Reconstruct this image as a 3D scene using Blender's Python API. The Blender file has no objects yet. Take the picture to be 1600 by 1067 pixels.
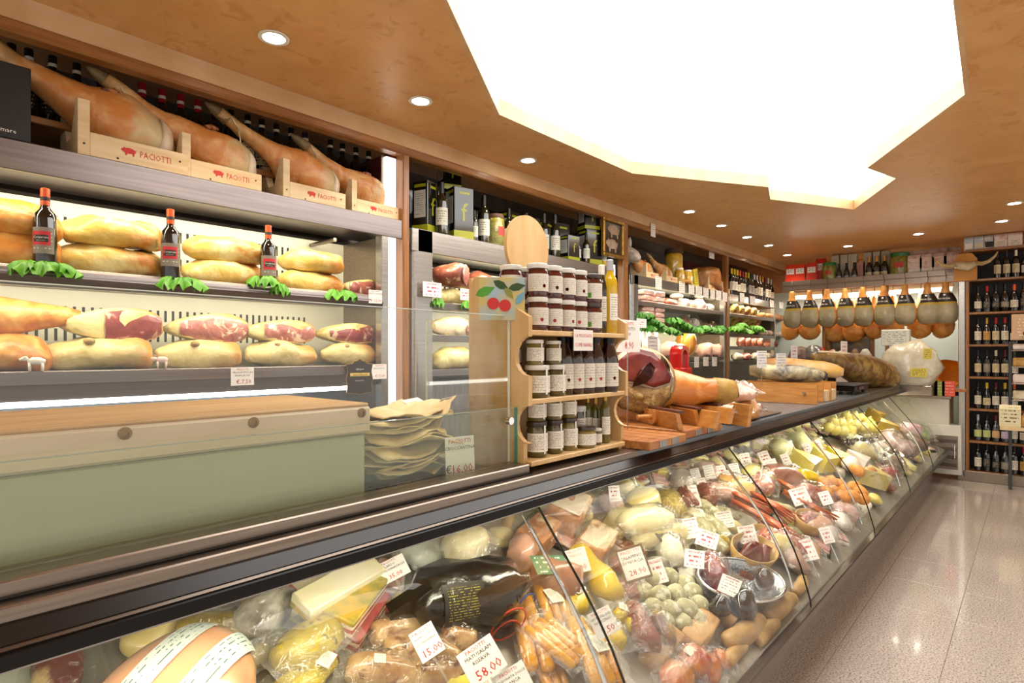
import bpy, bmesh, math, random
from mathutils import Vector, Matrix, noise
from mathutils.geometry import tessellate_polygon
R = random.Random(7)
PI = math.pi
scene = bpy.context.scene
C = scene.collection

# ---------------------------------------------------------------- camera, world, light, exposure
EYE = 1.45; FPX = 925.0; HOR = 550.0; TH = math.atan(815.0 / FPX)
CS, SN = math.cos(TH), math.sin(TH)
cam_d = bpy.data.cameras.new('camera'); cam = bpy.data.objects.new('camera', cam_d); C.objects.link(cam)
cam.location = (0, 0, EYE); cam.rotation_euler = (PI / 2, 0, TH)
cam_d.sensor_width = 36; cam_d.lens = 36 * FPX / 1600; cam_d.shift_y = (HOR - 533.5) / 1600
cam_d.clip_start = 0.05; cam_d.clip_end = 60
scene.camera = cam
vs = scene.view_settings
vs.view_transform = 'Standard'; vs.look = 'None'; vs.gamma = 1.0; vs.use_curve_mapping = False
vs.exposure = 0.22
scene.cycles.transparent_max_bounces = 20
scene.cycles.adaptive_threshold = 0.018
scene.cycles.max_bounces = 5; scene.cycles.diffuse_bounces = 3; scene.cycles.glossy_bounces = 3
scene.cycles.sample_clamp_indirect = 6.0
world = bpy.data.worlds.new('world'); scene.world = world; world.use_nodes = True
WB = world.node_tree.nodes['Background']
WB.inputs[0].default_value = (1.0, 0.94, 0.86, 1); WB.inputs[1].default_value = 0.95
PANEL_STRENGTH = 4.2      # luminous ceiling panel
CASE_W = 4.2             # each tube of the display counter
SHELF_W = 4.0             # shelf lights per metre

def area(name, loc, sx, sy, w, rot=(0, 0, 0), col=(1, 0.93, 0.8)):
    l = bpy.data.lights.new(name, 'AREA'); l.shape = 'RECTANGLE'; l.size = sx; l.size_y = sy; l.energy = w; l.color = col
    o = bpy.data.objects.new(name, l); C.objects.link(o); o.location = loc; o.rotation_euler = rot
    return o

# ---------------------------------------------------------------- pixel of the photograph -> point on a plane of the place
def ray(px, py):
    a = (px - 800) / FPX; b = -(py - HOR) / FPX
    return Vector((-SN + a * CS, CS + a * SN, b))
def on_x(px, py, X):
    d = ray(px, py); t = X / d.x; return Vector((X, t * d.y, EYE + t * d.z))
def on_y(px, py, Y):
    d = ray(px, py); t = Y / d.y; return Vector((t * d.x, Y, EYE + t * d.z))
def on_z(px, py, Z):
    d = ray(px, py); t = (Z - EYE) / d.z; return Vector((t * d.x, t * d.y, Z))
DECK_A, DECK_S = 0.022, 0.42
def on_deck(px, py, off=0.0):
    d = ray(px, py); t = (DECK_A + off - EYE) / (d.z + DECK_S * d.x); return Vector((t * d.x, t * d.y, EYE + t * d.z))
def ppm(p):                    # photograph pixels per metre at a point
    return FPX / (p.y * CS - p.x * SN)

# ---------------------------------------------------------------- materials
MATS = {}
def M(name, c1, c2=None, rough=0.5, metal=0.0, scale=6.0, bump=0.0, bscale=None, stretch=(1, 1, 1), coat=0.0, emit=0.0,
      lo=0.35, hi=0.65, c3=None, scale3=30.0, t3=0.6, spec=0.5, sss=0.0, wob=0.0, detail=4.0, rvar=0.0):
    if name in MATS: return MATS[name]
    m = bpy.data.materials.new(name); m.use_nodes = True; nt = m.node_tree; N = nt.nodes; L = nt.links
    b = N['Principled BSDF']
    b.inputs['Base Color'].default_value = (*c1, 1); b.inputs['Roughness'].default_value = rough
    b.inputs['Metallic'].default_value = metal; b.inputs['Coat Weight'].default_value = coat
    b.inputs['Coat Roughness'].default_value = 0.08; b.inputs['Specular IOR Level'].default_value = spec
    if sss:
        b.inputs['Subsurface Weight'].default_value = sss; b.inputs['Subsurface Radius'].default_value = (0.02, 0.01, 0.006)
    if emit:
        b.inputs['Emission Color'].default_value = (*c1, 1); b.inputs['Emission Strength'].default_value = emit
    if c2 is not None or bump:
        tc = N.new('ShaderNodeTexCoord'); mp = N.new('ShaderNodeMapping'); mp.inputs['Scale'].default_value = stretch
        L.new(tc.outputs['Object'], mp.inputs[0])
        oi = N.new('ShaderNodeObjectInfo'); mu = N.new('ShaderNodeMath'); mu.operation = 'MULTIPLY'; mu.inputs[1].default_value = 40
        L.new(oi.outputs['Random'], mu.inputs[0])
        def nz(sc, dt=detail):
            n = N.new('ShaderNodeTexNoise'); n.noise_dimensions = '4D'; n.inputs['Scale'].default_value = sc; n.inputs['Detail'].default_value = dt
            n.inputs['Distortion'].default_value = wob
            L.new(mp.outputs[0], n.inputs['Vector']); L.new(mu.outputs[0], n.inputs['W']); return n
        if c2 is not None:
            n = nz(scale); cr = N.new('ShaderNodeValToRGB'); e = cr.color_ramp.elements
            e[0].position = lo; e[1].position = hi; e[0].color = (*c1, 1); e[1].color = (*c2, 1)
            L.new(n.outputs['Fac'], cr.inputs[0]); out = cr.outputs[0]
            if c3 is not None:
                n3 = nz(scale3); r3 = N.new('ShaderNodeValToRGB'); r3.color_ramp.elements[0].position = t3; r3.color_ramp.elements[1].position = min(1, t3 + 0.08)
                mx = N.new('ShaderNodeMix'); mx.data_type = 'RGBA'; L.new(n3.outputs['Fac'], r3.inputs[0]); L.new(r3.outputs[0], mx.inputs[0])
                L.new(out, mx.inputs[6]); mx.inputs[7].default_value = (*c3, 1); out = mx.outputs[2]
            L.new(out, b.inputs['Base Color'])
            if rvar:
                mr = N.new('ShaderNodeMapRange'); mr.inputs[3].default_value = rough - rvar; mr.inputs[4].default_value = rough + rvar
                L.new(n.outputs['Fac'], mr.inputs[0]); L.new(mr.outputs[0], b.inputs['Roughness'])
        if bump:
            nb = nz(bscale or scale * 3); bp = N.new('ShaderNodeBump'); bp.inputs['Strength'].default_value = bump; bp.inputs['Distance'].default_value = 0.01
            L.new(nb.outputs['Fac'], bp.inputs['Height']); L.new(bp.outputs[0], b.inputs['Normal'])
    MATS[name] = m; return m

def clear(name, tint=(0.95, 0.97, 0.95), gloss=0.12, rough=0.03, bump=0.0, bscale=30, haze=0.0, hcol=(0.9, 0.9, 0.85), graze=0.7):
    """clear sheet: transparent with a mirror share that grows at grazing angles, optional milky share"""
    if name in MATS: return MATS[name]
    m = bpy.data.materials.new(name); m.use_nodes = True; nt = m.node_tree; N = nt.nodes; L = nt.links
    for n in list(N):
        if n.type == 'BSDF_PRINCIPLED': N.remove(n)
    tr = N.new('ShaderNodeBsdfTransparent'); tr.inputs[0].default_value = (*tint, 1)
    gl = N.new('ShaderNodeBsdfGlossy'); gl.inputs['Roughness'].default_value = rough; gl.inputs[0].default_value = (1, 1, 1, 1)
    fr = N.new('ShaderNodeLayerWeight'); fr.inputs[0].default_value = 0.5
    pw = N.new('ShaderNodeMath'); pw.operation = 'POWER'; pw.inputs[1].default_value = 4.5; L.new(fr.outputs['Facing'], pw.inputs[0])
    ad = N.new('ShaderNodeMath'); ad.operation = 'MULTIPLY_ADD'; ad.inputs[1].default_value = graze; ad.inputs[2].default_value = 0.02 + gloss * 0.25
    ad.use_clamp = True
    mx = N.new('ShaderNodeMixShader'); L.new(pw.outputs[0], ad.inputs[0]); L.new(ad.outputs[0], mx.inputs[0])
    base = tr.outputs[0]
    if haze:
        df = N.new('ShaderNodeBsdfDiffuse'); df.inputs[0].default_value = (*hcol, 1); m2 = N.new('ShaderNodeMixShader'); m2.inputs[0].default_value = haze
        L.new(tr.outputs[0], m2.inputs[1]); L.new(df.outputs[0], m2.inputs[2]); base = m2.outputs[0]
    L.new(base, mx.inputs[1]); L.new(gl.outputs[0], mx.inputs[2])
    if bump:
        tc = N.new('ShaderNodeTexCoord'); n = N.new('ShaderNodeTexNoise'); n.inputs['Scale'].default_value = bscale; n.inputs['Detail'].default_value = 3
        n.inputs['Distortion'].default_value = 1.2
        L.new(tc.outputs['Object'], n.inputs['Vector']); bp = N.new('ShaderNodeBump'); bp.inputs['Strength'].default_value = bump; bp.inputs['Distance'].default_value = 0.02
        L.new(n.outputs['Fac'], bp.inputs['Height']); L.new(bp.outputs[0], gl.inputs['Normal'])
    L.new(mx.outputs[0], N['Material Output'].inputs[0])
    MATS[name] = m; return m

def print_mat(name, paper, ink, lines=6, fill=0.62, chars=14.0, rough=0.5, margin=0.1):
    """flat print too small to read: broken ink lines on paper, laid out in the label's own UV"""
    if name in MATS: return MATS[name]
    m = bpy.data.materials.new(name); m.use_nodes = True; nt = m.node_tree; N = nt.nodes; L = nt.links
    b = N['Principled BSDF']; b.inputs['Roughness'].default_value = rough
    uv = N.new('ShaderNodeTexCoord'); sp = N.new('ShaderNodeSeparateXYZ'); L.new(uv.outputs['UV'], sp.inputs[0])
    def mth(op, a, bb=None, cc=None):
        n = N.new('ShaderNodeMath'); n.operation = op
        for i, v in enumerate((a, bb, cc)):
            if v is None: continue
            if isinstance(v, (int, float)): n.inputs[i].default_value = v
            else: L.new(v, n.inputs[i])
        return n.outputs[0]
    v = mth('MULTIPLY', sp.outputs[1], lines); fl = mth('FLOOR', v); fv = mth('FRACT', v)
    band = mth('MULTIPLY', mth('GREATER_THAN', fv, 0.3), mth('LESS_THAN', fv, 0.3 + fill * 0.7))
    cm = N.new('ShaderNodeCombineXYZ'); L.new(mth('MULTIPLY', sp.outputs[0], chars), cm.inputs[0]); L.new(mth('MULTIPLY', fl, 7.3), cm.inputs[1])
    nz = N.new('ShaderNodeTexNoise'); nz.inputs['Scale'].default_value = 1.0; nz.inputs['Detail'].default_value = 2; L.new(cm.outputs[0], nz.inputs['Vector'])
    on = mth('MULTIPLY', band, mth('GREATER_THAN', nz.outputs['Fac'], 0.5))
    du = mth('ABSOLUTE', mth('SUBTRACT', sp.outputs[0], 0.5)); dv = mth('ABSOLUTE', mth('SUBTRACT', sp.outputs[1], 0.5))
    on = mth('MULTIPLY', on, mth('MULTIPLY', mth('LESS_THAN', du, 0.5 - margin), mth('LESS_THAN', dv, 0.5 - margin)))
    mx = N.new('ShaderNodeMix'); mx.data_type = 'RGBA'; L.new(on, mx.inputs[0]); mx.inputs[6].default_value = (*paper, 1); mx.inputs[7].default_value = (*ink, 1)
    L.new(mx.outputs[2], b.inputs['Base Color']); MATS[name] = m; return m

def hx(h):
    h = h.lstrip('#'); f = lambda v: v / 12.92 if v <= 0.04045 else ((v + 0.055) / 1.055) ** 2.4
    return tuple(f(int(h[i:i + 2], 16) / 255) for i in (0, 2, 4))

steel = M('brushed_steel', hx('9b8d80'), hx('887a6e'), rough=0.3, metal=0.9, scale=3, stretch=(40, 1, 40), bump=0.03, bscale=40)
steel_b = M('bright_steel', hx('b4b1ac'), hx('a4a19c'), rough=0.24, metal=0.85, scale=3, stretch=(30, 1, 30))
steel_d = M('dark_steel', hx('6b6158'), rough=0.3, metal=0.9)
chrome = M('chrome', (0.85, 0.85, 0.85), rough=0.08, metal=1.0)
black = M('black_plastic', hx('0c0806'), rough=0.3, spec=0.25)
dark_grey = M('dark_grey', hx('3a3c40'), rough=0.35)
white_en = M('white_enamel', hx('f1efe0'), rough=0.35)
cream = M('cream_plaster', hx('d8b489'), hx('c9a172'), rough=0.55, scale=5, bump=0.05)
orange_pl = M('orange_plaster', hx('d69d60'), hx('dfab6e'), rough=0.36, scale=3.2, bump=0.1, bscale=14, c3=hx('cf9556'), scale3=9, t3=0.56, wob=1.5, rvar=0.08)
peach = M('peach_plaster', hx('e0a274'), hx('d4935f'), rough=0.6, scale=4)
wood = M('cherry_wood', hx('a06a34'), hx('7f4d20'), rough=0.35, scale=4, stretch=(14, 1, 14), coat=0.2)
wood_v = M('cherry_wood_upright', hx('a06a34'), hx('7f4d20'), rough=0.35, scale=4, stretch=(14, 14, 1), coat=0.2)
pine = M('pale_pine', hx('e8cfa6'), hx('d9b988'), rough=0.55, scale=3, stretch=(1.5, 9, 16), c3=hx('b98a55'), scale3=7, t3=0.72)
birch = M('birch_ply', hx('dfbb85'), hx('cfa468'), rough=0.42, scale=3, stretch=(5, 5, 1.2), coat=0.15)
beech = M('oiled_beech', hx('c98b45'), hx('b07232'), rough=0.35, scale=4, stretch=(2, 12, 14), coat=0.25)
board_w = M('cutting_board', hx('c08144'), hx('9a5a28'), rough=0.4, scale=4, stretch=(14, 2, 8), coat=0.2)
dark_lam = M('dark_laminate', hx('3c3430'), hx('4a423c'), rough=0.12, scale=3, stretch=(4, 4, 0.6), coat=0.5)
maroon = M('maroon_panel', hx('5a1d18'), rough=0.5)
grey_stone = M('stone_plinth', hx('a89c90'), hx('8d8278'), rough=0.3, scale=60)
panel_lit = M('luminous_panel', (1.0, 0.985, 0.96), emit=PANEL_STRENGTH)
lamp_lit = M('lamp_glow', (1.0, 0.93, 0.78), emit=22)
tube_lit = M('tube_glow', (1.0, 0.97, 0.88), emit=9)
strip_lit = M('light_strip', (1.0, 0.98, 0.93), emit=1.7)
pane = clear('clear_pane', (0.975, 0.985, 0.975), gloss=0.05)
case_glass = clear('case_glass', (0.98, 0.988, 0.98), gloss=0.0, graze=0.4)
pane_g = clear('green_pane', (0.95, 0.968, 0.92), gloss=0.02, haze=0.012, hcol=(0.55, 0.6, 0.45))
teal = M('glass_edge', hx('5da897'), rough=0.1, coat=0.8)
film = clear('plastic_film', (0.97, 0.97, 0.96), gloss=0.08, rough=0.06, bump=0.6, bscale=26, haze=0.02)
film_m = clear('milky_film', (0.96, 0.96, 0.94), gloss=0.12, rough=0.07, bump=0.7, bscale=22, haze=0.10)
card_w = M('white_card', hx('f3ede6'), rough=0.45)
ink_k = M('black_ink', hx('2a2524'), rough=0.6)
ink_r = M('red_ink', hx('c8302a'), rough=0.6)
ink_y = M('yellow_ink', hx('d8cf4e'), rough=0.5)
ink_p = M('pink_ink', hx('c9546a'), rough=0.6)
bottle_g = M('dark_bottle_glass', hx('0e0c0a'), rough=0.06, coat=1.0)
green_g = M('olive_bottle_glass', hx('191a0a'), rough=0.06, coat=1.0)
leafm = M('lettuce_green', hx('4c9418'), hx('70b82a'), rough=0.4, scale=12, sss=0.15)
leafd = M('leaf_green', hx('2f7018'), hx('4f9a26'), rough=0.4, scale=10)

# ---------------------------------------------------------------- mesh builder
def fit_uv(me):
    """UV from the two largest local extents (u across, v up) for flat printed pieces"""
    uv = me.uv_layers.new(name='uv'); xs = [v.co for v in me.vertices]
    lo = [min(p[i] for p in xs) for i in range(3)]; hi = [max(p[i] for p in xs) for i in range(3)]
    e = [hi[i] - lo[i] for i in range(3)]; ax = sorted(range(3), key=lambda i: e[i])[1:]; ax.sort()
    a, b = ax
    for lp in me.loops:
        p = me.vertices[lp.vertex_index].co
        uv.data[lp.index].uv = ((p[a] - lo[a]) / max(e[a], 1e-6), (p[b] - lo[b]) / max(e[b], 1e-6))

class MB:
    def __init__(s): s.v = []; s.f = []; s.uv = None
    def add(s, vs, fs):
        o = len(s.v); s.v += [tuple(p) for p in vs]; s.f += [tuple(i + o for i in f) for f in fs]; return s
    def box(s, x0, x1, y0, y1, z0, z1):
        return s.add([(x0, y0, z0), (x1, y0, z0), (x1, y1, z0), (x0, y1, z0), (x0, y0, z1), (x1, y0, z1), (x1, y1, z1), (x0, y1, z1)],
                     [(3, 2, 1, 0), (4, 5, 6, 7), (0, 1, 5, 4), (1, 2, 6, 5), (2, 3, 7, 6), (3, 0, 4, 7)])
    def bbox(s, x0, x1, y0, y1, z0, z1, b=0.004):
        """box with chamfered edges"""
        bm = bmesh.new(); bmesh.ops.create_cube(bm, size=1.0)
        for v in bm.verts: v.co = Vector((x0 + (v.co.x + .5) * (x1 - x0), y0 + (v.co.y + .5) * (y1 - y0), z0 + (v.co.z + .5) * (z1 - z0)))
        bmesh.ops.bevel(bm, geom=bm.edges[:], offset=b, segments=1, profile=0.5, affect='EDGES')
        s.addbm(bm); bm.free(); return s
    def addbm(s, bm):
        bm.verts.index_update(); return s.add([v.co for v in bm.verts], [[v.index for v in f.verts] for f in bm.faces])
    def lathe(s, prof, n=16, org=(0, 0, 0), a0=0.0, a1=2 * PI):
        full = abs(a1 - a0 - 2 * PI) < 1e-6; m = n if full else n + 1; o = len(s.v); ox, oy, oz = org
        for r, z in prof:
            for k in range(m):
                a = a0 + (a1 - a0) * k / n; s.v.append((ox + r * math.cos(a), oy + r * math.sin(a), oz + z))
        for i in range(len(prof) - 1):
            for k in range(n):
                k2 = (k + 1) % m
                s.f.append((o + i * m + k, o + i * m + k2, o + (i + 1) * m + k2, o + (i + 1) * m + k))
        if full:
            if prof[0][0] > 1e-5: s.f.append(tuple(o + k for k in range(m))[::-1])
            if prof[-1][0] > 1e-5: s.f.append(tuple(o + (len(prof) - 1) * m + k for k in range(m)))
        return s
    def loft(s, rings, cap=True, close=True):
        n = len(rings[0]); o = len(s.v)
        for r in rings: s.v += [tuple(p) for p in r]
        for i in range(len(rings) - 1):
            for k in range(n if close else n - 1):
                k2 = (k + 1) % n
                s.f.append((o + i * n + k, o + i * n + k2, o + (i + 1) * n + k2, o + (i + 1) * n + k))
        if cap and close:
            s.f.append(tuple(o + k for k in range(n))[::-1]); s.f.append(tuple(o + (len(rings) - 1) * n + k for k in range(n)))
        return s
    def tube(s, pts, rad, n=8, cap=True, flat=1.0):
        pts = [Vector(p) for p in pts]
        if not hasattr(rad, '__len__'): rad = [rad] * len(pts)
        rings = []; up = Vector((0, 0, 1))
        for i, p in enumerate(pts):
            t = (pts[min(i + 1, len(pts) - 1)] - pts[max(i - 1, 0)]).normalized()
            u = t.cross(up)
            if u.length < 0.05: u = t.cross(Vector((0, 1, 0)))
            u.normalize(); w = u.cross(t)
            rings.append([p + u * (rad[i] * math.cos(a)) + w * (rad[i] * flat * math.sin(a)) for a in [2 * PI * k / n for k in range(n)]])
        return s.loft(rings, cap)
    def prism(s, poly, axis, a, b):
        """extrude a 2-D polygon along an axis; poly coords are the other two axes in order"""
        def mk(p, t):
            q = list(p); q.insert(axis, t); return q
        n = len(poly); o = len(s.v)
        s.v += [tuple(mk(p, a)) for p in poly] + [tuple(mk(p, b)) for p in poly]
        tris = tessellate_polygon([[Vector((p[0], p[1], 0)) for p in poly]])
        for t in tris: s.f.append(tuple(o + i for i in t)); s.f.append(tuple(o + n + i for i in t[::-1]))
        for k in range(n):
            k2 = (k + 1) % n; s.f.append((o + k, o + k2, o + n + k2, o + n + k))
        return s
    def ball(s, c, rx, ry=None, rz=None, n=12, m=8):
        ry = ry or rx; rz = rz or rx; rings = []
        for i in range(m + 1):
            t = PI * i / m; r = max(math.sin(t), 0.02)
            rings.append([(c[0] + rx * r * math.cos(2 * PI * k / n), c[1] + ry * r * math.sin(2 * PI * k / n), c[2] - rz * math.cos(t)) for k in range(n)])
        return s.loft(rings)
    def mesh(s, name, mat=None, smooth=False, uv=False, rough=0.0, rsc=8.0, seed=0, angle=0.7):
        me = bpy.data.meshes.new(name)
        vs_ = s.v
        if rough:
            out = []
            for p in vs_:
                q = Vector(p); d = noise.noise_vector(q * rsc + Vector((seed * 3.1, seed * 1.7, seed))) * rough
                out.append(q + d)
            vs_ = out
        me.from_pydata(vs_, [], s.f); me.validate(clean_customdata=False)
        bm = bmesh.new(); bm.from_mesh(me); bmesh.ops.recalc_face_normals(bm, faces=bm.faces[:]); bm.to_mesh(me); bm.free()
        if mat is not None: me.materials.append(mat)
        if smooth:
            me.shade_smooth()
            if smooth != 'all': me.set_sharp_from_angle(angle=angle)
        if uv: fit_uv(me)
        return me
    def build(s, name, mat, parent=None, smooth=False, uv=False, **k):
        return link(name, s.mesh(name, mat, smooth, uv, **k), parent)

def link(name, me, parent=None, loc=None, rot=None, mat=None):
    o = bpy.data.objects.new(name, me); C.objects.link(o)
    if parent is not None: o.parent = parent
    if loc is not None: o.location = loc
    if rot is not None: o.rotation_euler = rot
    if mat is not None:
        o.material_slots[0].link = 'OBJECT'; o.material_slots[0].material = mat
    return o
USED = {}
def tag(o, label, cat, group=None):
    USED[label] = USED.get(label, 0) + 1
    o['label'] = label; o['category'] = cat
    if group: o['group'] = group
    return o
def thing(name, label, cat, loc=(0, 0, 0), rz=0.0, group=None, rot=None, scale=None):
    o = bpy.data.objects.new(name, None); C.objects.link(o); o.empty_display_size = 0.05
    o.location = loc; o.rotation_euler = rot if rot is not None else (0, 0, rz)
    if scale is not None: o.scale = (scale, scale, scale) if not hasattr(scale, '__len__') else scale
    return tag(o, label, cat, group)
def struct(name, mb, mat, smooth=False, **k):
    o = mb.build(name, mat, None, smooth, **k); o['kind'] = 'structure'; return o
ORD = ['first', 'second', 'third', 'fourth', 'fifth', 'sixth', 'seventh', 'eighth', 'ninth', 'tenth', 'eleventh', 'twelfth', 'thirteenth', 'fourteenth',
       'fifteenth', 'sixteenth', 'seventeenth', 'eighteenth', 'nineteenth', 'twentieth', 'twenty-first', 'twenty-second', 'twenty-third', 'twenty-fourth']
WALL = PI / 2          # things along the long wall: local x runs away from the camera, local -y faces the shop

# lettering: flat text meshes, cached
_TX = {}
def text_mesh(txt, size, mat, wide=1.0):
    k = (txt, round(size, 4), mat.name, wide)
    if k in _TX: return _TX[k]
    cu = bpy.data.curves.new('lettering', 'FONT'); cu.body = txt; cu.size = size; cu.align_x = 'CENTER'; cu.align_y = 'CENTER'; cu.resolution_u = 1
    cu.space_line = 0.9
    ob = bpy.data.objects.new('lettering', cu); C.objects.link(ob)
    dg = bpy.context.evaluated_depsgraph_get(); me = bpy.data.meshes.new_from_object(ob.evaluated_get(dg))
    bpy.data.objects.remove(ob); bpy.data.curves.remove(cu)
    for v in me.vertices: v.co = Vector((v.co.x * wide, 0, v.co.y))
    me.materials.clear(); me.materials.append(mat); _TX[k] = me; return me
def write(txt, size, mat, parent, x, y, z, wide=1.0, bold=False, name='lettering'):
    return link(name, text_mesh(txt, size, mat, wide), parent, (x, y, z))
# ---------------------------------------------------------------- floor: granite tiles with recessed joints
def granite():
    m = bpy.data.materials.new('granite'); m.use_nodes = True; nt = m.node_tree; N = nt.nodes; L = nt.links; b = N['Principled BSDF']
    tc = N.new('ShaderNodeTexCoord'); n1 = N.new('ShaderNodeTexNoise'); n1.inputs['Scale'].default_value = 120; n1.inputs['Detail'].default_value = 5
    geo = N.new('ShaderNodeNewGeometry')
    n2 = N.new('ShaderNodeTexVoronoi'); n2.inputs['Scale'].default_value = 260
    L.new(geo.outputs['Position'], n1.inputs['Vector']); L.new(geo.outputs['Position'], n2.inputs['Vector'])
    cr = N.new('ShaderNodeValToRGB'); e = cr.color_ramp.elements
    e[0].position = 0.36; e[0].color = (*hx('857d77'), 1); e[1].position = 0.5; e[1].color = (*hx('c6b9ae'), 1)
    k = e.new(0.66); k.color = (*hx('d0c6bd'), 1)
    L.new(n1.outputs['Fac'], cr.inputs[0])
    r2 = N.new('ShaderNodeValToRGB'); r2.color_ramp.elements[0].color = (*hx('84786f'), 1); r2.color_ramp.elements[1].color = (1, 1, 1, 1); r2.color_ramp.elements[0].position = 0.02; r2.color_ramp.elements[1].position = 0.3
    L.new(n2.outputs['Color'], r2.inputs[0])
    mx = N.new('ShaderNodeMix'); mx.data_type = 'RGBA'; mx.blend_type = 'MULTIPLY'; mx.inputs[0].default_value = 0.55
    L.new(cr.outputs[0], mx.inputs[6]); L.new(r2.outputs[0], mx.inputs[7]); L.new(mx.outputs[2], b.inputs['Base Color'])
    b.inputs['Roughness'].default_value = 0.11; b.inputs['Coat Weight'].default_value = 0.35; b.inputs['Coat Roughness'].default_value = 0.05
    return m
gran = granite()
grout = M('grout', hx('8a7d72'), rough=0.8)
fl = struct('floor', MB().box(-3.4, 2.6, -1.6, 9.6, -0.1, -0.003), grout)
TX, TY = 0.41, 0.485
tile_me = MB().bbox(0.001, TX - 0.001, 0.001, TY - 0.001, -0.02, 0.0, 0.001).mesh('tile', gran)
for i in range(-1, 5):
    for j in range(0, 14):
        link('tile', tile_me, fl, (-0.722 + i * TX, 2.06 + j * TY, 0))
big = MB()
for i in range(-1, 8):
    for j in range(-8, 14):
        if i >= 5 or j < 0: big.box(-0.722 + i * TX + .001, -0.722 + (i + 1) * TX - .001, 2.06 + j * TY + .001, 2.06 + (j + 1) * TY - .001, -0.02, 0)
o = big.build('tile_field', gran, fl); o['kind'] = 'stuff'

# ---------------------------------------------------------------- ceiling with cut-out, lip and luminous panel
CZ = 2.76
HOLE = [(-1.653, 1.48), (-2.231, 2.40), (-2.227, 3.846), (-1.60, 4.875), (-1.714, 5.275), (-1.24, 6.18), (-0.76, 5.27), (-0.87, 4.84), (-0.244, 3.79),
        (-0.206, 2.755), (-0.12, 1.3), (-1.2, 0.75)]
def ceiling_mesh():
    outer = [(-3.4, -1.6), (2.6, -1.6), (2.6, 9.6), (-3.4, 9.6)]
    mb = MB(); pts = outer + HOLE
    tris = tessellate_polygon([[Vector((*p, 0)) for p in outer], [Vector((*p, 0)) for p in HOLE]])
    mb.v = [(p[0], p[1], CZ) for p in pts]; mb.f = [tuple(t) for t in tris]
    return mb
ce = struct('ceiling', ceiling_mesh(), orange_pl)
lip = MB(); n = len(HOLE)
lip.v = [(x, y, CZ) for x, y in HOLE] + [(x, y, CZ + 0.09) for x, y in HOLE]
lip.f = [(k, (k + 1) % n, n + (k + 1) % n, n + k) for k in range(n)]
lipo = lip.build('panel_lip', cream, ce)
so = lipo.modifiers.new('thickness', 'SOLIDIFY'); so.thickness = 0.02
cx = sum(p[0] for p in HOLE) / n; cy = sum(p[1] for p in HOLE) / n
lp = thing('skylight_lamp', 'large white luminous ceiling panel with zigzag outline', 'ceiling light', (cx, cy, CZ + 0.09))
ex = [((x - cx) * 1.06, (y - cy) * 1.06) for x, y in HOLE]
MB().prism(ex, 2, 0.0, 0.02).build('diffuser', panel_lit, lp)
MB().prism([(x * 1.02, y * 1.02) for x, y in ex], 2, 0.022, 0.05).build('housing', white_en, lp)

# recessed downlights
dl_rim = MB().lathe([(0.045, 0), (0.062, 0.0), (0.062, 0.004), (0.045, 0.006)], 20).mesh('rim', white_en, True)
dl_len = MB().lathe([(0.0, 0.0), (0.045, 0.0), (0.045, 0.004), (0.0, 0.004)], 20).mesh('lens', lamp_lit)
DL = [(428, 58), (657, 157), (825, 250), (1077, 330), (1127, 352), (1167, 370), (1201, 383), (1230, 398), (1325, 384), (1435, 365), (1565, 345), (1585, 317)]
DLL = ['round downlight nearest the camera above the hoofed hams', 'round downlight before the zigzag panel corner, above the ham shelf end', 'round downlight over the black oil tins',
       'round downlight above the framed pig picture, first of a short row', 'second downlight of the short row above the packaged meats', 'third downlight of the short row along the long wall',
       'fourth downlight of the short row along the long wall', 'farthest small downlight in the corner by the red packets', 'downlight above the olive jar on the far shelf',
       'downlight above the white packets on the far shelf', 'downlight over the wine rack top near the right edge', 'downlight at the right edge of the picture, nearer than its neighbour']
for (px, py), lb in zip(DL, DLL):
    p = on_z(px, py, CZ)
    t = thing('downlight', lb, 'ceiling light', (p.x, p.y, CZ - 0.006), group='recessed ceiling downlights')
    link('rim', dl_rim, t); link('lens', dl_len, t)
    l = bpy.data.lights.new('downlight_beam', 'SPOT'); l.energy = 24; l.spot_size = 2.0; l.spot_blend = 0.8; l.shadow_soft_size = 0.04; l.color = (1, 0.86, 0.66)
    lo = bpy.data.objects.new('downlight_beam', l); C.objects.link(lo); lo.location = (p.x, p.y, CZ - 0.03)

# ---------------------------------------------------------------- walls
struct('wall_back', MB().box(-3.5, -3.4, -1.6, 9.6, 0, CZ), dark_lam)
wf = struct('wall_far', MB().box(-3.4, 2.6, 9.5, 9.6, 0, CZ), peach)
panel_w = M('pale_panel', hx('d5dccf'), rough=0.4)
MB().box(-3.0, -0.72, 9.485, 9.498, 0.3, 2.35).build('panel', panel_w, wf)
struct('trim_1', MB().box(-2.86, -2.80, -1.6, 9.4, 2.665, CZ), cream)                      # cornice band under the ceiling
struct('trim_2', MB().bbox(-2.86, -2.785, -1.6, 9.4, 2.615, 2.665, 0.008), wood)         # cherry rail
# uprights between the bays with their luminous strips
def upright(ya, yb, n):
    struct('trim_%d' % n, MB().bbox(-2.86, -2.79, ya, yb, 0.1, 2.62, 0.006), wood_v)
upright(2.196, 2.245, 3); upright(4.70, 4.78, 4); upright(7.12, 7.17, 5)
for ya, yb, z0, z1, lb in ((2.118, 2.19, 1.0, 2.60, 'tall bright vertical light strip at the end of the ham shelves'),
                           (4.585, 4.65, 1.0, 2.24, 'tall bright vertical light strip left of the packaged meat fridge')):
    t = thing('light_strip', lb, 'wall light', (-2.86, ya, z0))
    MB().bbox(-0.02, 0.012, 0, yb - ya, 0, z1 - z0, 0.003).build('diffuser', strip_lit, t)
    MB().box(-0.04, -0.021, -0.01, yb - ya + 0.01, -0.01, z1 - z0 + .01).build('housing', steel, t)

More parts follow.
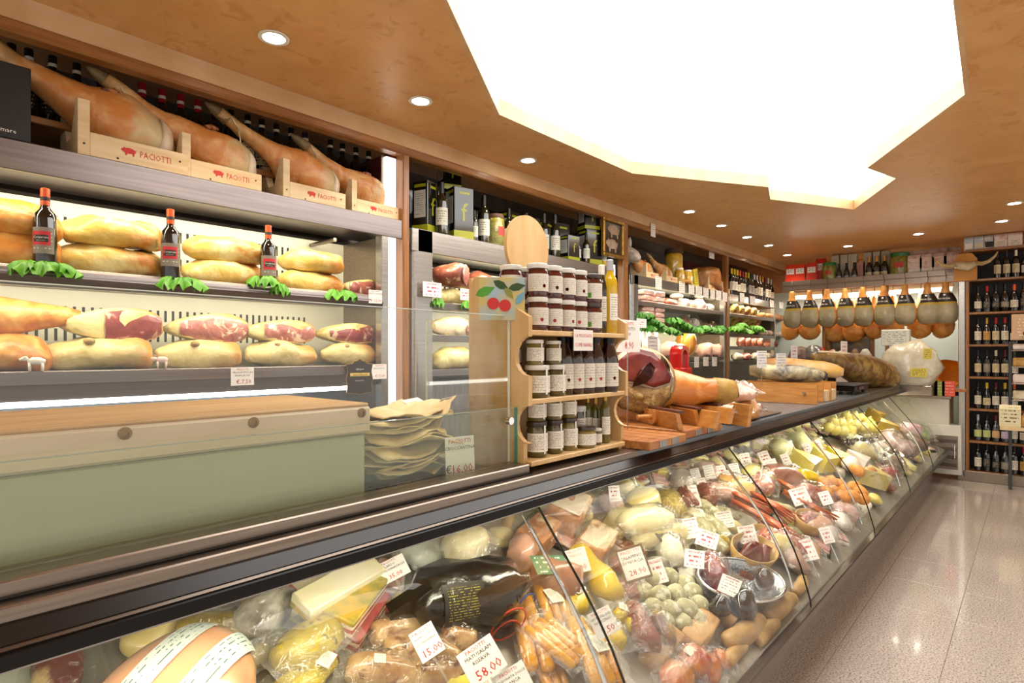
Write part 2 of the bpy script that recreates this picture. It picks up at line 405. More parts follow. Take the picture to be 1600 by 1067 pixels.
# ---------------------------------------------------------------- display counter (curved glass case)
CY0, CY1 = -0.9, 8.3
dc = thing('display_counter', 'long refrigerated deli counter with curved glass front running down the shop', 'display case', (0, 0, 0))
MB().box(-1.75, -0.875, CY0, CY1, 0.0, 0.12).build('plinth', grey_stone, dc)
MB().prism([(-0.868, 0.11), (-0.745, 0.275), (-0.745, 0.295), (-0.80, 0.33), (-1.0, 0.33), (-1.0, 0.11)], 1, CY0, CY1).build('front_band', grey_stone, dc)
MB().bbox(-0.755, -0.716, CY0, CY1, 0.297, 0.335, 0.004).build('glass_channel', steel_d, dc)
dk = M('deck_steel', hx('b5b0a2'), hx('a39d8f'), rough=0.35, metal=0.5, scale=3, stretch=(1, 20, 1))
MB().prism([(-0.748, 0.322), (-0.757, DECK_A + DECK_S * 0.757), (-1.76, DECK_A + DECK_S * 1.76), (-1.76, 0.70), (-0.757, 0.30)], 1, CY0, CY1).build('deck', dk, dc)
MB().prism([(-1.76, 0.6), (-1.765, 1.03), (-1.80, 1.03), (-1.80, 0.0), (-1.78, 0.0)], 1, CY0, CY1).build('back_wall', M('case_back', hx('8c867a'), rough=0.35, metal=0.6), dc)
# curved glass panes
GP = [(-1.102, 0.997), (-1.03, 0.908), (-0.945, 0.803), (-0.89, 0.726), (-0.846, 0.655), (-0.806, 0.575), (-0.776, 0.498), (-0.752, 0.415), (-0.738, 0.365), (-0.735, 0.33)]
JO = [CY0, -0.07, 1.36, 2.81, 4.20, 5.60, 7.0, CY1]
for a, b in zip(JO, JO[1:]):
    rings = [[(x, a + 0.004, z), (x, b - 0.004, z)] for x, z in GP]
    g = MB().loft(rings, cap=False, close=False).build('glass_pane', case_glass, dc, 'all')
    sm = g.modifiers.new('thickness', 'SOLIDIFY'); sm.thickness = 0.006; sm.offset = -1
for y in JO[1:-1]:
    MB().tube([(x + 0.003, y, z + 0.002) for x, z in GP], 0.0035, 6).build('joint_seal', black, dc, True)
    MB().tube([(x - 0.05, y + 0.0, z - 0.035) for x, z in GP[:-2]], 0.006, 6).build('glass_bracket', chrome, dc, True)
# end pane and end post
ep = [(x, z) for x, z in GP] + [(-1.75, 0.33), (-1.75, 0.99)]
MB().prism(ep, 1, CY1, CY1 + 0.008).build('end_pane', case_glass, dc)
# top profile above the glass and tubes inside
MB().prism([(-1.090, 0.998), (-1.098, 1.017), (-1.128, 1.042), (-1.16, 1.046), (-1.16, 1.01), (-1.12, 0.998)], 1, CY0, CY1).build('top_profile', black, dc)
MB().prism([(-1.103, 1.0195), (-1.100, 1.0235), (-1.106, 1.0285), (-1.110, 1.0235)], 1, CY0, CY1).build('profile_line', steel_d, dc)
MB().box(-1.10, -1.091, CY0, CY1, 0.995, 0.9978).build('glass_edge', steel_b, dc)
for a, b in zip(JO, JO[1:]):
    MB().tube([(-1.178, a + 0.06, 0.992), (-1.178, b - 0.06, 0.992)], 0.012, 10).build('tube_light', tube_lit, dc, True)
    area('counter_light', (-1.178, (a + b) / 2, 0.978), 0.04, b - a - 0.12, CASE_W * (b - a) / 1.4, rot=(0, 0, 0), col=(1, 0.92, 0.68))

# worktop: steel slab with front edge, darker strip on the customer side
wt = thing('worktop', 'brushed steel worktop above the long glass counter', 'worktop', (0, 0, 0))
MB().bbox(-1.80, -1.135, CY0, 2.02, 1.045, 1.075, 0.003).build('slab', steel, wt)
MB().bbox(-1.80, -1.135, 2.024, 6.3, 1.045, 1.073, 0.003).build('slab', M('grey_worktop', hx('7f868c'), hx('6a7076'), rough=0.28, metal=0.3, scale=3, stretch=(30, 1, 30)), wt)
MB().bbox(-1.80, -1.135, 6.304, CY1, 1.045, 1.073, 0.003).build('slab', M('dark_worktop', hx('3b332d'), rough=0.3), wt)
MB().prism([(-1.134, 1.052), (-1.128, 1.050), (-1.104, 1.0300), (-1.110, 1.026), (-1.134, 1.043)], 1, CY0, CY1).build('front_edge', M('dark_edge', hx('1e1815'), rough=0.3, spec=0.35), wt)

# channel carrying the guard glass
ch = thing('guard_channel', 'low steel channel holding the green tinted guard glass', 'channel', (0, 0, 1.075))
chE = on_x(828, 740, -1.17).y
MB().bbox(-1.245, -1.17, CY0, chE, 0.0, 0.028, 0.003).build('rail', steel, ch)
MB().box(-1.168, -1.160, CY0, chE, 0.0, 0.004).build('gap_line', black, ch)
gl = thing('guard_glass', 'green tinted low guard glass along the counter top', 'glass', (0, 0, 1.104))
gE = on_x(806, 642, -1.22).y
MB().box(-1.226, -1.214, CY0, gE, 0, 0.172).build('pane', pane_g, gl)
MB().box(-1.226, -1.214, gE, gE + 0.002, 0, 0.172).build('end_edge', teal, gl)
MB().box(-1.226, -1.214, CY0, gE, 0.1722, 0.1735).build('top_edge', M('glass_edge_pale', hx('8fa08c'), rough=0.1, coat=0.5), gl)
cap = MB().tube([(-1.214, gE - 0.045, 0.135), (-1.198, gE - 0.045, 0.135)], 0.012, 10).build('clamp', chrome, gl, True)
g2 = thing('screen_glass', 'tall clear glass screen around the crispbread corner', 'glass', (0, 0, 1.104))
MB().box(-1.256, -1.248, 0.0, gE - 0.01, 0, 0.46).build('pane', pane, g2)
MB().box(-1.64, -1.248, gE - 0.008, gE, 0, 0.46).build('side_pane', pane, g2)
pale_edge = M('pale_glass_edge', hx('dfe6d8'), rough=0.2)
MB().box(-1.2475, -1.2445, gE - 0.008, gE, 0, 0.46).build('edge', pale_edge, g2)
MB().box(-1.643, -1.640, gE - 0.008, gE, 0, 0.46).build('edge', pale_edge, g2)
MB().box(-1.256, -1.248, 0.0, gE - 0.01, 0.46, 0.462).build('edge', pale_edge, g2)

# white block (slicing station) behind the guard glass
bk = thing('cutting_block', 'long white chopping block with worn wooden top and brass screws', 'chopping block', (0, 0, 1.076))
bE = on_x(580, 634, -1.275).y
plast = M('white_plastic', hx('dccaae'), hx('cfba98'), rough=0.45, scale=3, stretch=(1, 1, 6))
greenish = M('pale_cabinet', hx('b2b08c'), hx('a6a580'), rough=0.12, scale=2, coat=0.6)
MB().bbox(-1.70, -1.283, CY0, bE - 0.012, 0, 0.166, 0.004).build('base', greenish, bk)
MB().bbox(-1.70, -1.275, CY0, bE, 0.168, 0.236, 0.006).build('slab', plast, bk)
MB().bbox(-1.697, -1.279, CY0, bE - 0.004, 0.236, 0.244, 0.003).build('wooden_top', M('worn_top', hx('cfa76a'), hx('b88a4c'), rough=0.6, scale=3, stretch=(10, 1, 4), c3=hx('8d6231'), scale3=16, t3=0.63, bump=0.2), bk)
for px, py in ((195, 677), (396, 660), (565, 645)):
    p = on_x(px, py, -1.275)
    s_ = MB().lathe([(0.012, 0), (0.012, 0.002), (0.006, 0.0035), (0.006, 0.001), (0, 0.001)], 14).build('screw', M('brass', hx('8a6a3a'), rough=0.4, metal=0.8), bk, True)
    s_.location = (-1.275, p.y, p.z - 1.076); s_.rotation_euler = (0, PI / 2, 0)

# ---------------------------------------------------------------- wall fridges
slot_d = M('slot_dark', hx('3a352e'), rough=0.7)
def slot_rows(parent, x, y0, y1, rows, dy=0.034, w=0.011):
    mb = MB()
    for z0, z1 in rows:
        k = y0
        while k < y1:
            mb.box(x - 0.006, x + 0.0012, k, k + w, z0, z1); k += dy
    o = mb.build('slot_row', slot_d, parent); o['kind'] = 'stuff'
shelf_face = M('shelf_steel', hx('8e8583'), hx('7c7472'), rough=0.3, metal=0.8, scale=2, stretch=(30, 1, 30))
FX = -2.80
# bay 1 : ham shelves
f1 = thing('ham_fridge', 'wide open steel wall fridge with two lit shelves of hams', 'wall fridge', (0, 0, 0))
A0, A1 = -0.7, 2.10
MB().bbox(-3.28, FX - .021, A0, 2.225, 2.165, 2.228, 0.003).build('canopy', shelf_face, f1)
MB().bbox(FX - .02, FX, A0, 2.225, 2.118, 2.228, 0.003).build('fascia', shelf_face, f1)
MB().box(-3.27, -3.25, A0, A1, 1.0, 2.12).build('back_panel', white_en, f1)
slot_rows(f1, -3.2495, A0, A1 - 0.28, [(2.0, 2.055), (1.86, 1.92), (1.60, 1.655), (1.50, 1.555)])
MB().box(-3.25, -2.84, A1 - 0.012, A1, 0.9, 2.12).build('side_panel', steel, f1)
MB().bbox(-2.86, -2.80, A1 - 0.05, A1, 0.95, 2.12, 0.004).build('post', steel_b, f1)
MB().tube([(-3.24, 1.86, 2.088), (-2.98, 1.86, 2.088)], 0.012, 8).build('canopy_rib', steel, f1)
sh = MB().bbox(-3.22, FX, A0, A1 - 0.05, 1.735, 1.772, 0.003).build('shelf', shelf_face, f1)
MB().prism([(FX, 1.770), (FX + 0.012, 1.76), (FX + 0.016, 1.735), (FX + 0.004, 1.697), (FX - 0.004, 1.697), (FX, 1.735)], 1, A0, A1 - 0.05).build('price_rail', shelf_face, sh)
MB().box(FX + 0.013, FX + 0.0175, A0, A1 - 0.05, 1.742, 1.748).build('rail_line', steel_b, sh)
MB().box(-3.2, FX - 0.01, A0, A1 - 0.05, 1.728, 1.734).build('shelf_underside', white_en, sh)
s3 = MB().bbox(-3.26, FX, A0, A1 - 0.02, 1.325, 1.378, 0.003).build('shelf', shelf_face, f1)
MB().prism([(FX - 0.005, 1.324), (FX - 0.06, 1.262), (FX - 0.09, 1.262), (FX - 0.09, 1.324)], 1, A0, A1 - 0.04).build('riser', shelf_face, s3)
MB().tube([(FX - 0.075, A0, 1.25), (FX - 0.075, A1 - 0.14, 1.25)], 0.011, 8).build('led_line', tube_lit, f1, True)
MB().box(-3.24, -2.9, A0, A1, 0.9, 0.93).build('back_counter', steel, f1)
MB().box(-3.24, -3.22, A0, A1, 0.93, 1.25).build('splash_panel', M('splash_steel', hx('a7b4c0'), hx('8b97a3'), rough=0.25, metal=0.7, scale=2), f1)
for z, w in ((2.155, 1.0), (1.726, 1.0)):
    area('fridge_light', (-2.845, (A0 + A1) / 2, z), 0.03, A1 - A0 - 0.2, SHELF_W * 2.8 * w, rot=(0, math.radians(32), 0), col=(1, 0.91, 0.66))
area('riser_light', (FX - 0.075, 0.6, 1.236), 0.03, 2.5, 7, col=(0.9, 0.96, 1))
# niche board above the canopy and dark mirror back
nb = thing('bottle_shelf', 'cherry wood shelf board of the wine niche behind the hoofed hams', 'shelf', (0, 0, 0))
MB().bbox(-3.39, -2.99, -0.7, 2.19, 2.365, 2.393, 0.003).build('board', wood, nb)
MB().box(-3.39, -3.36, -0.7, 2.19, 2.24, 2.365).build('riser', wood, nb)
MB().box(-3.399, -3.39, -0.7, 2.19, 2.393, 2.64).build('mirror_back', M('smoked_mirror', hx('6a5f55'), rough=0.06, metal=0.85), nb)
MB().box(-3.39, -2.86, 2.17, 2.193, 2.24, 2.64).build('side_panel', maroon, nb)

def fridge(name, lb, y0, y1, topz, shelves, slots, rail=0.11, post=0.10, lights=(), depth=-3.28):
    f = thing(name, lb, 'wall fridge', (0, 0, 0))
    MB().bbox(depth, FX - .021, y0, y1, topz - rail + .045, topz, 0.004).build('canopy', steel_b, f)
    MB().bbox(FX - .02, FX, y0, y1, topz - rail, topz, 0.004).build('fascia', steel_b, f)
    mb = MB(); r = 0.05       # rounded front post
    rings = []
    for z in (0.95, topz - 0.002):
        rings.append([(depth + 0.3, y0, z), (FX - r, y0, z)] + [(FX - r + r * math.sin(a), y0 + r - r * math.cos(a), z) for a in [k * PI / 12 for k in range(1, 7)]] + [(FX, y0 + post, z), (depth + 0.3, y0 + post, z)])
    mb.loft(rings).build('post', steel_b, f, True)
    MB().bbox(FX - 0.06, FX, y1 - 0.05, y1, 0.95, topz - rail, 0.004).build('post', steel_b, f)
    MB().box(-3.25, -2.84, y1 - 0.02, y1, 0.9, topz - rail).build('side_panel', steel, f)
    MB().box(-3.27, -3.25, y0, y1, 0.9, topz - rail).build('back_panel', white_en, f)
    slot_rows(f, -3.2495, y0 + post + 0.1, y1 - 0.1, slots, 0.05, 0.018)
    for z in shelves:
        s_ = MB().bbox(-3.24, FX - 0.01, y0 + post, y1 - 0.05, z - 0.018, z, 0.003).build('shelf', shelf_face, f)
        MB().bbox(FX - 0.02, FX - 0.008, y0 + post, y1 - 0.05, z - 0.04, z + 0.004, 0.002).build('price_rail', shelf_face, s_)
        MB().box(-3.2, FX - 0.03, y0 + post, y1 - 0.06, z - 0.022, z - 0.019).build('shelf_underside', white_en, s_)
    for z, w in lights:
        area('fridge_light', (-2.845, (y0 + post + y1) / 2, z), 0.03, y1 - y0 - 0.3, SHELF_W * (y1 - y0) * w, rot=(0, math.radians(32), 0), col=(1, 0.91, 0.66))
    return f
# ---------------------------------------------------------------- builders: bottles, jars, cards, hams, leaves
def bend(me, r):
    for v in me.vertices:
        a = v.co.x / r; rr = r - v.co.y * 0
        v.co = Vector((rr * math.sin(a), -rr * math.cos(a), v.co.z))
def arc_label(r, z0, z1, half, mat, n=10, name='label'):
    k = (name, r, z0, z1, half, mat.name)
    if k in _TX: return _TX[k]
    mb = MB(); mb.loft([[(r * math.sin(-half + 2 * half * i / n), -r * math.cos(-half + 2 * half * i / n), z) for i in range(n + 1)] for z in (z0, z1)], cap=False, close=False)
    me = mb.mesh(name, mat, 'all')
    uv = me.uv_layers.new(name='uv')
    for lp in me.loops:
        p = me.vertices[lp.vertex_index].co
        uv.data[lp.index].uv = ((math.atan2(p.x, -p.y) + half) / (2 * half), (p.z - z0) / (z1 - z0))
    _TX[k] = me; return me
BOT = {'bordeaux': [(0.034, 0), (0.038, 0.004), (0.038, 0.185), (0.034, 0.205), (0.02, 0.222), (0.0145, 0.235), (0.0145, 0.300), (0.0, 0.300)],
       'burgundy': [(0.036, 0), (0.041, 0.005), (0.041, 0.15), (0.036, 0.18), (0.024, 0.212), (0.0155, 0.24), (0.0145, 0.298), (0.0, 0.298)],
       'spumante': [(0.038, 0), (0.043, 0.006), (0.043, 0.15), (0.036, 0.19), (0.022, 0.225), (0.016, 0.25), (0.0155, 0.31), (0.0, 0.31)],
       'oil': [(0.026, 0), (0.029, 0.004), (0.029, 0.19), (0.024, 0.21), (0.0125, 0.232), (0.012, 0.275), (0.0, 0.275)],
       'passata': [(0.032, 0), (0.036, 0.006), (0.036, 0.11), (0.032, 0.135), (0.021, 0.168), (0.019, 0.20), (0.0, 0.20)]}
CAPZ = {'bordeaux': (0.0155, 0.238, 0.302), 'burgundy': (0.0168, 0.236, 0.300), 'spumante': (0.0185, 0.215, 0.313), 'oil': (0.0135, 0.24, 0.279), 'passata': (0.021, 0.176, 0.205)}
LABZ = {'bordeaux': (0.0384, 0.05, 0.15), 'burgundy': (0.0414, 0.045, 0.125), 'spumante': (0.0434, 0.05, 0.11), 'oil': (0.0294, 0.05, 0.15), 'passata': (0.0364, 0.02, 0.105)}
_BM = {}
def bottle(label, loc, kind='bordeaux', glass=None, cap=None, lab=None, h=1.0, rz=WALL, group=None, extra=None, wrap=1.1, name='wine_bottle', cat='bottle', ring=None, slim=1.0):
    glass = glass or bottle_g
    t = thing(name, label, cat, loc, rz, group, scale=(h * slim, h * slim, h))
    k = (kind, glass.name)
    if k not in _BM: _BM[k] = MB().lathe(BOT[kind], 16).mesh('glass_body', glass, True)
    link('glass_body', _BM[k], t)
    if cap:
        k = (kind, cap.name, 'c'); r, z0, z1 = CAPZ[kind]
        if k not in _BM: _BM[k] = MB().lathe([(r, z0), (r, z1), (r * 0.8, z1 + 0.002), (0, z1 + 0.002)], 14).mesh('capsule', cap, True)
        link('capsule', _BM[k], t)
    if ring:
        k = (kind, ring.name, 'r'); r, z0, z1 = CAPZ[kind]
        if k not in _BM: _BM[k] = MB().lathe([(r * 1.03, z0 + 0.018), (r * 1.03, z0 + 0.032)], 14).mesh('neck_band', ring, True)
        link('neck_band', _BM[k], t)
    if lab:
        r, z0, z1 = LABZ[kind]
        lo = link('label', arc_label(r, z0, z1, wrap, lab), t)
        if extra: extra(lo, r)
    return t
foil = lambda n, h, m=0.3: M('foil_' + n, hx(h), rough=0.3, metal=m)
f_black, f_red, f_gold, f_white = foil('black', '17130f'), foil('red', 'b0182a'), foil('gold', 'b98c3a', 0.7), foil('white', 'ddd4c4')
f_orange, f_purple, f_yellow, f_silver, f_green = foil('orange', 'd9592c'), foil('purple', '2a1d3a'), foil('yellow', 'd9b71e'), foil('silver', 'b9b9bd', 0.8), foil('green', '2f4a26')
f_wine = foil('wine', '6a1620')
lab_w = print_mat('label_white', hx('e6ddcb'), hx('5c5048'), 7)
lab_c = print_mat('label_cream', hx('d9c9a0'), hx('5a4a38'), 6)
lab_k = print_mat('label_black', hx('1b1a1c'), hx('b9ad92'), 6)
lab_o = print_mat('label_ochre', hx('c79a4e'), hx('4a2f18'), 5)
lab_g = print_mat('label_grey', hx('83796c'), hx('cfc5b0'), 7, fill=0.35)
lab_t = print_mat('label_text', hx('efe8d8'), hx('77675c'), 11, fill=0.45, chars=22)

# price card standing or hanging, front is local -y, origin at bottom centre
_CM = {}
def card(label, loc, w=0.09, h=0.1, rz=WALL, rot=None, lines=None, price=None, head=True, mat=None, name='price_card', group=None, psize=None, M4=None, pmat=None):
    t = thing(name, label, 'price card', loc, rz, group, rot=rot)
    if M4 is not None: t.matrix_basis = M4
    mat = mat or card_w; k = (round(w, 3), round(h, 3), mat.name)
    if k not in _CM: _CM[k] = MB().bbox(-w / 2, w / 2, -0.001, 0.001, 0, h, 0.0004).mesh('sheet', mat, uv=True)
    link('sheet', _CM[k], t)
    y = -0.0018
    if head: write('PACIOTTI', h * 0.15, ink_r, t, 0, y, h * 0.885, name='heading')
    if lines:
        for i, l in enumerate(lines):
            s_ = min(h * 0.15, w / max(len(l), 1) * 1.55); write(l, s_, ink_k, t, 0, y, h * (0.72 - 0.17 * i))
    if price:
        s_ = psize or min(h * 0.32, w / len(price) * 1.5); write(price, s_, pmat or ink_r, t, w * 0.05, y, h * 0.2, name='price')
    return t
fake_card = print_mat('card_print', hx('f1ebe4'), hx('6e5a5c'), 6, fill=0.4, chars=16, margin=0.08)
fake_red = print_mat('card_print_red', hx('f2ece6'), hx('c05a62'), 4, fill=0.6, chars=9, margin=0.12)

# hams
def ham_mat(name, pale, tan, x0, x1, rough=0.38, spots=None, jit=0.12, coat=0.15, axis=0, tail=None):
    if name in MATS: return MATS[name]
    m = bpy.data.materials.new(name); m.use_nodes = True; nt = m.node_tree; N = nt.nodes; L = nt.links; b = N['Principled BSDF']
    b.inputs['Roughness'].default_value = rough; b.inputs['Coat Weight'].default_value = coat; b.inputs['Coat Roughness'].default_value = 0.25
    b.inputs['Subsurface Weight'].default_value = 0.06; b.inputs['Subsurface Radius'].default_value = (0.02, 0.01, 0.005)
    tc = N.new('ShaderNodeTexCoord'); sp = N.new('ShaderNodeSeparateXYZ'); L.new(tc.outputs['Object'], sp.inputs[0])
    oi = N.new('ShaderNodeObjectInfo'); mu = N.new('ShaderNodeMath'); mu.operation = 'MULTIPLY'; mu.inputs[1].default_value = 40; L.new(oi.outputs['Random'], mu.inputs[0])
    def nz(s, d=4, w=1.0):
        n = N.new('ShaderNodeTexNoise'); n.noise_dimensions = '4D'; n.inputs['Scale'].default_value = s; n.inputs['Detail'].default_value = d; n.inputs['Distortion'].default_value = w
        L.new(tc.outputs['Object'], n.inputs['Vector']); L.new(mu.outputs[0], n.inputs['W']); return n.outputs['Fac']
    ma = N.new('ShaderNodeMath'); ma.operation = 'MULTIPLY_ADD'; L.new(nz(7), ma.inputs[0]); ma.inputs[1].default_value = jit * 2; L.new(sp.outputs[axis], ma.inputs[2])
    mr = N.new('ShaderNodeMapRange'); mr.inputs[1].default_value = x0 + jit; mr.inputs[2].default_value = x1 + jit; L.new(ma.outputs[0], mr.inputs[0])
    mx = N.new('ShaderNodeMix'); mx.data_type = 'RGBA'; L.new(mr.outputs[0], mx.inputs[0]); mx.inputs[6].default_value = (*pale, 1); mx.inputs[7].default_value = (*tan, 1)
    rp = N.new('ShaderNodeValToRGB'); rp.color_ramp.elements[0].position = 0.44; rp.color_ramp.elements[1].position = 0.66; L.new(nz(11, 7, 0.9), rp.inputs[0])
    mf = N.new('ShaderNodeMath'); mf.operation = 'MULTIPLY'; mf.inputs[1].default_value = 0.85; L.new(rp.outputs[0], mf.inputs[0])
    m2 = N.new('ShaderNodeMix'); m2.data_type = 'RGBA'; L.new(mf.outputs[0], m2.inputs[0]); L.new(mx.outputs[2], m2.inputs[6]); m2.inputs[7].default_value = (*(spots or tan), 1)
    out = m2.outputs[2]
    if tail:
        mt = N.new('ShaderNodeMapRange'); mt.inputs[1].default_value = tail[1] + jit; mt.inputs[2].default_value = tail[2] + jit; L.new(ma.outputs[0], mt.inputs[0])
        m3 = N.new('ShaderNodeMix'); m3.data_type = 'RGBA'; L.new(mt.outputs[0], m3.inputs[0]); L.new(out, m3.inputs[6]); m3.inputs[7].default_value = (*tail[0], 1); out = m3.outputs[2]
    L.new(out, b.inputs['Base Color'])
    bp = N.new('ShaderNodeBump'); bp.inputs['Strength'].default_value = 0.7; bp.inputs['Distance'].default_value = 0.018; L.new(nz(13, 6, 0.7), bp.inputs['Height']); L.new(bp.outputs[0], b.inputs['Normal'])
    MATS[name] = m; return m
ham_pale = ham_mat('ham_pale', hx('dcb85c'), hx('c07c2c'), -0.03, 0.10, spots=hx('eadb9c'))
ham_fat = ham_mat('ham_fat', hx('dccb8e'), hx('cc9048'), 0.02, 0.13, spots=hx('b9a25c'))
ham_tan = ham_mat('ham_tan', hx('dd9a48'), hx('c4752c'), -0.2, 0.2, spots=hx('e8b768'))
ham_leg = ham_mat('ham_leg', hx('b3874e'), hx('c9803f'), 0.12, 0.34, spots=hx('e2b078'), jit=.2, tail=(hx('c9b284'), .50, .62))
ham_dark = ham_mat('ham_dark', hx('8a6a34'), hx('6d4a22'), -0.2, 0.2, spots=hx('a98a48'), rough=0.3)
ham_mould = ham_mat('ham_mould', hx('b99a58'), hx('5a5652'), -0.3, 0.3, spots=hx('e0cf9a'), jit=0.4)
ham_grey = M('ham_grey_wrap', hx('8f8468'), hx('a39a80'), rough=0.3, scale=9, bump=0.2, coat=0.3)
fat_w = M('white_fat', hx('ecdcc0'), hx('dcc0a0'), rough=0.4, scale=14, bump=0.2, sss=0.1)
meat = M('cured_meat', hx('6f2220'), hx('94403a'), rough=0.28, scale=9, wob=2.0, c3=hx('dcae94'), scale3=9, t3=0.58, bump=0.25, coat=0.3, sss=0.06)
meat_p = M('pink_meat', hx('8f4640'), hx('b87468'), rough=0.3, scale=10, wob=2.5, c3=hx('e6cdb0'), scale3=9, t3=0.55, bump=0.3, coat=0.3, sss=0.06)
meat_b = M('brown_meat', hx('7a3a2a'), hx('9a5540'), rough=0.35, scale=12, wob=2.0, c3=hx('d9b890'), scale3=10, t3=0.6, bump=0.4, coat=0.25)
hoof_m = M('hoof', hx('8a7346'), hx('6e5a38'), rough=0.5, scale=14, bump=0.3)
rope_m = M('string', hx('dcc9a0'), rough=0.8)

def rings_x(st, n=20, flat=0.72, front=None):
    out = []
    for x, y, z, ry, rz in st:
        rg = []
        for k in range(n):
            a = 2 * PI * k / n; yy = ry * math.cos(a); zz = rz * math.sin(a)
            if zz < -rz * flat: zz = -rz * flat - (abs(zz) - rz * flat) * 0.25
            if front is not None and yy < -ry * front: yy = -ry * front - (abs(yy) - ry * front) * 0.12
            rg.append((x, y + yy, z + zz))
        out.append(rg)
    return out
def pear_mesh(name, mat, L=0.38, W=0.12, Hh=0.07, seed=1, lump=0.022, end=1.0):
    prof = [(0, .10, .3), (.02, .22, .42), (.06, .36, .58), (.13, .52, .76), (.22, .68, .92), (.32, .82, 1.03), (.43, .93, 1.05), (.55, 1.0, .98), (.66, 1.0, .93), (.77, .97, .95), (.86, .9, .96), (.93, .78 * end, .88), (.975, .6 * end, .7), (1.0, .35, .4)]
    st = [((t - 0.5) * L, 0.0, Hh * 0.74, W * p, Hh * q) for t, p, q in prof]
    mb = MB().loft(rings_x(st, 28)); mb.v = [tuple(Vector(v) + noise.noise_vector(Vector(v) * 19 + Vector((seed, 0, 0))) * .009) for v in mb.v]
    return mb.mesh(name, mat, 'all', rough=lump, rsc=8, seed=seed)
PEARS = [pear_mesh('rind', ham_pale, seed=s_, end=1.05 if s_ % 2 else 0.9) for s_ in range(4)]
FATS = [pear_mesh('rind', ham_fat, 0.36, 0.12, 0.072, seed=10 + s_) for s_ in range(4)]
TANS = [pear_mesh('rind', ham_tan, 0.38, 0.13, 0.078, seed=20 + s_) for s_ in range(2)]
knob_me = MB().ball((0, 0, 0), 0.02, 0.017, 0.014, 10, 6).mesh('bone_end', M('bone', hx('b99a5a'), hx('8d7038'), rough=0.5, scale=40), 'all')
def cutham_mesh(L, ry, rz, seed, slant=0.0, k0=1):
    prof = [(0, .25), (.06, .45), (.18, .66), (.35, .86), (.55, 1), (.75, .97), (.9, .78), (.97, .55), (1, .35)]
    st = [((t - .5) * L, 0, rz * 0.8, ry * (0.6 + 0.4 * p), rz * p) for t, p in prof]
    body = MB().loft(rings_x(st, 22, 0.8, 0.3)).mesh('rind', ham_fat, 'all', rough=0.006, rsc=11, seed=seed)
    fr = []
    for (x, y, z, a, b) in st[k0:-1]:
        row = []
        for k in range(7):
            u = -1 + k / 3; zz = b * 0.82 * u
            if zz < -b * 0.78: zz = -b * 0.78
            row.append((x + slant * u, -a * 0.33 - 0.012 * (1 - abs(u) ** 2) * (1 if 0 < k < 6 else 0), z + zz))
        fr.append(row)
    face = MB().loft(fr, cap=False, close=False)
    return body, face, st
def cutham(label, loc, L=0.36, ry=0.12, rz=0.075, seed=3, mat=None, rz_=0.0, tilt=-0.25, tanmat=None, group=None, k0=1):
    t = thing('cut_ham', label, 'ham', loc, 0, group); t.rotation_euler = (0, 0, WALL + rz_)
    b, f, st = cutham_mesh(L, ry, rz, seed, k0=k0)
    o = link('rind', b, t)
    o2 = f.build('cut_face', mat or meat_p, t, 'all', rough=0.007, rsc=22, seed=seed)
    return t

# hoofed leg on a pine rack, local x along the wall, base at rack left end
def leg_mesh(seed=0, L=0.64):
    sp = [(.06, .375, .027), (.10, .352, .030), (.15, .326, .032), (.20, .300, .036), (.26, .270, .045), (.32, .242, .060), (.38, .214, .082), (.44, .190, .103), (.51, .165, .116), (.57, .148, .114), (.63, .138, .098), (.675, .132, .07)]
    k = L / 0.64
    return MB().tube([(x * k, 0, z) for x, z, r in sp], [r for x, z, r in sp], 20, flat=1.0).mesh('leg', ham_leg, 'all', rough=0.02, rsc=7, seed=seed)
HOOF = MB().tube([(-0.005, 0, .405), (.025, 0, .394), (.06, 0, .376), (.10, 0, .353)], [.006, .02, .028, .0325], 12).mesh('hoof', hoof_m, 'all', rough=0.004, rsc=30)
ROPE = MB().tube([(.105, -.034, .36), (.118, -.037, .335), (.135, -.036, .312), (.15, 0, .36), (.12, .02, .375), (.105, -.034, .36)], .0035, 6).tube([(.135, -.036, .312), (.14, -.05, .25), (.135, -.052, .20)], .0035, 6).mesh('string', rope_m, 'all')
BUTT = MB().tube([(.632, 0, .138), (.677, 0, .132), (.695, 0, .13)], [.099, .072, .04], 20).mesh('cut_end', fat_w, 'all', rough=0.008, rsc=20)
BRAND = MB().ball((.47, -.062, .272), .034, .018, .012, 12, 6).mesh('brand_mark', M('branded_skin', hx('5a2f1a'), hx('a8683a'), rough=.5, scale=60, lo=.45, hi=.55), 'all')
PIG = [(-.5, .05), (-.44, .16), (-.33, .2), (-.3, .3), (-.22, .22), (0, .27), (.25, .24), (.42, .12), (.5, .2), (.46, .05), (.42, -.08), (.36, -.12), (.36, -.3), (.27, -.3), (.24, -.14), (-.08, -.16), (-.12, -.3), (-.22, -.3), (-.24, -.12), (-.36, -.06)]
def pig_mesh(s_, mat): return MB().prism([(x * s_, z * s_) for x, z in PIG], 1, -0.0006, 0.0).mesh('pig_emblem', mat)
PIGL = pig_mesh(0.05, ink_r)
RACK_END = MB().prism([(-.125, 0), (-.125, .195), (-.092, .2), (-.03, .075), (.03, .075), (.092, .2), (.125, .195), (.125, 0)], 0, .30, .335).mesh('end_board', pine)
RACK_SIDE = MB().bbox(.335, .66, -.125, -.105, 0, .085, .002).mesh('side_board', pine)
RACK_SIDE2 = MB().bbox(.335, .66, .105, .125, 0, .085, .002).mesh('side_board', pine)
RACK_FLOOR = MB().bbox(.335, .66, -.105, .105, 0, .012, .001).mesh('floor_board', pine)
RACK_SCREW = MB().lathe([(0.004, 0), (0.004, 0.001), (0, 0.001)], 8).mesh('screw', ink_k)
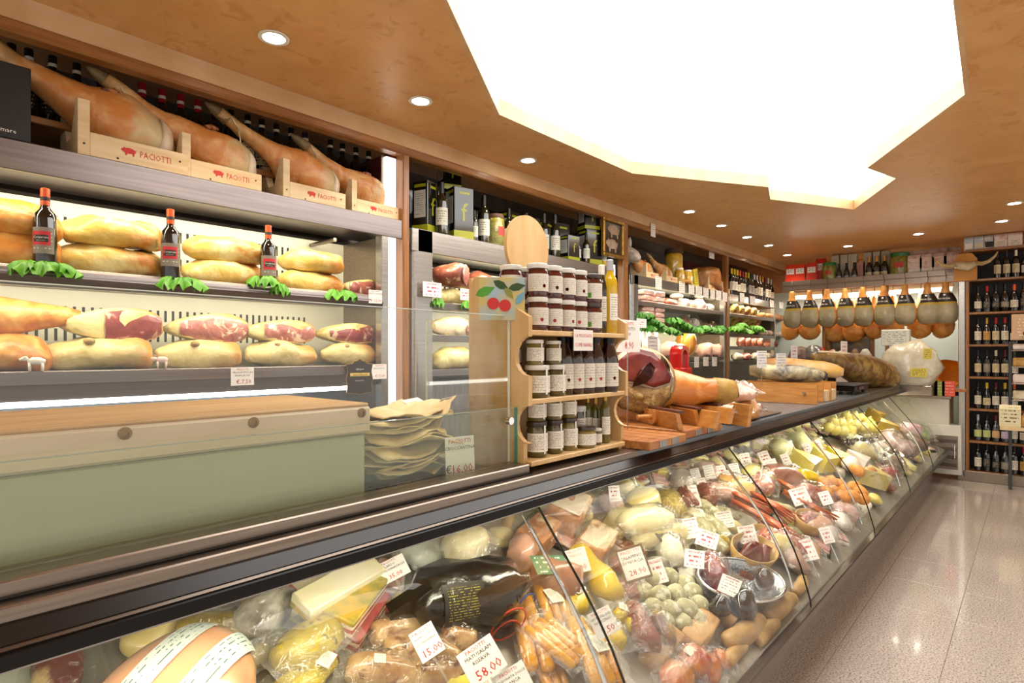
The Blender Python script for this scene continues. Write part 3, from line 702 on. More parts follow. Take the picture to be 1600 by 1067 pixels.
def rack(label, loc, rz=WALL, text=True, scale=1.0, group='pine ham racks'):
    t = thing('ham_rack', label, 'ham rack', loc, rz, group, scale=scale)
    link('end_board', RACK_END, t); sb = link('side_board', RACK_SIDE, t); link('side_board', RACK_SIDE2, t); link('floor_board', RACK_FLOOR, t)
    link('pig_emblem', PIGL, sb, (.455, -.1256, .045)); write('PACIOTTI', 0.034, ink_r, sb, .545, -.126, .042, 0.72)
    for x, z in ((.318, .04), (.42, .012), (.63, .05)):
        link('screw', RACK_SCREW, t, (x, -.1255, z), (PI / 2, 0, 0))
    return t
LEGS = [leg_mesh(s_) for s_ in range(4)]
def hoofham(label, loc, k=0, rz=WALL, scale=1.0, group='whole hoofed hams'):
    t = thing('whole_ham', label, 'ham', loc, rz, group, scale=scale)
    link('leg', LEGS[k % 4], t); link('brand_mark', BRAND, t); link('hoof', HOOF, t); link('string', ROPE, t); link('cut_end', BUTT, t)
    return t

# ruffled lettuce leaf: two lobes drooping over a shelf edge
def leaf_cluster(seed, w=0.07, mat=None, lobes=3, droop=0.05):
    rr = random.Random(seed); mb = MB()
    for l in range(lobes):
        a0 = -PI / 2 + (l - (lobes - 1) / 2) * 1.15 + rr.uniform(-.2, .2); L = w * rr.uniform(.75, 1.0); ph = rr.uniform(0, 6)
        g = []
        for i in range(9):
            u = i / 8; row = []
            for j in range(15):
                v = (j / 7 - 1); sp_ = .85 * (.25 + .75 * u)
                rim_ = u ** 2; ang = a0 + v * sp_; rad = L * (.1 + u * (.9 + .10 * math.sin(9 * v + ph) * rim_))
                z = .015 + .02 * math.sin(PI * u * .8) - droop * u * u + rim_ * .014 * math.sin(11 * v + ph) + .006 * math.sin(17 * v + 3 * u + ph) * u
                row.append((rad * math.cos(ang), rad * math.sin(ang), z))
            g.append(row)
        mb.loft(g, cap=False, close=False)
    return mb.mesh('leaf', mat or leafm, 'all', rough=0.004, rsc=60, seed=seed)
def lettuce(label, loc, seed, w=0.08, group='lettuce garnishes on the shelves', lobes=3, mat=None, droop=0.05, name='lettuce_leaf'):
    o = link(name, leaf_cluster(seed, w, mat, lobes, droop), None, loc, (0, 0, WALL)); return tag(o, label, 'lettuce', group)

# ---------------------------------------------------------------- bay 1: hoofed hams, wine bottles behind
S1 = 2.229
hoofY = [0.24, 0.70, 1.17, 1.60]
dsc = ['farthest left whole ham, cut by the picture edge, on a pine rack', 'second whole ham from the left with a long tan hoof and white string', 'third whole ham from the left, hoof tied with string, before dark bottles',
       'rightmost whole ham of the top shelf row beside the light strip']
for i, y in enumerate(hoofY):
    sc = (1.12, 1.0, 1.0, .92)[i]
    hoofham(dsc[i], (-2.95, y - .02, S1 + 0.0), i, scale=sc)
    rack(['pine ham rack with red pig logo at the far left of the top shelf', 'pine ham rack with red pig logo second from the left on the top shelf', 'pine ham rack with red pig logo third from the left on the top shelf',
          'pine ham rack with red pig logo at the right end of the top shelf'][i], (-2.95, y + 0.04 * (i == 0), S1), scale=sc)
BS = 2.394
bx = [(18, 'black'), (45, 'black'), (82, 'black'), (120, 'black'), (157, 'purple'), (222, 'red'), (253, 'red'), (282, 'red'), (309, 'red'), (334, 'black'), (361, 'black'), (387, 'black'), (409, 'black'), (432, 'black'), (455, 'black'), (477, 'purple'), (516, 'black'), (535, 'black'), (556, 'black'), (576, 'black')]
ring_w = M('neck_paper', hx('e6dcc6'), rough=0.6)
for i, (px, cc) in enumerate(bx):
    y = on_x(px, 200, -3.12).y
    cp = {'black': f_black, 'red': f_red, 'purple': f_purple}[cc]
    nm = {'black': 'black', 'red': 'red', 'purple': 'dark violet'}[cc]
    bottle('wine bottle with %s capsule behind the hoofed hams, %s from the left' % (nm, ORD[i]), (-3.12, y, BS), 'bordeaux' if cc != 'purple' else 'burgundy', cap=cp,
           lab=lab_k if i < 5 else (lab_w if cc == 'red' else lab_c), ring=ring_w, h=1.02, group='wine bottles in the niche behind the hams', rz=WALL - 0.6, slim=1.0)
bb = thing('wine_carton', 'tall black carton standing at the far left of the ham shelf', 'carton', (-2.86, 0.20, S1), WALL)
MB().bbox(0, .27, -.06, .10, 0, .275, .002).build('box', M('black_carton', hx('121317'), rough=0.35), bb)
write('amare', 0.022, card_w, bb, .20, -.0612, .028)

# ---------------------------------------------------------------- bay 1: shelf with stacked boned hams
S2 = 1.773
def boned(label, y, z, me, X=-2.98, rz=0.0, sc=1.0, group='boned hams on the wall fridge shelves', knob=False, roll=0.0, mirror=False):
    t = thing('boned_ham', label, 'ham', (X, y, z), 0, group, scale=sc); t.rotation_euler = (roll, 0, WALL + rz)
    link('rind', me, t)
    if knob: link('bone_end', knob_me, t, (-0.05, -0.075, 0.105))
    return t
def yx(px, X=-2.98): return on_x(px, 430, X).y
rows2 = [(-10, TANS, 'at the far left edge', 1.05), (168, PEARS, 'between the first and second red-labelled bottles', 1.04), (345, PEARS, 'between the second and third red-labelled bottles', 1.0), (482, PEARS, 'right of the third red-labelled bottle', 0.98)]
for i, (px, ms, w, sc) in enumerate(rows2):
    y = yx(px)
    boned('lower yellow boned ham of the stack %s' % w, y, S2, ms[i % len(ms)], sc=sc, rz=0.05 * (i - 1))
    boned('upper yellow boned ham of the stack %s' % w, y + 0.01, S2 + 0.118 * sc, ms[(i + 1) % len(ms)], sc=sc * 0.98, rz=-0.06 * (i - 1), roll=0.04)
grey_lab_extra_mat = M('ornate_red', hx('c2262e'), rough=0.5)
def ornate(lo, r):
    r2 = r + 0.0006; z0 = 0.075
    link('ornament', arc_label(r2, 0.082, 0.135, 0.82, grey_lab_extra_mat, name='ornament'), lo)
    link('plaque', arc_label(r2 + 0.0005, 0.094, 0.12, 0.62, ink_k, name='plaque'), lo)
    k = ('bt', r)
    if k not in _TX:
        me = text_mesh('Conjarum', 0.0125, ring_w).copy(); bend(me, r2 + 0.0011); _TX[k] = me
        me2 = text_mesh('VINO ROSSO', 0.005, ring_w).copy(); bend(me2, r2 + 0.0011); _TX[('bt2', r)] = me2
    link('lettering', _TX[k], lo, (0, 0, 0.111)); link('lettering', _TX[('bt2', r)], lo, (0, 0, 0.099))
for i, px in enumerate((71, 267, 420)):
    y = on_x(px, 416, -2.84).y
    bottle('dark wine bottle with orange capsule and grey red label, %s from the left' % ORD[i], (-2.845, y, S2), 'bordeaux', cap=f_orange, lab=lab_g, ring=ink_k, rz=WALL - 0.55 + 0.15 * i, extra=ornate,
           group='orange-capsuled wine bottles on the ham shelf', h=1.0, wrap=1.2)
for i, (px, py, w) in enumerate(((67, 420, .13), (281, 443, .12), (412, 440, .09), (437, 452, .06), (531, 461, .10))):
    p = on_x(px, py, -2.785)
    lettuce('bright green lettuce leaf on the shelf edge %s' % ['under the first orange-capsuled bottle', 'under the second orange-capsuled bottle', 'left of the third orange-capsuled bottle', 'right below the third orange-capsuled bottle', 'near the cut ham at the shelf end'][i],
            (-2.80, p.y, p.z + 0.0), 30 + i, w, lobes=3 if w > .08 else 2)
cutham('cut ham piece with pink face at the right end of the upper shelf', (-2.97, yx(568), S2), 0.30, 0.10, 0.06, 5, meat_p, 0.1)
p = on_x(587, 474, -2.775); card('white price card 12,00 on the upper ham shelf edge', (-2.778, p.y, p.z), 0.08, 0.075, WALL - .2, lines=['PRATO NORDE'], price='€.12,00', psize=.022)

# ---------------------------------------------------------------- bay 1: lower shelf
S3 = 1.379
low = [(152, 0, 'first'), (310, 1, 'second'), (435, 2, 'third'), (540, 3, 'fourth')]
for px, k, o_ in low:
    boned('pale fat-covered boned ham on the lower shelf, %s from the left' % o_, yx(px, -2.97) + 0.0, S3, FATS[k], X=-2.97, sc=(1.1, 1.03, 1.0, .98)[k], rz=0.08, knob=True)
ups = [(180, meat, 'with a deep red oval cut face'), (328, meat_p, 'with a broad pink cut face'), (440, meat_p, 'with a grey-pink white-rimmed face'), (546, meat, 'with a torn dark red face')]
for k, (px, mt, d) in enumerate(ups):
    cutham('cut ham %s, upper row of the lower shelf' % d, (-2.97, yx(px, -2.97), S3 + 0.118), (.36, .36, .37, .38)[k], .12, (.082, .078, .07, .068)[k], 40 + k, mt, 0.1, k0=(3, 1, 2, 1)[k])
boned('tan boned ham lying on the lower shelf at the far left edge', yx(-25, -2.97), S3, TANS[1], X=-2.97, sc=1.05)
tt = thing('long_ham', 'long orange ham leg lying on top at the far left of the lower shelf', 'ham', (-2.97, yx(-45, -2.97), S3 + 0.125), WALL)
MB().tube([(-.2, 0, .07), (-.1, 0, .075), (0, 0, .075), (.1, 0, .08), (.19, 0, .085), (.28, 0, .09), (.33, 0, .088)], [.08, .1, .095, .075, .055, .042, .035], 18).build('rind', ham_tan, tt, 'all', rough=.012, rsc=9)
MB().tube([(.325, 0, .088), (.345, 0, .087)], [.034, .025], 12).build('shank_end', fat_w, tt, 'all')
fig_w = M('white_figurine', hx('f2ece0'), rough=0.4); fig_p = M('pink_figurine', hx('e9cfc4'), rough=0.4)
def figurine(label, px, m, pig):
    p = on_x(px, 578, -2.815); t = thing('pig_figurine' if pig else 'sheep_figurine', label, 'figurine', (-2.815, p.y, S3), WALL - .3)
    mb = MB(); s_ = 0.8 if pig else 1.0
    mb.tube([(-.022 * s_, 0, .034), (-.008, 0, .037), (.012, 0, .037), (.03 * s_, 0, .034)], [.008, .015, .015, .009], 12)
    mb.ball((-.03 * s_, 0, .046 if not pig else .04), .011, .009, .009, 10, 6); mb.tube([(-.036 * s_, 0, .045), (-.047 * s_, 0, .041)], [.007, .005], 8)
    mb.build('body', m, t, 'all')
    for x in (-.016, .022):
        for y in (-.008, .008): MB().tube([(x * s_, y, .03), (x * s_, y, 0)], [.005, .0035], 8).build('leg', m, t, 'all')
    for y in (-.008, .008): MB().tube([(-.028 * s_, y, .052), (-.03 * s_, y * 1.7, .06 if pig else .05)], [.004, .002], 6).build('ear', m, t, 'all')
figurine('small white sheep figurine at the front of the lower ham shelf', 55, fig_w, False)
figurine('small pinkish pig figurine between two pale hams', 252, fig_p, True)
def cardx(label, px0, py0, px1, py1, X=-2.77, stem=None, **k):
    """card hanging on a plane of the long wall, given by two opposite corners in the photograph"""
    a = on_x(px0, py1, X); b = on_x(px1, py1, X); c_ = on_x((px0 + px1) / 2, py0, X); d_ = on_x((px0 + px1) / 2, py1, X)
    t = card(label, (X, d_.y, d_.z), abs(b.y - a.y), c_.z - d_.z, WALL, **k)
    if stem is not None: MB().box(-.003, .003, .0012, .003, stem - d_.z, .02).build('stem', steel_b, t)
    return t
cardx('white price card 7,50 hanging from the lower ham shelf', 361, 574, 397, 602, -2.78, lines=['PROSCIUTTO DI', 'NORCIA IGP'], price='€.7,50')
cardx('white price card 12,00 beside the black shield sign', 581, 569, 604, 592, -2.78, lines=['PROSCIUTTO'], price='€.12,00')
p = on_x(562, 612, -2.765); sg = thing('shield_sign', 'black shield-shaped sign with gold band hanging at the fridge end', 'sign', (-2.765, p.y, p.z), WALL - .25)
SH = [(-.07, 0), (-.03, -.006), (0, -.012), (.03, -.006), (.07, 0), (.065, .03), (.073, .07), (.065, .11), (.073, .15), (.04, .152), (.03, .165), (.012, .168), (0, .178), (-.012, .168), (-.03, .165), (-.04, .152), (-.073, .15), (-.065, .11), (-.073, .07), (-.065, .03)]
MB().prism(SH, 1, -.003, .003).build('plate', M('sign_black', hx('2a2119'), rough=.3), sg)
MB().prism([(x * 1.04, (z - .08) * 1.04 + .08) for x, z in SH], 1, 0.0, .005).build('border', M('sign_gold', hx('b08c4a'), rough=.4, metal=.4), sg)
MB().bbox(-.055, .055, -.006, -.003, .085, .103, .002).build('band', M('band_gold', hx('e0bf62'), rough=.4), sg)
write('Saint Marcel', .016, ink_k, sg, 0, -.0065, .094); write('PROSCIUTTO', .008, card_w, sg, 0, -.0035, .06); write('CRUDO', .013, card_w, sg, 0, -.0035, .122)
# ---------------------------------------------------------------- bay 2: fridge, oil tins and bottles on top
f2 = fridge('meat_fridge', 'steel wall fridge behind the wooden jar stand, oil tins on top', 2.27, 4.55, 2.20, (1.76, 1.555, 1.337), [(1.86, 1.94)], rail=0.14, post=0.16, lights=((2.095, 1.0), (1.735, .6), (1.53, .5)))
nb2 = struct('trim_6', MB().box(-3.39, -3.37, 2.25, 4.55, 2.2, 2.62), M('smoked_mirror2', hx('3a3838'), rough=0.08, metal=0.7))
TOP2 = 2.201
tin_k = M('tin_black', hx('15150f'), rough=0.16, coat=0.6); tin_g = M('tin_front', hx('232421'), rough=0.12, metal=0.5, coat=0.8); olive_b = M('olive_green_band', hx('a3a51f'), rough=0.25); tin_t = print_mat('tin_text', hx('d3cfc4'), hx('5c5a52'), 12, fill=.4, chars=18)
def tin(label, px, py, X, w=.155, d=.12, h=.33, z=TOP2, rz=0.0):
    y = on_x(px, py, X).y
    t = thing('oil_tin', label, 'oil tin', (X, y, z), WALL + rz, 'black olive oil tins')
    MB().bbox(-w / 2, w / 2, -d / 2, d / 2, 0, h, .004).build('body', tin_k, t)
    for sg_, (a, b, ax) in enumerate(((w, d, 0), (d, w, 1))):
        pass
    fr = MB().bbox(-w * .46, w * .46, -d / 2 - .001, -d / 2, h * .17, h * .97, .0004).build('front_panel', tin_g, t)
    write('f', h * .52, olive_b, fr, 0.0, -d / 2 - .0016, h * .5)
    MB().box(-w * .25, w * .3, -d / 2 - .0018, -d / 2 - .001, h * .86, h * .91).build('top_band', olive_b, fr)
    MB().box(-w / 2 - .0006, w / 2 + .0006, -d / 2 - .0006, d / 2 + .0006, h * .012, h * .16).build('green_band', olive_b, t)
    sl = MB().box(-w / 2 - .0012, -w / 2, -d * .36, d * .36, h * .3, h * .82).build('text_panel', tin_t, t, uv=True)
    MB().box(-w / 2 - .0012, -w / 2, -d * .36, d * .36, h * .88, h * .94).build('side_band', olive_b, t)
    return t
tin('black oil tin in the back corner beside the wood upright', 648, 330, -3.15, rz=-.3)
tin('front left oil tin, turned so its white text side shows', 664, 360, -2.92, w=.11, rz=.25, h=.33)
tin('large oil tin with big f, left front', 718, 364, -2.90, w=.15, rz=-.25, h=.345)
tin('oil tin standing alone on top of two left tins', 702, 300, -3.02, w=.13, h=.235, z=TOP2 + .352, rz=-.35)
tin('oil tin hidden behind the left front tins', 690, 330, -3.06, h=.34, rz=0)
tin('small dark tin in the second row right of the large f tin', 742, 350, -3.16, h=.30)
tin('oil tin with f behind the olive jar', 795, 346, -3.06, w=.17, rz=.1, h=.33)
tin('oil tin with f second in the back row', 826, 342, -3.08, w=.15, rz=-.1, h=.335)
tin('narrow oil tin third in the back row', 848, 350, -3.08, w=.13, rz=.2, h=.34)
tin('oil tin with f fourth in the back row', 872, 360, -3.05, w=.16, rz=-.15, h=.34)
tin('small oil tin at the front between two bottles', 890, 400, -2.89, w=.14, d=.1, h=.21, rz=-.1)
tin('right front oil tin with tall f at the shelf end', 922, 404, -2.90, w=.17, h=.31, rz=-.3)
tin('right upper oil tin stacked on the end tin', 920, 350, -2.92, w=.155, h=.20, z=TOP2 + .312, rz=-.4)
ob = [(690, -2.84, 1.12, 'before the large left f tin'), (741, -2.88, .74, 'short, left of the tall bottle'), (756, -2.88, 1.15, 'tall, left of the olive jar'), (795, -2.88, 1.0, 'right of the olive jar'), (822, -2.88, 1.0, 'second right of the olive jar'),
      (838, -2.86, .62, 'smallest, behind the round wooden board'), (850, -2.88, 1.12, 'fourth right of the olive jar'), (867, -2.86, 1.15, 'just left of the small front tin'), (903, -2.86, .72, 'between the small tin and the end tin'), (916, -2.85, .85, 'before the right end tin')]
lab_oil = print_mat('label_oil', hx('d6d2c2'), hx('7a7a52'), 7)
for px, X, h, w in ob:
    bottle('dark oil bottle among tins, %s' % w, (X, on_x(px, 370, X).y, TOP2), 'bordeaux', green_g, f_black, lab_oil, h=h * .98, rz=WALL - .7, group='oil bottles among the tins', name='oil_bottle')
bottle('thin bottle of yellow oil at the end of the tin shelf', (-2.85, on_x(943, 405, -2.85).y, TOP2), 'oil', M('yellow_oil', hx('c9a514'), rough=.08, coat=1), f_black, lab_oil, h=1.0, rz=WALL - .6, name='oil_bottle')
def veg_mat(nm, a, b, sc=38):
    return M(nm, hx(a), hx(b), rough=.12, scale=sc, bump=.5, bscale=sc, coat=1.0)
olive_f = veg_mat('olives', '9a9340', '6f6a22')
yellow_f = veg_mat('yellow_peppers', 'd9b02a', 'a8862a')
def crock(label, loc, r, h, cont, lid, lidr=None, dome=False, rz=0, labm=None):
    t = thing('preserve_jar', label, 'jar', loc, WALL)
    MB().lathe([(r * .93, 0), (r, .01), (r, h * .78), (r * .9, h * .86), (r * .72, h * .9), (r * .72, h * .93), (0, h * .93)], 18).build('glass_body', cont, t, True)
    lr = lidr or r * .8
    pr_ = [(lr, h * .86), (lr, h * .93), (lr * .9, h * .99), (lr * .5, h), (0, h)] if dome else [(lr, h * .9), (lr, h), (lr * .95, h * 1.01), (0, h * 1.01)]
    MB().lathe(pr_, 18).build('lid', lid, t, True)
    if labm: link('label', arc_label(r + .0006, h * .3, h * .58, .5, labm), t)
    return t
crock('glass jar of green olives with a brown cloth cover on the tin shelf', (-2.87, on_x(774, 372, -2.87).y, TOP2), .066, .225, olive_f, M('brown_cloth', hx('5a3a24'), hx('432a18'), rough=.8, scale=20), .062, True, labm=M('red_label', hx('b5382a'), rough=.5))
# framed picture with two pigs
pa = on_x(941, 395, -2.79); pb = on_x(975, 395, -2.79)
fp = thing('framed_picture', 'gold framed dark picture of two pale pigs', 'picture', (-2.80, pa.y, 2.285), WALL)
fw = pb.y - pa.y - .02; fh = .335
MB().bbox(.02, fw - .02, -.008, 0, .02, fh - .02, .002).build('canvas', M('picture_dark', hx('2b221b'), hx('3a3028'), rough=.3, scale=4), fp)
gold_f = M('gilt_frame', hx('b48a3c'), hx('8a6526'), rough=.3, metal=.6, scale=30, bump=.2)
for b_ in ((0, fw, 0, .03), (0, fw, fh - .03, fh)): MB().bbox(b_[0], b_[1], -.03, .006, b_[2], b_[3], .006).build('frame_bar', gold_f, fp)
for x_ in (0, fw - .03): MB().bbox(x_, x_ + .03, -.03, .006, .03, fh - .03, .006).build('frame_bar', gold_f, fp)
pigp = pig_mesh(.2, M('painted_pig', hx('b59a80'), hx('9a8066'), rough=.6, scale=20))
link('painted_pig', pigp, fp, (fw * .55, -.0095, fh * .70)); link('painted_pig', pigp, fp, (fw * .46, -.0095, fh * .32))

# bay 2 shelves
def lump(name, label, loc, L, W, Hh, mat, seed, rz=0.0, cat='meat', group=None, n=16, rough=.012, rsc=11, cut=None, cutmat=None, pw=1.0, roll=0.0, pitch=0.0, M4=None):
    """roundish loaf of meat lying on a surface; optional cut end disc"""
    t = thing(name, label, cat, loc, 0, group); t.rotation_euler = (roll, pitch, WALL + rz)
    if M4 is not None: t.matrix_basis = M4
    ts = [(-.5, .25), (-.47, .5), (-.42, .68), (-.33, .86), (-.2, .96), (-.05, 1), (.1, 1), (.22, .95), (.33, .85), (.42, .66), (.47, .48), (.5, .25)]
    if cut: ts = ts[:7] + [(.2, .99), (.3, .97), (.42, .93)]
    st = [(t_ * L, L * .03 * math.sin(t_ * 5 + seed), Hh * .8, W * p ** pw, Hh * p ** pw) for t_, p in ts]
    mb = MB().loft(rings_x(st, 18, .8)); am = .16 * min(W, Hh)
    mb.v = [tuple(Vector(v) + noise.noise_vector(Vector(v) * (2.6 / L) + Vector((seed * 2.3, seed, 0))) * am * 1.5 + noise.noise_vector(Vector(v) * (9 / L) + Vector((seed, 5, 0))) * am * .45) for v in mb.v]
    mb.build('body', mat, t, 'all')
    if cut:
        x, y_, z, a, b = st[-1]
        n = 18; fr = [[(x + .004 + .008 * (1 - q), y_ + a * q * .97 * math.cos(2 * PI * k / n), z + max(-b * .8, b * q * .97 * math.sin(2 * PI * k / n))) for k in range(n)] for q in (1, .7, .35, .02)]
        MB().loft(fr, cap=True).build('cut_face', cutmat or meat, t, 'all', rough=.003, rsc=30)
    return t
B2 = -2.95
lump('cured_meat', 'dark peppered cured meat with red cut end on the top shelf behind the post', (B2, on_x(703, 440, B2).y, 1.892), .26, .12, .085, meat_b, 3, rz=-1.0, cut=True, cutmat=meat_p)
boned('short pale ham under the dark peppered cured meat', on_x(703, 470, B2).y, 1.762, FATS[2], X=B2, sc=(.55, .9, .85))
boned('pale ham piece half hidden left of the jar stand', on_x(735, 470, B2).y + .1, 1.762, PEARS[2], X=-3.05, sc=(.7, .9, 1))
lump('cured_meat', 'brown cured shoulder on the top shelf beside the jar stand', (-3.0, on_x(752, 440, -3.0).y, 1.87), .25, .1, .09, meat_b, 8, rz=.3)
cutham('pale cut ham with round pink slice face on the second shelf', (B2, on_x(702, 520, B2).y, 1.557), .30, .11, .075, 9, fat_w, -.2)
lump('ham_end', 'small pink ham end beside the pale cut ham', (-2.88, on_x(722, 520, -2.88).y, 1.557), .10, .05, .045, fat_w, 4, rz=-1.2, cut=True, cutmat=meat_p)
boned('pale ham with yellow end on the bottom shelf left of the jar stand', on_x(702, 560, B2).y, 1.339, FATS[0], X=B2, sc=(.85, 1, 1.15))
lump('cured_meat', 'small grey salami lump on the bottom shelf beside the jar stand', (B2, on_x(737, 560, B2).y, 1.339), .18, .07, .06, M('grey_salami', hx('8d7f78'), hx('b0a49a'), rough=.5, scale=30), 5)
cardx('pink lettered price card tied to the rounded fridge post', 661, 441, 690, 464, -2.76, lines=None, head=True, mat=fake_red)
cardx('small price card beside the short pale ham', 719, 451, 735, 469, -2.80, head=False, mat=fake_red)
lettuce('small lettuce leaf at the left of the fridge shelf edge', (-2.81, on_x(682, 470, -2.81).y, 1.762), 51, .06, lobes=2)
lettuce('lettuce leaf under the small price card beside the jar stand', (-2.81, on_x(732, 475, -2.81).y, 1.762), 52, .1, lobes=3)
for Z_, x0, x1, nm in ((1.06, 2.5, 4.5, 'a'),):
    w_ = thing('glass_cabinet', 'grey tiled back panel below the middle fridge', 'panel', (0, 0, 0))
    MB().bbox(-3.2, -2.84, x0 - .25, x1, .3, 1.26, .004).build('panel', M('grey_panel', hx('77706a'), hx('655e58'), rough=.35, scale=5, stretch=(1, 8, 1)), w_)
    for zz in (.62, .83, 1.04): MB().box(-2.8395, -2.838, x0 - .25, x1, zz, zz + .008).build('panel_joint', ink_k, w_)

# ---------------------------------------------------------------- birch display stand with jars
sd = thing('display_stand', 'birch plywood display stand with three shelves and round top board', 'display stand', (0, 0, 0))
prof = [(-1.42, 1.076), (-1.42, 1.66), (-1.415, 1.69), (-1.40, 1.705), (-1.385, 1.70), (-1.36, 1.665), (-1.17, 1.56), (-1.17, 1.50)]
def notch(zc, r): return [(-1.17 - r * math.cos(a) * .9, zc + r * math.sin(a)) for a in [PI / 2 - k * PI / 8 for k in range(9)]]
prof += notch(1.437, .062) + [(-1.17, 1.372), (-1.17, 1.30)] + notch(1.225, .058) + [(-1.19, 1.165), (-1.19, 1.12), (-1.20, 1.076)]
for y in (1.405, 1.985): MB().prism(prof, 1, y, y + .018).build('side_panel', birch, sd)
SZ = (1.519, 1.302, 1.108)
for z in SZ: MB().bbox(-1.42, -1.172, 1.423, 1.985, z - .016, z, .002).build('shelf', birch, sd)
for z in SZ[1:]: MB().box(-1.425, -1.405, 1.40, 2.01, z - .02, z).build('back_rail', birch, sd)
MB().box(-1.432, -1.42, 1.405, 2.003, 1.076, 1.70).build('back_panel', birch, sd)
dsk = on_x(823, 388, -1.43)
MB().tube([(-1.436, dsk.y, dsk.z), (-1.422, dsk.y, dsk.z)], .122, 40).build('round_top', birch, sd)
w0 = M('jar_lid_white', hx('ece8df'), rough=.3); lidk = M('jar_lid_dark', hx('3a2a20'), rough=.3, coat=.4)
jam = M('jam', hx('3c0d0b'), hx('56140e'), rough=.1, scale=20, coat=1); pate = M('olive_paste', hx('5c5220'), hx('3f3a18'), rough=.12, scale=30, coat=1); honey = M('artichoke', hx('8d7a3a'), hx('5f5426'), rough=.12, scale=26, coat=1)
dotm = M('red_dot', hx('b0242c'), rough=.5); grn = M('green_mark', hx('5c9a2a'), rough=.5)
lab_j = print_mat('label_jar', hx('ded6c6'), hx('a79d90'), 9, fill=.35, chars=16)
def jar(label, loc, r=.036, h=.105, cont=None, lid=None, lab=None, mark='dot', band=False, group='jars on the birch stand', rz=None):
    t = thing('jar', label, 'jar', loc, WALL - .62 if rz is None else rz, group)
    cont = cont or jam
    k = ('jar', round(r, 4), round(h, 4), cont.name)
    if k not in _BM:
        _BM[k] = MB().lathe([(r * .9, 0), (r, .006), (r, h * .74), (r * .88, h * .82), (r * .86, h * .86), (0, h * .86)], 18).mesh('glass_body', cont, True)
    link('glass_body', _BM[k], t)
    k = ('lid', round(r, 4), round(h, 4), lid.name)
    if k not in _BM: _BM[k] = MB().lathe([(r * .95, h * .85), (r * .97, h * .86), (r * .97, h * .985), (r * .9, h), (0, h)], 18).mesh('lid', lid, True)
    link('lid', _BM[k], t)
    lo = link('label', arc_label(r + .0005, h * .16, h * .68, 1.25, lab or lab_j), t)
    if mark == 'dot':
        k = ('dot', round(r, 4))
        if k not in _TX:
            me = MB().prism([(.006 * math.cos(a), .006 * math.sin(a)) for a in [2 * PI * i / 12 for i in range(12)]], 1, 0, .0001).mesh('mark', dotm); bend(me, r + .0009); _TX[k] = me
        link('mark', _TX[k], lo, (0, 0, h * .32), (0, 0, R.uniform(-.2, .9)))
    elif mark == 'green': link('mark', arc_label(r + .0009, h * .2, h * .36, .25, grn, name='green'), lo, None, (0, 0, -.6))
    if band: link('seal_strip', arc_label(r + .0011, h * .1, h * .9, .10, w0, name='seal'), lo, None, (0, 0, .55))
    return t
def fy(px, X=-1.205): return on_x(px, 500, X).y
words_j = ['first', 'second', 'third', 'fourth', 'fifth']
for lay in (0, 1):
    for i, px in enumerate((836, 859, 880, 899, 921)):
        r = .039 if i == 4 else .036
        jar('dark cherry jam jar, %s layer of the top stand shelf, %s from the left' % (['lower', 'upper'][lay], words_j[i]), (-1.212, fy(px, -1.212) + .012, SZ[0] + .0005 + lay * .1085 - (.004 * lay if i == 4 else 0)), r, .108, jam, w0 if i < 4 else lidk, mark='dot' if i < 4 else 'green')
for i, px in enumerate((778, 803)):
    jar('jam jar behind the cherry leaflet, %s one' % ['left', 'right'][i], (-1.30 - .0 * i, 1.47 + .085 * i, SZ[0] + .109), .038, .108, jam, w0, mark=None)
    jar('jam jar under the one behind the cherry leaflet, %s one' % ['left', 'right'][i], (-1.30 - .0 * i, 1.47 + .085 * i, SZ[0] + .0005), .038, .108, jam, w0, mark=None)
bottle('slim oil bottle with cream label at the right of the top stand shelf', (-1.235, fy(940, -1.235), SZ[0] + .001), 'oil', green_g, w0, lab_t, h=.93, rz=WALL - .7, name='oil_bottle')
bottle('tall clear bottle of golden oil at the right end of the top stand shelf', (-1.212, fy(953, -1.212), SZ[0] + .001), 'oil', M('golden_oil', hx('c8a012'), rough=.08, coat=1), f_silver, lab_t, h=1.0, rz=WALL - .3, name='oil_bottle', wrap=.7)
# second shelf
z = SZ[1] + .0005
jar('wide green pesto jar at the left of the middle stand shelf', (-1.22, fy(836, -1.22) + .01, z), .042, .105, pate, w0, lab_t, None, True)
jar('second green pesto jar on the middle stand shelf', (-1.222, fy(865, -1.222) + .01, z), .036, .105, pate, w0, lab_t, None, True)
jar('small jar stacked on the wide pesto jar', (-1.225, fy(832, -1.225) + .012, z + .106), .030, .082, honey, w0, lab_t, None, True)
jar('small jar stacked on the second pesto jar', (-1.225, fy(861, -1.225) + .012, z + .106), .028, .080, honey, w0, lab_t, None, True)
jar('jar in the round notch of the middle stand shelf', (-1.30, 1.475, z), .036, .10, pate, w0, lab_t, None, True)
jar('small jar on top of the jar in the round notch', (-1.30, 1.475, z + .101), .03, .08, honey, w0, lab_t, None, True)
sauce = M('dark_sauce', hx('240a08'), rough=.08, coat=1)
for i, px in enumerate((880, 897, 914, 930, 951)):
    bottle('dark sour cherry sauce bottle on the middle stand shelf, %s from the left' % words_j[i], (-1.235 + .008 * i, fy(px, -1.235 + .008 * i), z), 'passata', sauce, f_black, lab_j, h=1.02, rz=WALL - .62, name='sauce_bottle', group='sauce bottles on the birch stand',
           extra=(lambda lo, r: link('mark', _TX[('dot', .036)], lo, (0, 0, .05), (0, 0, .25))))
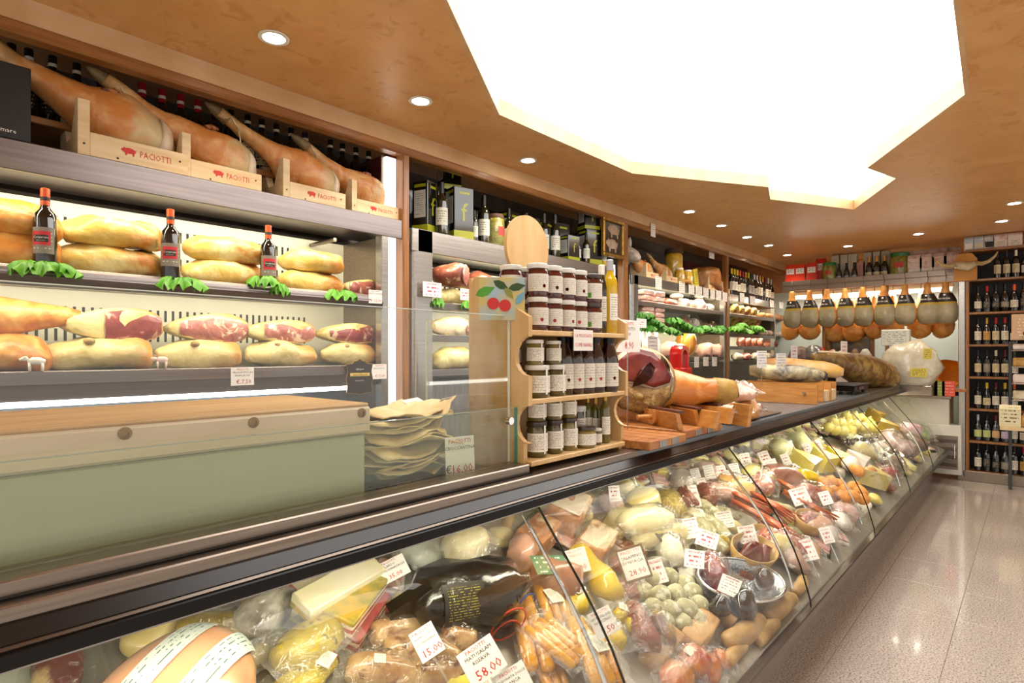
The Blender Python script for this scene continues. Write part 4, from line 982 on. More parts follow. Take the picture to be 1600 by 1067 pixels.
# third shelf
z = SZ[2] + .0005
row3 = [(836, .036, .115, pate, 'dark'), (863, .033, .112, pate, 'second'), (886, .033, .112, honey, 'third')]
for i, (px, r, h, cm, w) in enumerate(row3):
    jar('green vegetable jar on the bottom stand shelf, %s from the left' % words_j[i], (-1.225, fy(px, -1.225) + .008, z), r, h, cm, lidk, lab_t, None, True)
    jar('vegetable jar stacked on the bottom shelf row, %s from the left' % words_j[i], (-1.225, fy(px, -1.225) + .008, z + h + .001), r * .9, .082, honey if i else pate, lidk, lab_t, None, True)
jar('jar stacked at the back of the bottom stand shelf', (-1.29, fy(903, -1.29), z), .032, .14, pate, w0, lab_t, None, True)
jar('low wide pate jar on the bottom stand shelf', (-1.212, fy(914, -1.212), z), .040, .075, honey, lidk, lab_t, None)
jar('tiny jar right of the low pate jar', (-1.212, fy(933, -1.212), z), .018, .06, pate, w0, lab_t, None)
for i, (px, X, hh) in enumerate(((918, -1.28, .62), (930, -1.26, .6), (945, -1.215, .66))):
    bottle('small oil bottle with gold cap on the bottom stand shelf, %s from the left' % words_j[i], (X, fy(px, X), z), 'oil', M('green_oil', hx('5f5a18'), rough=.08, coat=1), f_gold, lab_t, h=hh, rz=WALL - .4, name='oil_bottle', slim=1.05, group='gold-capped oil bottles')
# cherry leaflet and visciolata sign
pl = on_y(787, 490, 1.40)
lf = thing('leaflet', 'leaflet with two red cherries and dark leaves on the stand side', 'leaflet', (-1.235, 1.395, 1.55), WALL - .75)
MB().bbox(-.10, .045, -.0015, .0015, 0, .135, .0005).build('sheet', M('leaflet_bg', hx('9db8c4'), hx('c9b46a'), rough=.4, scale=16), lf)
for k, (a, x, zc, s_, mt) in enumerate(((.4, -.08, .09, .06, leafd), (-.5, -.03, .11, .05, M('leaf_dark', hx('2d4a1e'), rough=.5)), (.2, .02, .105, .05, MATS['leaf_dark']), (1.0, .03, .07, .045, M('leaf_blue', hx('6fa3b8'), rough=.5)), (-.9, -.005, .085, .04, M('leaf_olive', hx('8a8a3a'), rough=.5)))):
    poly = [(x + s_ * (u * math.cos(a) - v * math.sin(a)) * .7, zc + s_ * (u * math.sin(a) + v * math.cos(a)) * .7) for u, v in [(-.8, 0), (-.4, .3), (.1, .35), (.8, 0), (.1, -.35), (-.4, -.3)]]
    MB().prism(poly, 1, -.0021 - .0002 * k, -.0016).build('leaf_print', mt, lf)
for x in (-.055, -.018): MB().prism([(x + .019 * math.cos(a), .052 - (x > -.03) * .006 + .019 * math.sin(a)) for a in [2 * PI * i / 16 for i in range(16)]], 1, -.0034, -.0024).build('cherry_print', M('cherry_red', hx('c8281c'), rough=.4), lf)
p = on_x(912, 548, -1.165)
vs_ = card('laminated white sign LA VISCIOLATA clipped to the top stand shelf', (-1.166, p.y, p.z), .115, .072, WALL, head=False, name='shelf_sign')
write('LA VISCIOLATA', .0165, ink_r, vs_, 0, -.0018, .052, .85); write('COME NAVALI', .019, ink_r, vs_, 0, -.0018, .02, .85)

# ---------------------------------------------------------------- crispbread behind the glass corner
tr = thing('serving_tray', 'dark oval-edged tray under the crispbread sheets', 'tray', (-1.43, 1.12, 1.077), WALL)
MB().loft([[(x * (.19 - .02 * k), y * (.15 - .02 * k), z) for x, y in [(math.cos(a) * (1 / max(abs(math.cos(a)), abs(math.sin(a)))) ** .8, math.sin(a) * (1 / max(abs(math.cos(a)), abs(math.sin(a)))) ** .8) for a in [2 * PI * i / 28 for i in range(28)]]] for k, z in ((0, .022), (.4, .02), (.8, .004), (1.0, .004))]).build('rim', M('tray_dark', hx('26231d'), rough=.2, coat=.4), tr, True)
bread = M('crispbread', hx('f0dcaa'), hx('e4c482'), rough=.6, scale=14, c3=hx('cf9a58'), scale3=22, t3=.68, bump=.3)
for i in range(13):
    rr = random.Random(100 + i); g = []
    lx = .15 + rr.uniform(-.02, .02); ly = .135 + rr.uniform(-.02, .01); ph = rr.uniform(0, 6)
    for a in range(15):
        row = []
        for b in range(11):
            u = a / 7 - 1; v = b / 5 - 1; e = max(abs(u), abs(v))
            rg = 1 + .05 * math.sin(7 * math.atan2(v, u) + ph)
            row.append((u * lx * rg * (1 - .12 * v * v), v * ly * rg * (1 - .1 * u * u), .009 * math.sin(u * 4 + ph) + .008 * math.sin(v * 5 + ph * 2) + .012 * e ** 3 * math.sin(3 * math.atan2(v, u) + ph) + (.02 * max(0, u) ** 2 if i > 8 else 0)))
        g.append(row)
    mb = MB().loft(g, cap=False, close=False)
    o = link('crispbread_sheet', mb.mesh('crispbread_sheet', bread, 'all', rough=.006, rsc=30, seed=i), None, (-1.44 + rr.uniform(-.015, .015), 1.10 + rr.uniform(-.02, .02), 1.105 + i * .0135), (0, 0, WALL + rr.uniform(-.3, .3)))
    sm = o.modifiers.new('thickness', 'SOLIDIFY'); sm.thickness = .003
    tag(o, 'wavy golden crispbread sheet, %s of the stack from the bottom' % ORD[i], 'crispbread', 'stacked crispbread sheets')
p = on_x(719, 747, -1.265)
cc = card('white card CROCCANTINA 16,00 before the crispbread', (-1.263, p.y, p.z + .004), .10, .118, WALL - .25, rot=(-.06, 0, WALL - .2), lines=['CROCCANTINA'], price='16,00', psize=.034)
write('€', .032, ink_k, cc, -.04, -.0018, .024)
sl = thing('folded_card', 'folded white card lying on the crispbread stack', 'card', (-1.50, 1.30, 1.255), WALL + .5)
MB().bbox(-.08, .06, -.001, .001, 0, .085, .0004).build('front_flap', card_w, sl).rotation_euler = (-1.1, 0, .0)
MB().bbox(-.08, .06, -.001, .001, 0, .08, .0004).build('back_flap', card_w, sl).rotation_euler = (.95, 0, .0)
# ---------------------------------------------------------------- worktop: boards, holders and hams right of the stand
WZ = 1.076
def plank_part(name, parent, p0, p1, z0, z1, th, mat, lean=0.0):
    """upright board between two ground points"""
    a = Vector((p0[0], p0[1], 0)); b = Vector((p1[0], p1[1], 0)); d = (b - a).normalized(); n_ = Vector((-d.y, d.x, 0)) * th / 2
    q = [a - n_, b - n_, b + n_, a + n_]; sh_ = Vector((-d.y, d.x, 0)) * lean
    vs2 = [(v.x, v.y, z0) for v in q] + [(v.x + sh_.x, v.y + sh_.y, z1) for v in q]
    mb = MB(); mb.add(vs2, [(3, 2, 1, 0), (4, 5, 6, 7), (0, 1, 5, 4), (1, 2, 6, 5), (2, 3, 7, 6), (3, 0, 4, 7)]); return mb.build(name, mat, parent)
for i, (y0, y1, x0, lb) in enumerate(((2.02, 2.33, -1.085, 'thick wooden cutting board right of the jar stand, overhanging the edge'), (2.40, 2.78, -1.12, 'second thick wooden cutting board further along the worktop'))):
    t = thing('cutting_board', lb, 'cutting board', (x0, y0, WZ)); MB().bbox(-.50, 0, 0, y1 - y0, 0, .036, .004).build('board', board_w, t)
    for k in (1, 2, 3): MB().box(-.498, -.002, (y1 - y0) * k / 4 - .0008, (y1 - y0) * k / 4 + .0008, .0355, .0366).build('board_joint', ink_k, t)
    for k in (1, 2): MB().bbox(.0, .004, (y1 - y0) * k / 3 - .03, (y1 - y0) * k / 3 + .03, .004, .03, .001).build('handle_plate', steel_b, t)
BZ = WZ + .037
holders = [((-1.68, 2.72), (-1.14, 2.40), 'first wooden ham holder with round clamp knob under the big cut ham'), ((-1.70, 2.92), (-1.15, 2.60), 'second wooden ham holder behind the big cut ham'), ((-1.70, 3.15), (-1.15, 2.85), 'third wooden ham holder beside the vacuum packs')]
for i, (a, b, lb) in enumerate(holders):
    t = thing('ham_holder', lb, 'ham holder', (0, 0, 0), group='wooden ham holders on the worktop')
    bz = BZ if i < 2 else WZ
    plank_part('side_board', t, a, b, bz, 1.185, .022, beech, -.02)
    plank_part('top_rail', t, (a[0], a[1] + .0), (b[0], b[1] + .0), 1.1852, 1.196, .03, M('dark_rail', hx('5a2d1c'), rough=.4), 0)
    d = (Vector(b) - Vector(a)).normalized(); n_ = Vector((-d.y, d.x)); off = n_ * .17
    plank_part('side_board', t, (a[0] + off.x, a[1] + off.y), (b[0] + off.x, b[1] + off.y), bz, 1.185, .022, beech, .02)
    MB().bbox(-.02, .02, -.075, .075, 0, .02, .003).build('foot', beech, t).location = ((a[0] + b[0]) / 2 + off.x / 2, (a[1] + b[1]) / 2 + off.y / 2, bz)
    k = Vector((a[0] * .30 + b[0] * .70, a[1] * .30 + b[1] * .70)) - n_ * .012; kz = bz + .04
    MB().tube([(k.x, k.y, kz), (k.x - n_.x * .022, k.y - n_.y * .022, kz)], .034, 20).build('clamp_disc', beech, t, True)
    MB().tube([(k.x - n_.x * .02, k.y - n_.y * .02, kz), (k.x - n_.x * .095, k.y - n_.y * .095, kz)], [.012, .011], 12).build('clamp_handle', beech, t, True)
# big cut ham : face towards the shop entrance
def ham_axis(label, a, b, st, mat, seed, name='whole_ham', n=22, lump_=.014, flat=1.0):
    """ham along the line a-b; st = (fraction, radius)"""
    a = Vector(a); b = Vector(b); t = thing(name, label, 'ham', (a.x, a.y, a.z))
    q = (b - a); rad = [r for f, r in st]
    MB().tube([q * f for f, r in st], rad, n, flat=flat).build('rind', mat, t, 'all', rough=lump_, rsc=8, seed=seed)
    return t, q
bh, q = ham_axis('large cut ham with dark red face and tan fat underside on the first holder', (-1.40, 2.50, 1.315), (-1.62, 2.98, 1.30), [(.06, .148), (.2, .165), (.5, .15), (.8, .10), (1, .05)], M('ham_crust', hx('b08c50'), hx('8a6a38'), rough=.5, scale=26, bump=.6, c3=hx('d0b47a'), scale3=14, t3=.58), 3, lump_=.01)
dq = q.normalized(); rt = Vector((-dq.y, dq.x, 0)) * -1; up = Vector((0, 0, 1))
def facep(u, v, o): return tuple(Vector((0, 0, 0)) + rt * u + up * v - dq * o)
def face_patch(poly, o, nm, mat, seed=0, bul=.01):
    cu = sum(p[0] for p in poly) / len(poly); cv = sum(p[1] for p in poly) / len(poly)
    rg = [[facep(cu + (u - cu) * k, cv + (v - cv) * k, o + bul * (1 - k)) for u, v in poly] for k in (1, .75, .5, .25, .05)]
    MB().loft(rg).build(nm, mat, bh, 'all', rough=.006, rsc=25, seed=seed)
circ = [(.158 * math.cos(a), .158 * math.sin(a)) for a in [2 * PI * k / 28 for k in range(28)]]
face_patch(circ, -.02, 'fat_rim', fat_w, 1)
face_patch([(-.145, -.01), (-.12, .075), (-.06, .13), (0, .148), (.06, .132), (.115, .085), (.145, .02), (.14, -.01), (.07, -.03), (0, -.01), (-.07, .0)], .0, 'cut_face', meat, 2, .012)
face_patch([(-.15, -.02), (-.07, -.01), (0, -.02), (.07, -.04), (.15, -.02), (.145, -.08), (.09, -.135), (0, -.155), (-.09, -.135), (-.145, -.08)], -.002, 'crust', M('ham_crust_dark', hx('9a7840'), hx('7a5a30'), rough=.55, scale=30, bump=.8, c3=hx('c9ad72'), scale3=18, t3=.56), 4, .016)
MB().ball(facep(.0, -.075, .012), .022, .022, .018, 12, 8).build('bone_end', MATS['bone'], bh, 'all')
face_patch([(.0, .05), (.05, .085), (.075, .06), (.06, .02), (.03, -.01), (-.03, -.03), (-.02, .01)], .012, 'bone_hollow', M('dried_meat', hx('3a1510'), hx('6a2a20'), rough=.3, scale=20, bump=.5, coat=.3), 6, -.004)
lg, q2 = ham_axis('smooth orange ham leg tapering towards the customer side, beside the big cut ham', (-1.52, 2.60, 1.275), (-1.13, 2.98, 1.25), [(0, .10), (.2, .105), (.4, .098), (.58, .08), (.72, .064), (.85, .062), (.95, .055), (1.0, .04)], ham_mat('ham_orange', hx('cf8438'), hx('c07026'), -.2, .4, spots=hx('e0a050'), coat=.3), 5, lump_=.009)
MB().tube([q2 * .80, q2 * .9, q2 * .985], [.0665, .066, .055], 16).build('shank_crust', M('shank', hx('c0994a'), hx('a07a34'), rough=.55, scale=16, bump=.5), lg, 'all', rough=.008, rsc=20)
MB().tube([q2 * .985, q2 * 1.02], [.045, .03], 12).build('shank_end', M('shank_dark', hx('5f4a24'), rough=.6), lg, 'all', rough=.008, rsc=30)
# vacuum packs of meat on a metal tray
tr2 = thing('metal_tray', 'thin steel tray under the vacuum packed meats on the worktop', 'tray', (-1.30, 3.42, WZ), 0)
MB().bbox(-.17, .14, -.38, .40, 0, .008, .003).build('plate', steel, tr2)
def pillow_mesh(L, W, Hh, seed, mat, rim=.018):
    """plastic bag: puffed centre, flat crinkled rim"""
    g = []; rr = random.Random(seed); nx, ny = 12, 9
    top = []; bot = []
    for a in range(nx + 1):
        u = a / nx * 2 - 1; rt_ = []; rb = []
        for b in range(ny + 1):
            v = b / ny * 2 - 1; e = max(0, (1 - abs(u) ** 3) * (1 - abs(v) ** 3)); w = rr.uniform(-1, 1) * (.004 + .07 * Hh)
            x = u * (L / 2 + rim * (abs(u) > .99)); y = v * (W / 2 + rim * (abs(v) > .99))
            rt_.append((x, y, Hh * .5 + Hh * .55 * e + w)); rb.append((x, y, Hh * .5 - Hh * .52 * e + w))
        top.append(rt_); bot.append(rb)
    mb = MB().loft(top, cap=False, close=False); mb.loft(bot, cap=False, close=False)
    return mb.mesh('film', mat, 'all')
def packed(label, loc, L, W, Hh, mat, seed, M4=None, rz=0.0, cut=True, cutmat=None, name='vacuum_pack', cat='packed meat', group=None, filmat=None, sticker=None, pw=1.0, kind=None):
    t = lump(name, label, loc, L, W, Hh, mat, seed, rz, cat, group, cut=cut, cutmat=cutmat, M4=M4, pw=pw)
    link('film', pillow_mesh(L * 1.12, W * 2.2, Hh * 2.0, seed, filmat or film), t)
    if sticker:
        s_ = sticker; o = MB().bbox(-s_[0] / 2, s_[0] / 2, -s_[1] / 2, s_[1] / 2, 0, .0012, .0003).build('sticker', s_[2], t, uv=True); o.location = (s_[3], s_[4], Hh * 1.78); o.rotation_euler = (0, 0, s_[5] if len(s_) > 5 else 0)
    return t
stick = print_mat('sticker_print', hx('e9e6d2'), hx('55504a'), 7, fill=.4, chars=12)
stick_y = print_mat('sticker_yellow', hx('e0cf5a'), hx('4a4020'), 6)
pk = [(-1.22, 3.12, .0, .19, .055, .05, 'at the tray front nearest the ham holder'), (-1.20, 3.35, .0, .24, .06, .055, 'at the tray front with an orange rind'), (-1.35, 3.18, .0, .2, .06, .05, 'at the tray back left'), (-1.22, 3.30, .098, .23, .058, .05, 'on top, with a small sticker'), (-1.36, 3.36, .08, .2, .055, .048, 'on top at the back'), (-1.30, 3.58, .0, .2, .055, .05, 'at the far end of the tray')]
for i, (x, y, dz, L_, W_, H_, w) in enumerate(pk):
    packed('vacuum packed pink meat %s' % w, (x, y, WZ + .0085 + dz), L_, W_, H_, (fat_w, ham_tan, fat_w, M('pink_rind', hx('d79a86'), hx('e6c0a8'), rough=.35, scale=10), fat_w, ham_tan)[i], 60 + i, rz=(-2.2, .5, -1.9, .7, .4, .8)[i], cutmat=(meat_b, meat_p, meat_p, meat_p, meat_p, meat)[i], group='vacuum packed meats on the worktop tray',
           sticker=(.035, .03, stick, .05, -.01) if i == 3 else None)
# plank holders with mould hams and more hams beyond
def gp(px, py, X): return on_x(px, py, X)
def plank_set(lb, yA, yB):
    t = thing('plank_holder', lb, 'ham holder', (0, 0, 0))
    plank_part('side_board', t, (-1.78, yA - .03), (-1.16, yA), WZ, 1.215, .024, beech); plank_part('side_board', t, (-1.78, yB - .03), (-1.18, yB), WZ, 1.215, .024, beech); plank_part('cross_board', t, (-1.5, yA), (-1.5, yB - .03), WZ, 1.14, .02, beech)
    MB().tube([(-1.24, yA - .012, 1.155), (-1.24, yA - .045, 1.155)], .009, 10).build('screw_head', steel_b, t, True)
plank_set('long plain plank ham holder behind the vacuum packs', 4.62, 4.86)
a_ = gp(1172, 588, -1.72); b_ = gp(1291, 604, -1.2)
m1, qq = ham_axis('mottled grey and tan mould-ripened ham on the plank holder', (a_.x, a_.y, 1.30), (b_.x, b_.y, 1.265), [(0, .045), (.15, .07), (.4, .08), (.7, .078), (.9, .06), (1, .03)], ham_mould, 7, lump_=.014, flat=.85)
MB().tube([qq * .975, qq * 1.015], [.04, .02], 12).build('dark_end', M('dark_rind', hx('3a2c1c'), rough=.5), m1, 'all')
a_ = gp(1200, 578, -1.85); b_ = gp(1318, 598, -1.24)
m2, qq = ham_axis('tan ham with yellow fatty shank behind the mould-ripened ham', (a_.x, a_.y, 1.34), (b_.x, b_.y, 1.28), [(0, .05), (.2, .085), (.5, .095), (.75, .085), (.92, .075), (1, .04)], ham_mat('ham_t2', hx('c07f4a'), hx('d2a34e'), .1, .4, spots=hx('dcb684')), 8, flat=.85)
plank_set('plank ham holder under the tan ham with yellow shank', 5.0, 5.24)
yb = gp(1285, 640, -1.2).y
t = thing('wood_block', 'small stack of pale wooden slats at the counter edge', 'wood block', (-1.17, yb, WZ))
for k in range(5): MB().bbox(-.14, .0, k * .055, k * .055 + .052, 0, .085, .002).build('slat', pine, t)
ys = gp(1340, 630, -1.2).y
t = thing('scale', 'black shop scale low on the worktop before the dark ham', 'scale', (-1.22, ys, WZ))
MB().bbox(-.2, .05, -.26, .3, .03, .075, .006).build('housing', black, t); MB().bbox(-.22, .06, -.28, .32, .076, .084, .002).build('pan', dark_grey, t); MB().bbox(.05, .056, -.12, .1, .036, .068, .001).build('screen', M('screen_grey', hx('2c3236'), rough=.2), t)
for sx in (-.17, .02):
    for sy in (-.2, .24): MB().lathe([(.015, 0), (.015, .03), (0, .03)], 8, (sx, sy, 0)).build('foot', black, t)
a_ = gp(1278, 558, -1.6); b_ = gp(1392, 592, -1.2)
t = thing('ham_stand', 'small steel ham stand holding the long dark ham', 'ham holder', (-1.3, b_.y - .25, WZ))
MB().bbox(-.2, .08, -.2, .25, 0, .02, .003).build('base', dark_grey, t); MB().tube([(0, 0, .02), (0, .0, .10), (.02, .06, .13)], .01, 8).build('arm', steel_b, t, True); MB().tube([(-.1, -.15, .02), (-.1, -.17, .17)], .01, 8).build('arm', steel_b, t, True)
dh, qq = ham_axis('long dark cured ham with brown wrinkled end, raised on a steel stand', a_, (b_.x, b_.y, b_.z), [(-.05, .04), (.08, .07), (.25, .11), (.45, .15), (.65, .175), (.82, .18), (.93, .15), (1, .08)], ham_dark, 9, lump_=.02, flat=1.0)
MB().tube([qq * .02 + Vector((.0, 0, .06)), qq * .3 + Vector((0, 0, .11)), qq * .62 + Vector((0, 0, .15))], [.02, .045, .03], 12, flat=.5).build('fat_strip', fat_w, dh, 'all', rough=.006)
cheese_y = M('yellow_cheese', hx('e8cf5a'), hx('dcbf45'), rough=.4, scale=10)
for k, (x, y, z, r, L_, lb) in enumerate(((-1.22, gp(1403, 600, -1.22).y, 1.145, .05, .32, 'long yellow cheese cylinder on the worktop right of the dark ham'), (-1.28, gp(1398, 580, -1.28).y, 1.24, .055, .16, 'short yellow cheese cylinder on top of the long one'))):
    o = thing('cheese_log', lb, 'cheese', (x, y, z)); MB().tube([(0, -L_ / 2, 0), (0, L_ / 2, 0)], r, 16).build('cheese', cheese_y, o, True); MB().tube([(0, L_ / 2, 0), (0, L_ / 2 + .003, 0)], r * .9, 16).build('rind_end', M('cheese_rind', hx('c9a030'), rough=.5), o)
t = thing('cutting_board', 'wooden board with handle under the yellow cheeses', 'cutting board', (-1.25, gp(1403, 600, -1.22).y, WZ)); MB().bbox(-.15, .12, -.28, .3, 0, .022, .004).build('board', board_w, t); MB().bbox(.0, .05, .3, .42, .002, .02, .006).build('handle', board_w, t)
# tags standing among these hams
def cardp(label, px0, py0, px1, py1, X, rz=WALL, **k): return cardx(label, px0, py0, px1, py1, X, **k)
for i, (px0, py0, px1, py1, X, lb) in enumerate(((962, 500, 1000, 550, -1.33, 'large price card 8,90 beside the golden oil bottle'), (1183, 548, 1198, 574, -1.5, 'tall price tag left over the mould-ripened ham'), (1213, 552, 1228, 577, -1.5, 'tall price tag right over the mould-ripened ham'), (1186, 560, 1197, 575, -1.62, 'leaning small tag beside the mould-ripened ham'),
                                                  (1314, 533, 1324, 556, -1.5, 'curved white tag above the dark ham'), (1236, 540, 1246, 562, -1.74, 'pink lettered tag beyond the tan ham'), (995, 498, 1010, 512, -1.6, 'small pink card behind the large 8,90 card'))):
    if i == 0: cardx(lb, px0, py0, px1, py1, X, lines=['PROSCIUTTO', 'DOP'], price='8,90', stem=WZ)
    else: cardx(lb, px0, py0, px1, py1, X, head=False, mat=fake_red if i in (4, 5, 6) else fake_card, stem=(None, WZ + .12, WZ + .12, WZ, WZ + .25, WZ, WZ)[i])
# ---------------------------------------------------------------- bay 3: packaged meats
f3 = fridge('packaged_meat_fridge', 'steel wall fridge with packaged meats and green garland', 4.86, 7.10, 2.175, (1.935, 1.69, 1.395), [], rail=0.09, post=0.12, lights=((2.12, 1.1), (1.665, 1.0), (1.37, .3)))
struct('trim_7', MB().box(-3.39, -3.37, 4.8, 7.1, 2.2, 2.62), M('grey_boards', hx('6a625a'), hx('524a44'), rough=.4, scale=3, stretch=(1, 30, 1)))
T3 = 2.1765
racks3 = [(1000, 434, .72, 'first'), (1032, 440, .72, 'second'), (1098, 452, .72, 'third'), (1122, 459, .66, 'fourth')]
for i, (px, py, sc, o_) in enumerate(racks3):
    y = on_x(px, py, -2.90).y
    rack('pine ham rack above the packaged meats, %s from the left' % o_, (-2.92, y - .22, T3), scale=sc, group='pine ham racks above the packaged meats')
    if i in (0, 1, 3): hoofham('whole ham on the %s pine rack above the packaged meats' % o_, (-2.92, y - .26, T3 - (.012 if i < 3 else .0)), i + 1, scale=sc * .95, group='whole hams above the packaged meats')
lump('cured_meat', 'big brown arched cured pork joint on the third rack', (-2.93, on_x(1092, 450, -2.93).y + .15, T3 + .02), .42, .12, .15, M('brown_joint', hx('b07840'), hx('8a5428'), rough=.4, scale=12, c3=hx('cfa870'), scale3=20, t3=.6, bump=.4), 12, cut=True, cutmat=meat_b, rz=-.4)
t = thing('taxidermy_trophy', 'grey and white stuffed animal head beside the picture frame', 'taxidermy', (-2.86, on_x(980, 400, -2.86).y, 2.28), WALL)
fur = M('grey_fur', hx('8a7a68'), hx('cfc5b5'), rough=.8, scale=14, bump=.8)
MB().tube([(0, .06, .06), (0, 0, .09), (.0, -.07, .06), (.0, -.12, .03)], [.09, .085, .06, .035], 14).build('head', fur, t, 'all', rough=.01, rsc=20)
for s_ in (-1, 1): MB().tube([(s_ * .05, .02, .14), (s_ * .075, .02, .22), (s_ * .07, .01, .26)], [.03, .025, .006], 8).build('ear', fur, t, 'all'); MB().ball((s_ * .035, -.055, .095), .009).build('eye', black, t, 'all')
crock('tall jar of yellow peppers with dark domed lid on the ham shelf', (-2.95, on_x(1053, 425, -2.95).y, T3), .095, .40, yellow_f, M('dark_cloth', hx('4a3222'), rough=.8), .10, True)
for i, (px, lb) in enumerate(((1062, 'left'), (1075, 'right'))): crock('small pickle jar with white label at the front of the ham shelf, %s one' % lb, (-2.83, on_x(px, 442, -2.83).y, T3), .05, .165, yellow_f, w0, labm=lab_t)
t = thing('yellow_packet', 'yellow printed packet leaning by the pickle jars', 'packet', (-2.82, on_x(1088, 445, -2.82).y, T3), WALL); o = MB().bbox(-.05, .05, -.015, .015, 0, .2, .006).build('bag', print_mat('yellow_print', hx('e0cc3a'), hx('7a7020'), 8), t, uv=True); o.rotation_euler = (0, -.25, 0)
t = lump('bread_loaf', 'flat brown loaf lying at the front of the ham shelf', (-2.83, on_x(1070, 445, -2.83).y, T3), .24, .045, .03, M('crust', hx('b07a3c'), hx('8a5424'), rough=.6, scale=20), 4, cat='bread')
t = lump('salami', 'thick brown salami standing right of the racks', (-2.88, on_x(1128, 455, -2.88).y, T3), .26, .06, .06, meat_b, 9, cat='salami')
cpx = [(1024, 432, 1034, 452), (1061, 440, 1070, 458), (1076, 444, 1085, 460), (1087, 447, 1097, 463), (1099, 450, 1107, 465), (1110, 453, 1117, 467), (1119, 454, 1127, 469), (1129, 457, 1136, 471)]
for i, b_ in enumerate(cpx): cardx('white tag on the packaged meat fridge canopy, %s from the left' % ORD[i], *b_, X=-2.79, head=False, mat=fake_card, group='tags on the packaged meat fridge canopy')
cardx('white card hanging high before the grey boards', 1017, 350, 1024, 370, -2.7856, head=False, mat=fake_card)
cardx('white tall card at the right end of the ham shelf top', 1108, 386, 1116, 404, -2.84, head=False, mat=fake_card)
bacon = M('bacon_pack', hx('d8958a'), hx('ead0c0'), rough=.2, scale=16, stretch=(1, 1, 5), coat=.5)
def slab(label, y, z, w, d, h, mat, X=-2.9, name='bacon_pack', rz=0, group='stacked bacon packs'):
    o = MB().bbox(-w / 2, w / 2, -d / 2, d / 2, 0, h, min(h, d) * .2).build(name, mat, None, True, rough=.006, rsc=20, seed=int(y * 100) % 50); o.location = (X, y, z); o.rotation_euler = (0, 0, WALL + rz); return tag(o, label, 'packed meat', group)
for col, px in enumerate((1004, 1022)):
    for k in range(7):
        slab('flat bacon pack in the %s stack, %s from the bottom' % (['left', 'right'][col], ORD[k]), on_x(px, 500, -2.9).y, 1.692 + k * .053, .19, .15, .05, bacon, rz=R.uniform(-.1, .1))
white_pack = M('white_pack', hx('ece4da'), hx('e0c8bc'), rough=.3, scale=12)
items3 = [(1046, 1.937, .26, .065, .05, meat_b, 'brown cured loin at the left'), (1057, 2.035, .16, .06, .03, white_pack, 'white wrapped meat on the brown loin'), (1066, 1.937, .17, .08, .06, white_pack, 'white wrapped meat in the middle'), (1078, 1.937, .14, .07, .055, fat_w, 'pale sausage meat beside the pink roll'), (1092, 1.937, .16, .075, .075, M('pink_roll', hx('e0a0a0'), hx('eec8c0'), rough=.3, scale=8), 'pink ham roll'),
          (1092, 2.08, .14, .05, .03, white_pack, 'white topped pack on the pink roll'), (1106, 1.937, .18, .08, .05, M('spotted_pack', hx('efe8dc'), hx('4a3a34'), rough=.3, scale=22, lo=.55, hi=.62), 'white pack with dark spots')]
for i, (px, z, L_, W_, H_, mt, lb) in enumerate(items3): lump('wrapped_meat', lb + ' on the upper shelf of the packaged meat fridge', (-2.93, on_x(px, 490, -2.93).y, z), L_, W_, H_, mt, 70 + i, cat='packed meat')
low3 = [(1048, .30, .075, .06, meat_b, 'dark cured neck in plastic'), (1068, .14, .07, .08, meat_p, 'red and white sausage bundle'), (1084, .12, .07, .085, white_pack, 'white floured salami'), (1098, .12, .065, .06, meat_p, 'left pink salami half'), (1111, .13, .065, .06, meat_p, 'right pink salami half')]
for i, (px, L_, W_, H_, mt, lb) in enumerate(low3): packed(lb + ' behind the green garland', (-2.93, on_x(px, 510, -2.93).y, 1.692), L_, W_, H_, mt, 80 + i, cut=False)
gar = [(1003, 492), (1012, 500), (1020, 505), (1008, 512), (1030, 512), (1042, 515), (1052, 500), (1060, 505), (1068, 508), (1050, 518), (1076, 513), (1085, 515), (1098, 512), (1108, 514), (1118, 516), (1124, 512)]
for i, (px, py) in enumerate(gar):
    p = on_x(px, py, -2.80); lettuce('vine leaf of the green garland under the packaged meats, %s from the left' % ORD[i], (-2.815, p.y, p.z), 200 + i, .13, lobes=3, mat=leafd, droop=.06, group='garland leaves', name='vine_leaf')
for i, px in enumerate((1004, 1015, 1027)):
    y = on_x(px, 530, -2.88).y; t = thing('milk_bottle', 'white bottle on the lower fridge shelf, %s from the left' % ORD[i], 'bottle', (-2.9, y, 1.397), WALL, 'white bottles on the lower shelf'); MB().lathe([(.045, 0), (.05, .01), (.05, .15), (.025, .2), (.02, .23)], 14).build('body', white_en, t, True); MB().lathe([(.024, .23), (.024, .26), (0, .26)], 12).build('cap', w0, t, True)
low4 = [(1043, .22, .12, .09, M('pale_ham', hx('d9a898'), hx('eacfc0'), rough=.35, scale=14), 'pale cooked ham half'), (1060, .15, .1, .08, white_pack, 'white cooked ham behind the red slicer'), (1100, .20, .1, .085, M('ham_slice', hx('d4a08e'), hx('e4bca8'), rough=.35, scale=18), 'left cooked ham half with pale face'), (1117, .18, .1, .09, MATS['ham_slice'], 'right cooked ham half with pale face')]
for i, (px, L_, W_, H_, mt, lb) in enumerate(low4): lump('cooked_ham', lb + ' on the lower fridge shelf', (-2.93, on_x(px, 545, -2.93).y, 1.397), L_, W_, H_, mt, 90 + i, rz=-1.2, cut=True, cutmat=mt, cat='ham')
t = thing('pumpkin_cheese', 'large orange ribbed cheese bound with cord above the red slicer', 'cheese', (-2.93, on_x(1072, 530, -2.93).y, 1.397), WALL)
MB().ball((0, 0, .155), .12, .12, .15, 20, 12).build('body', M('orange_cheese', hx('e09a3a'), hx('d08428'), rough=.35, scale=6, coat=.2), t, 'all')
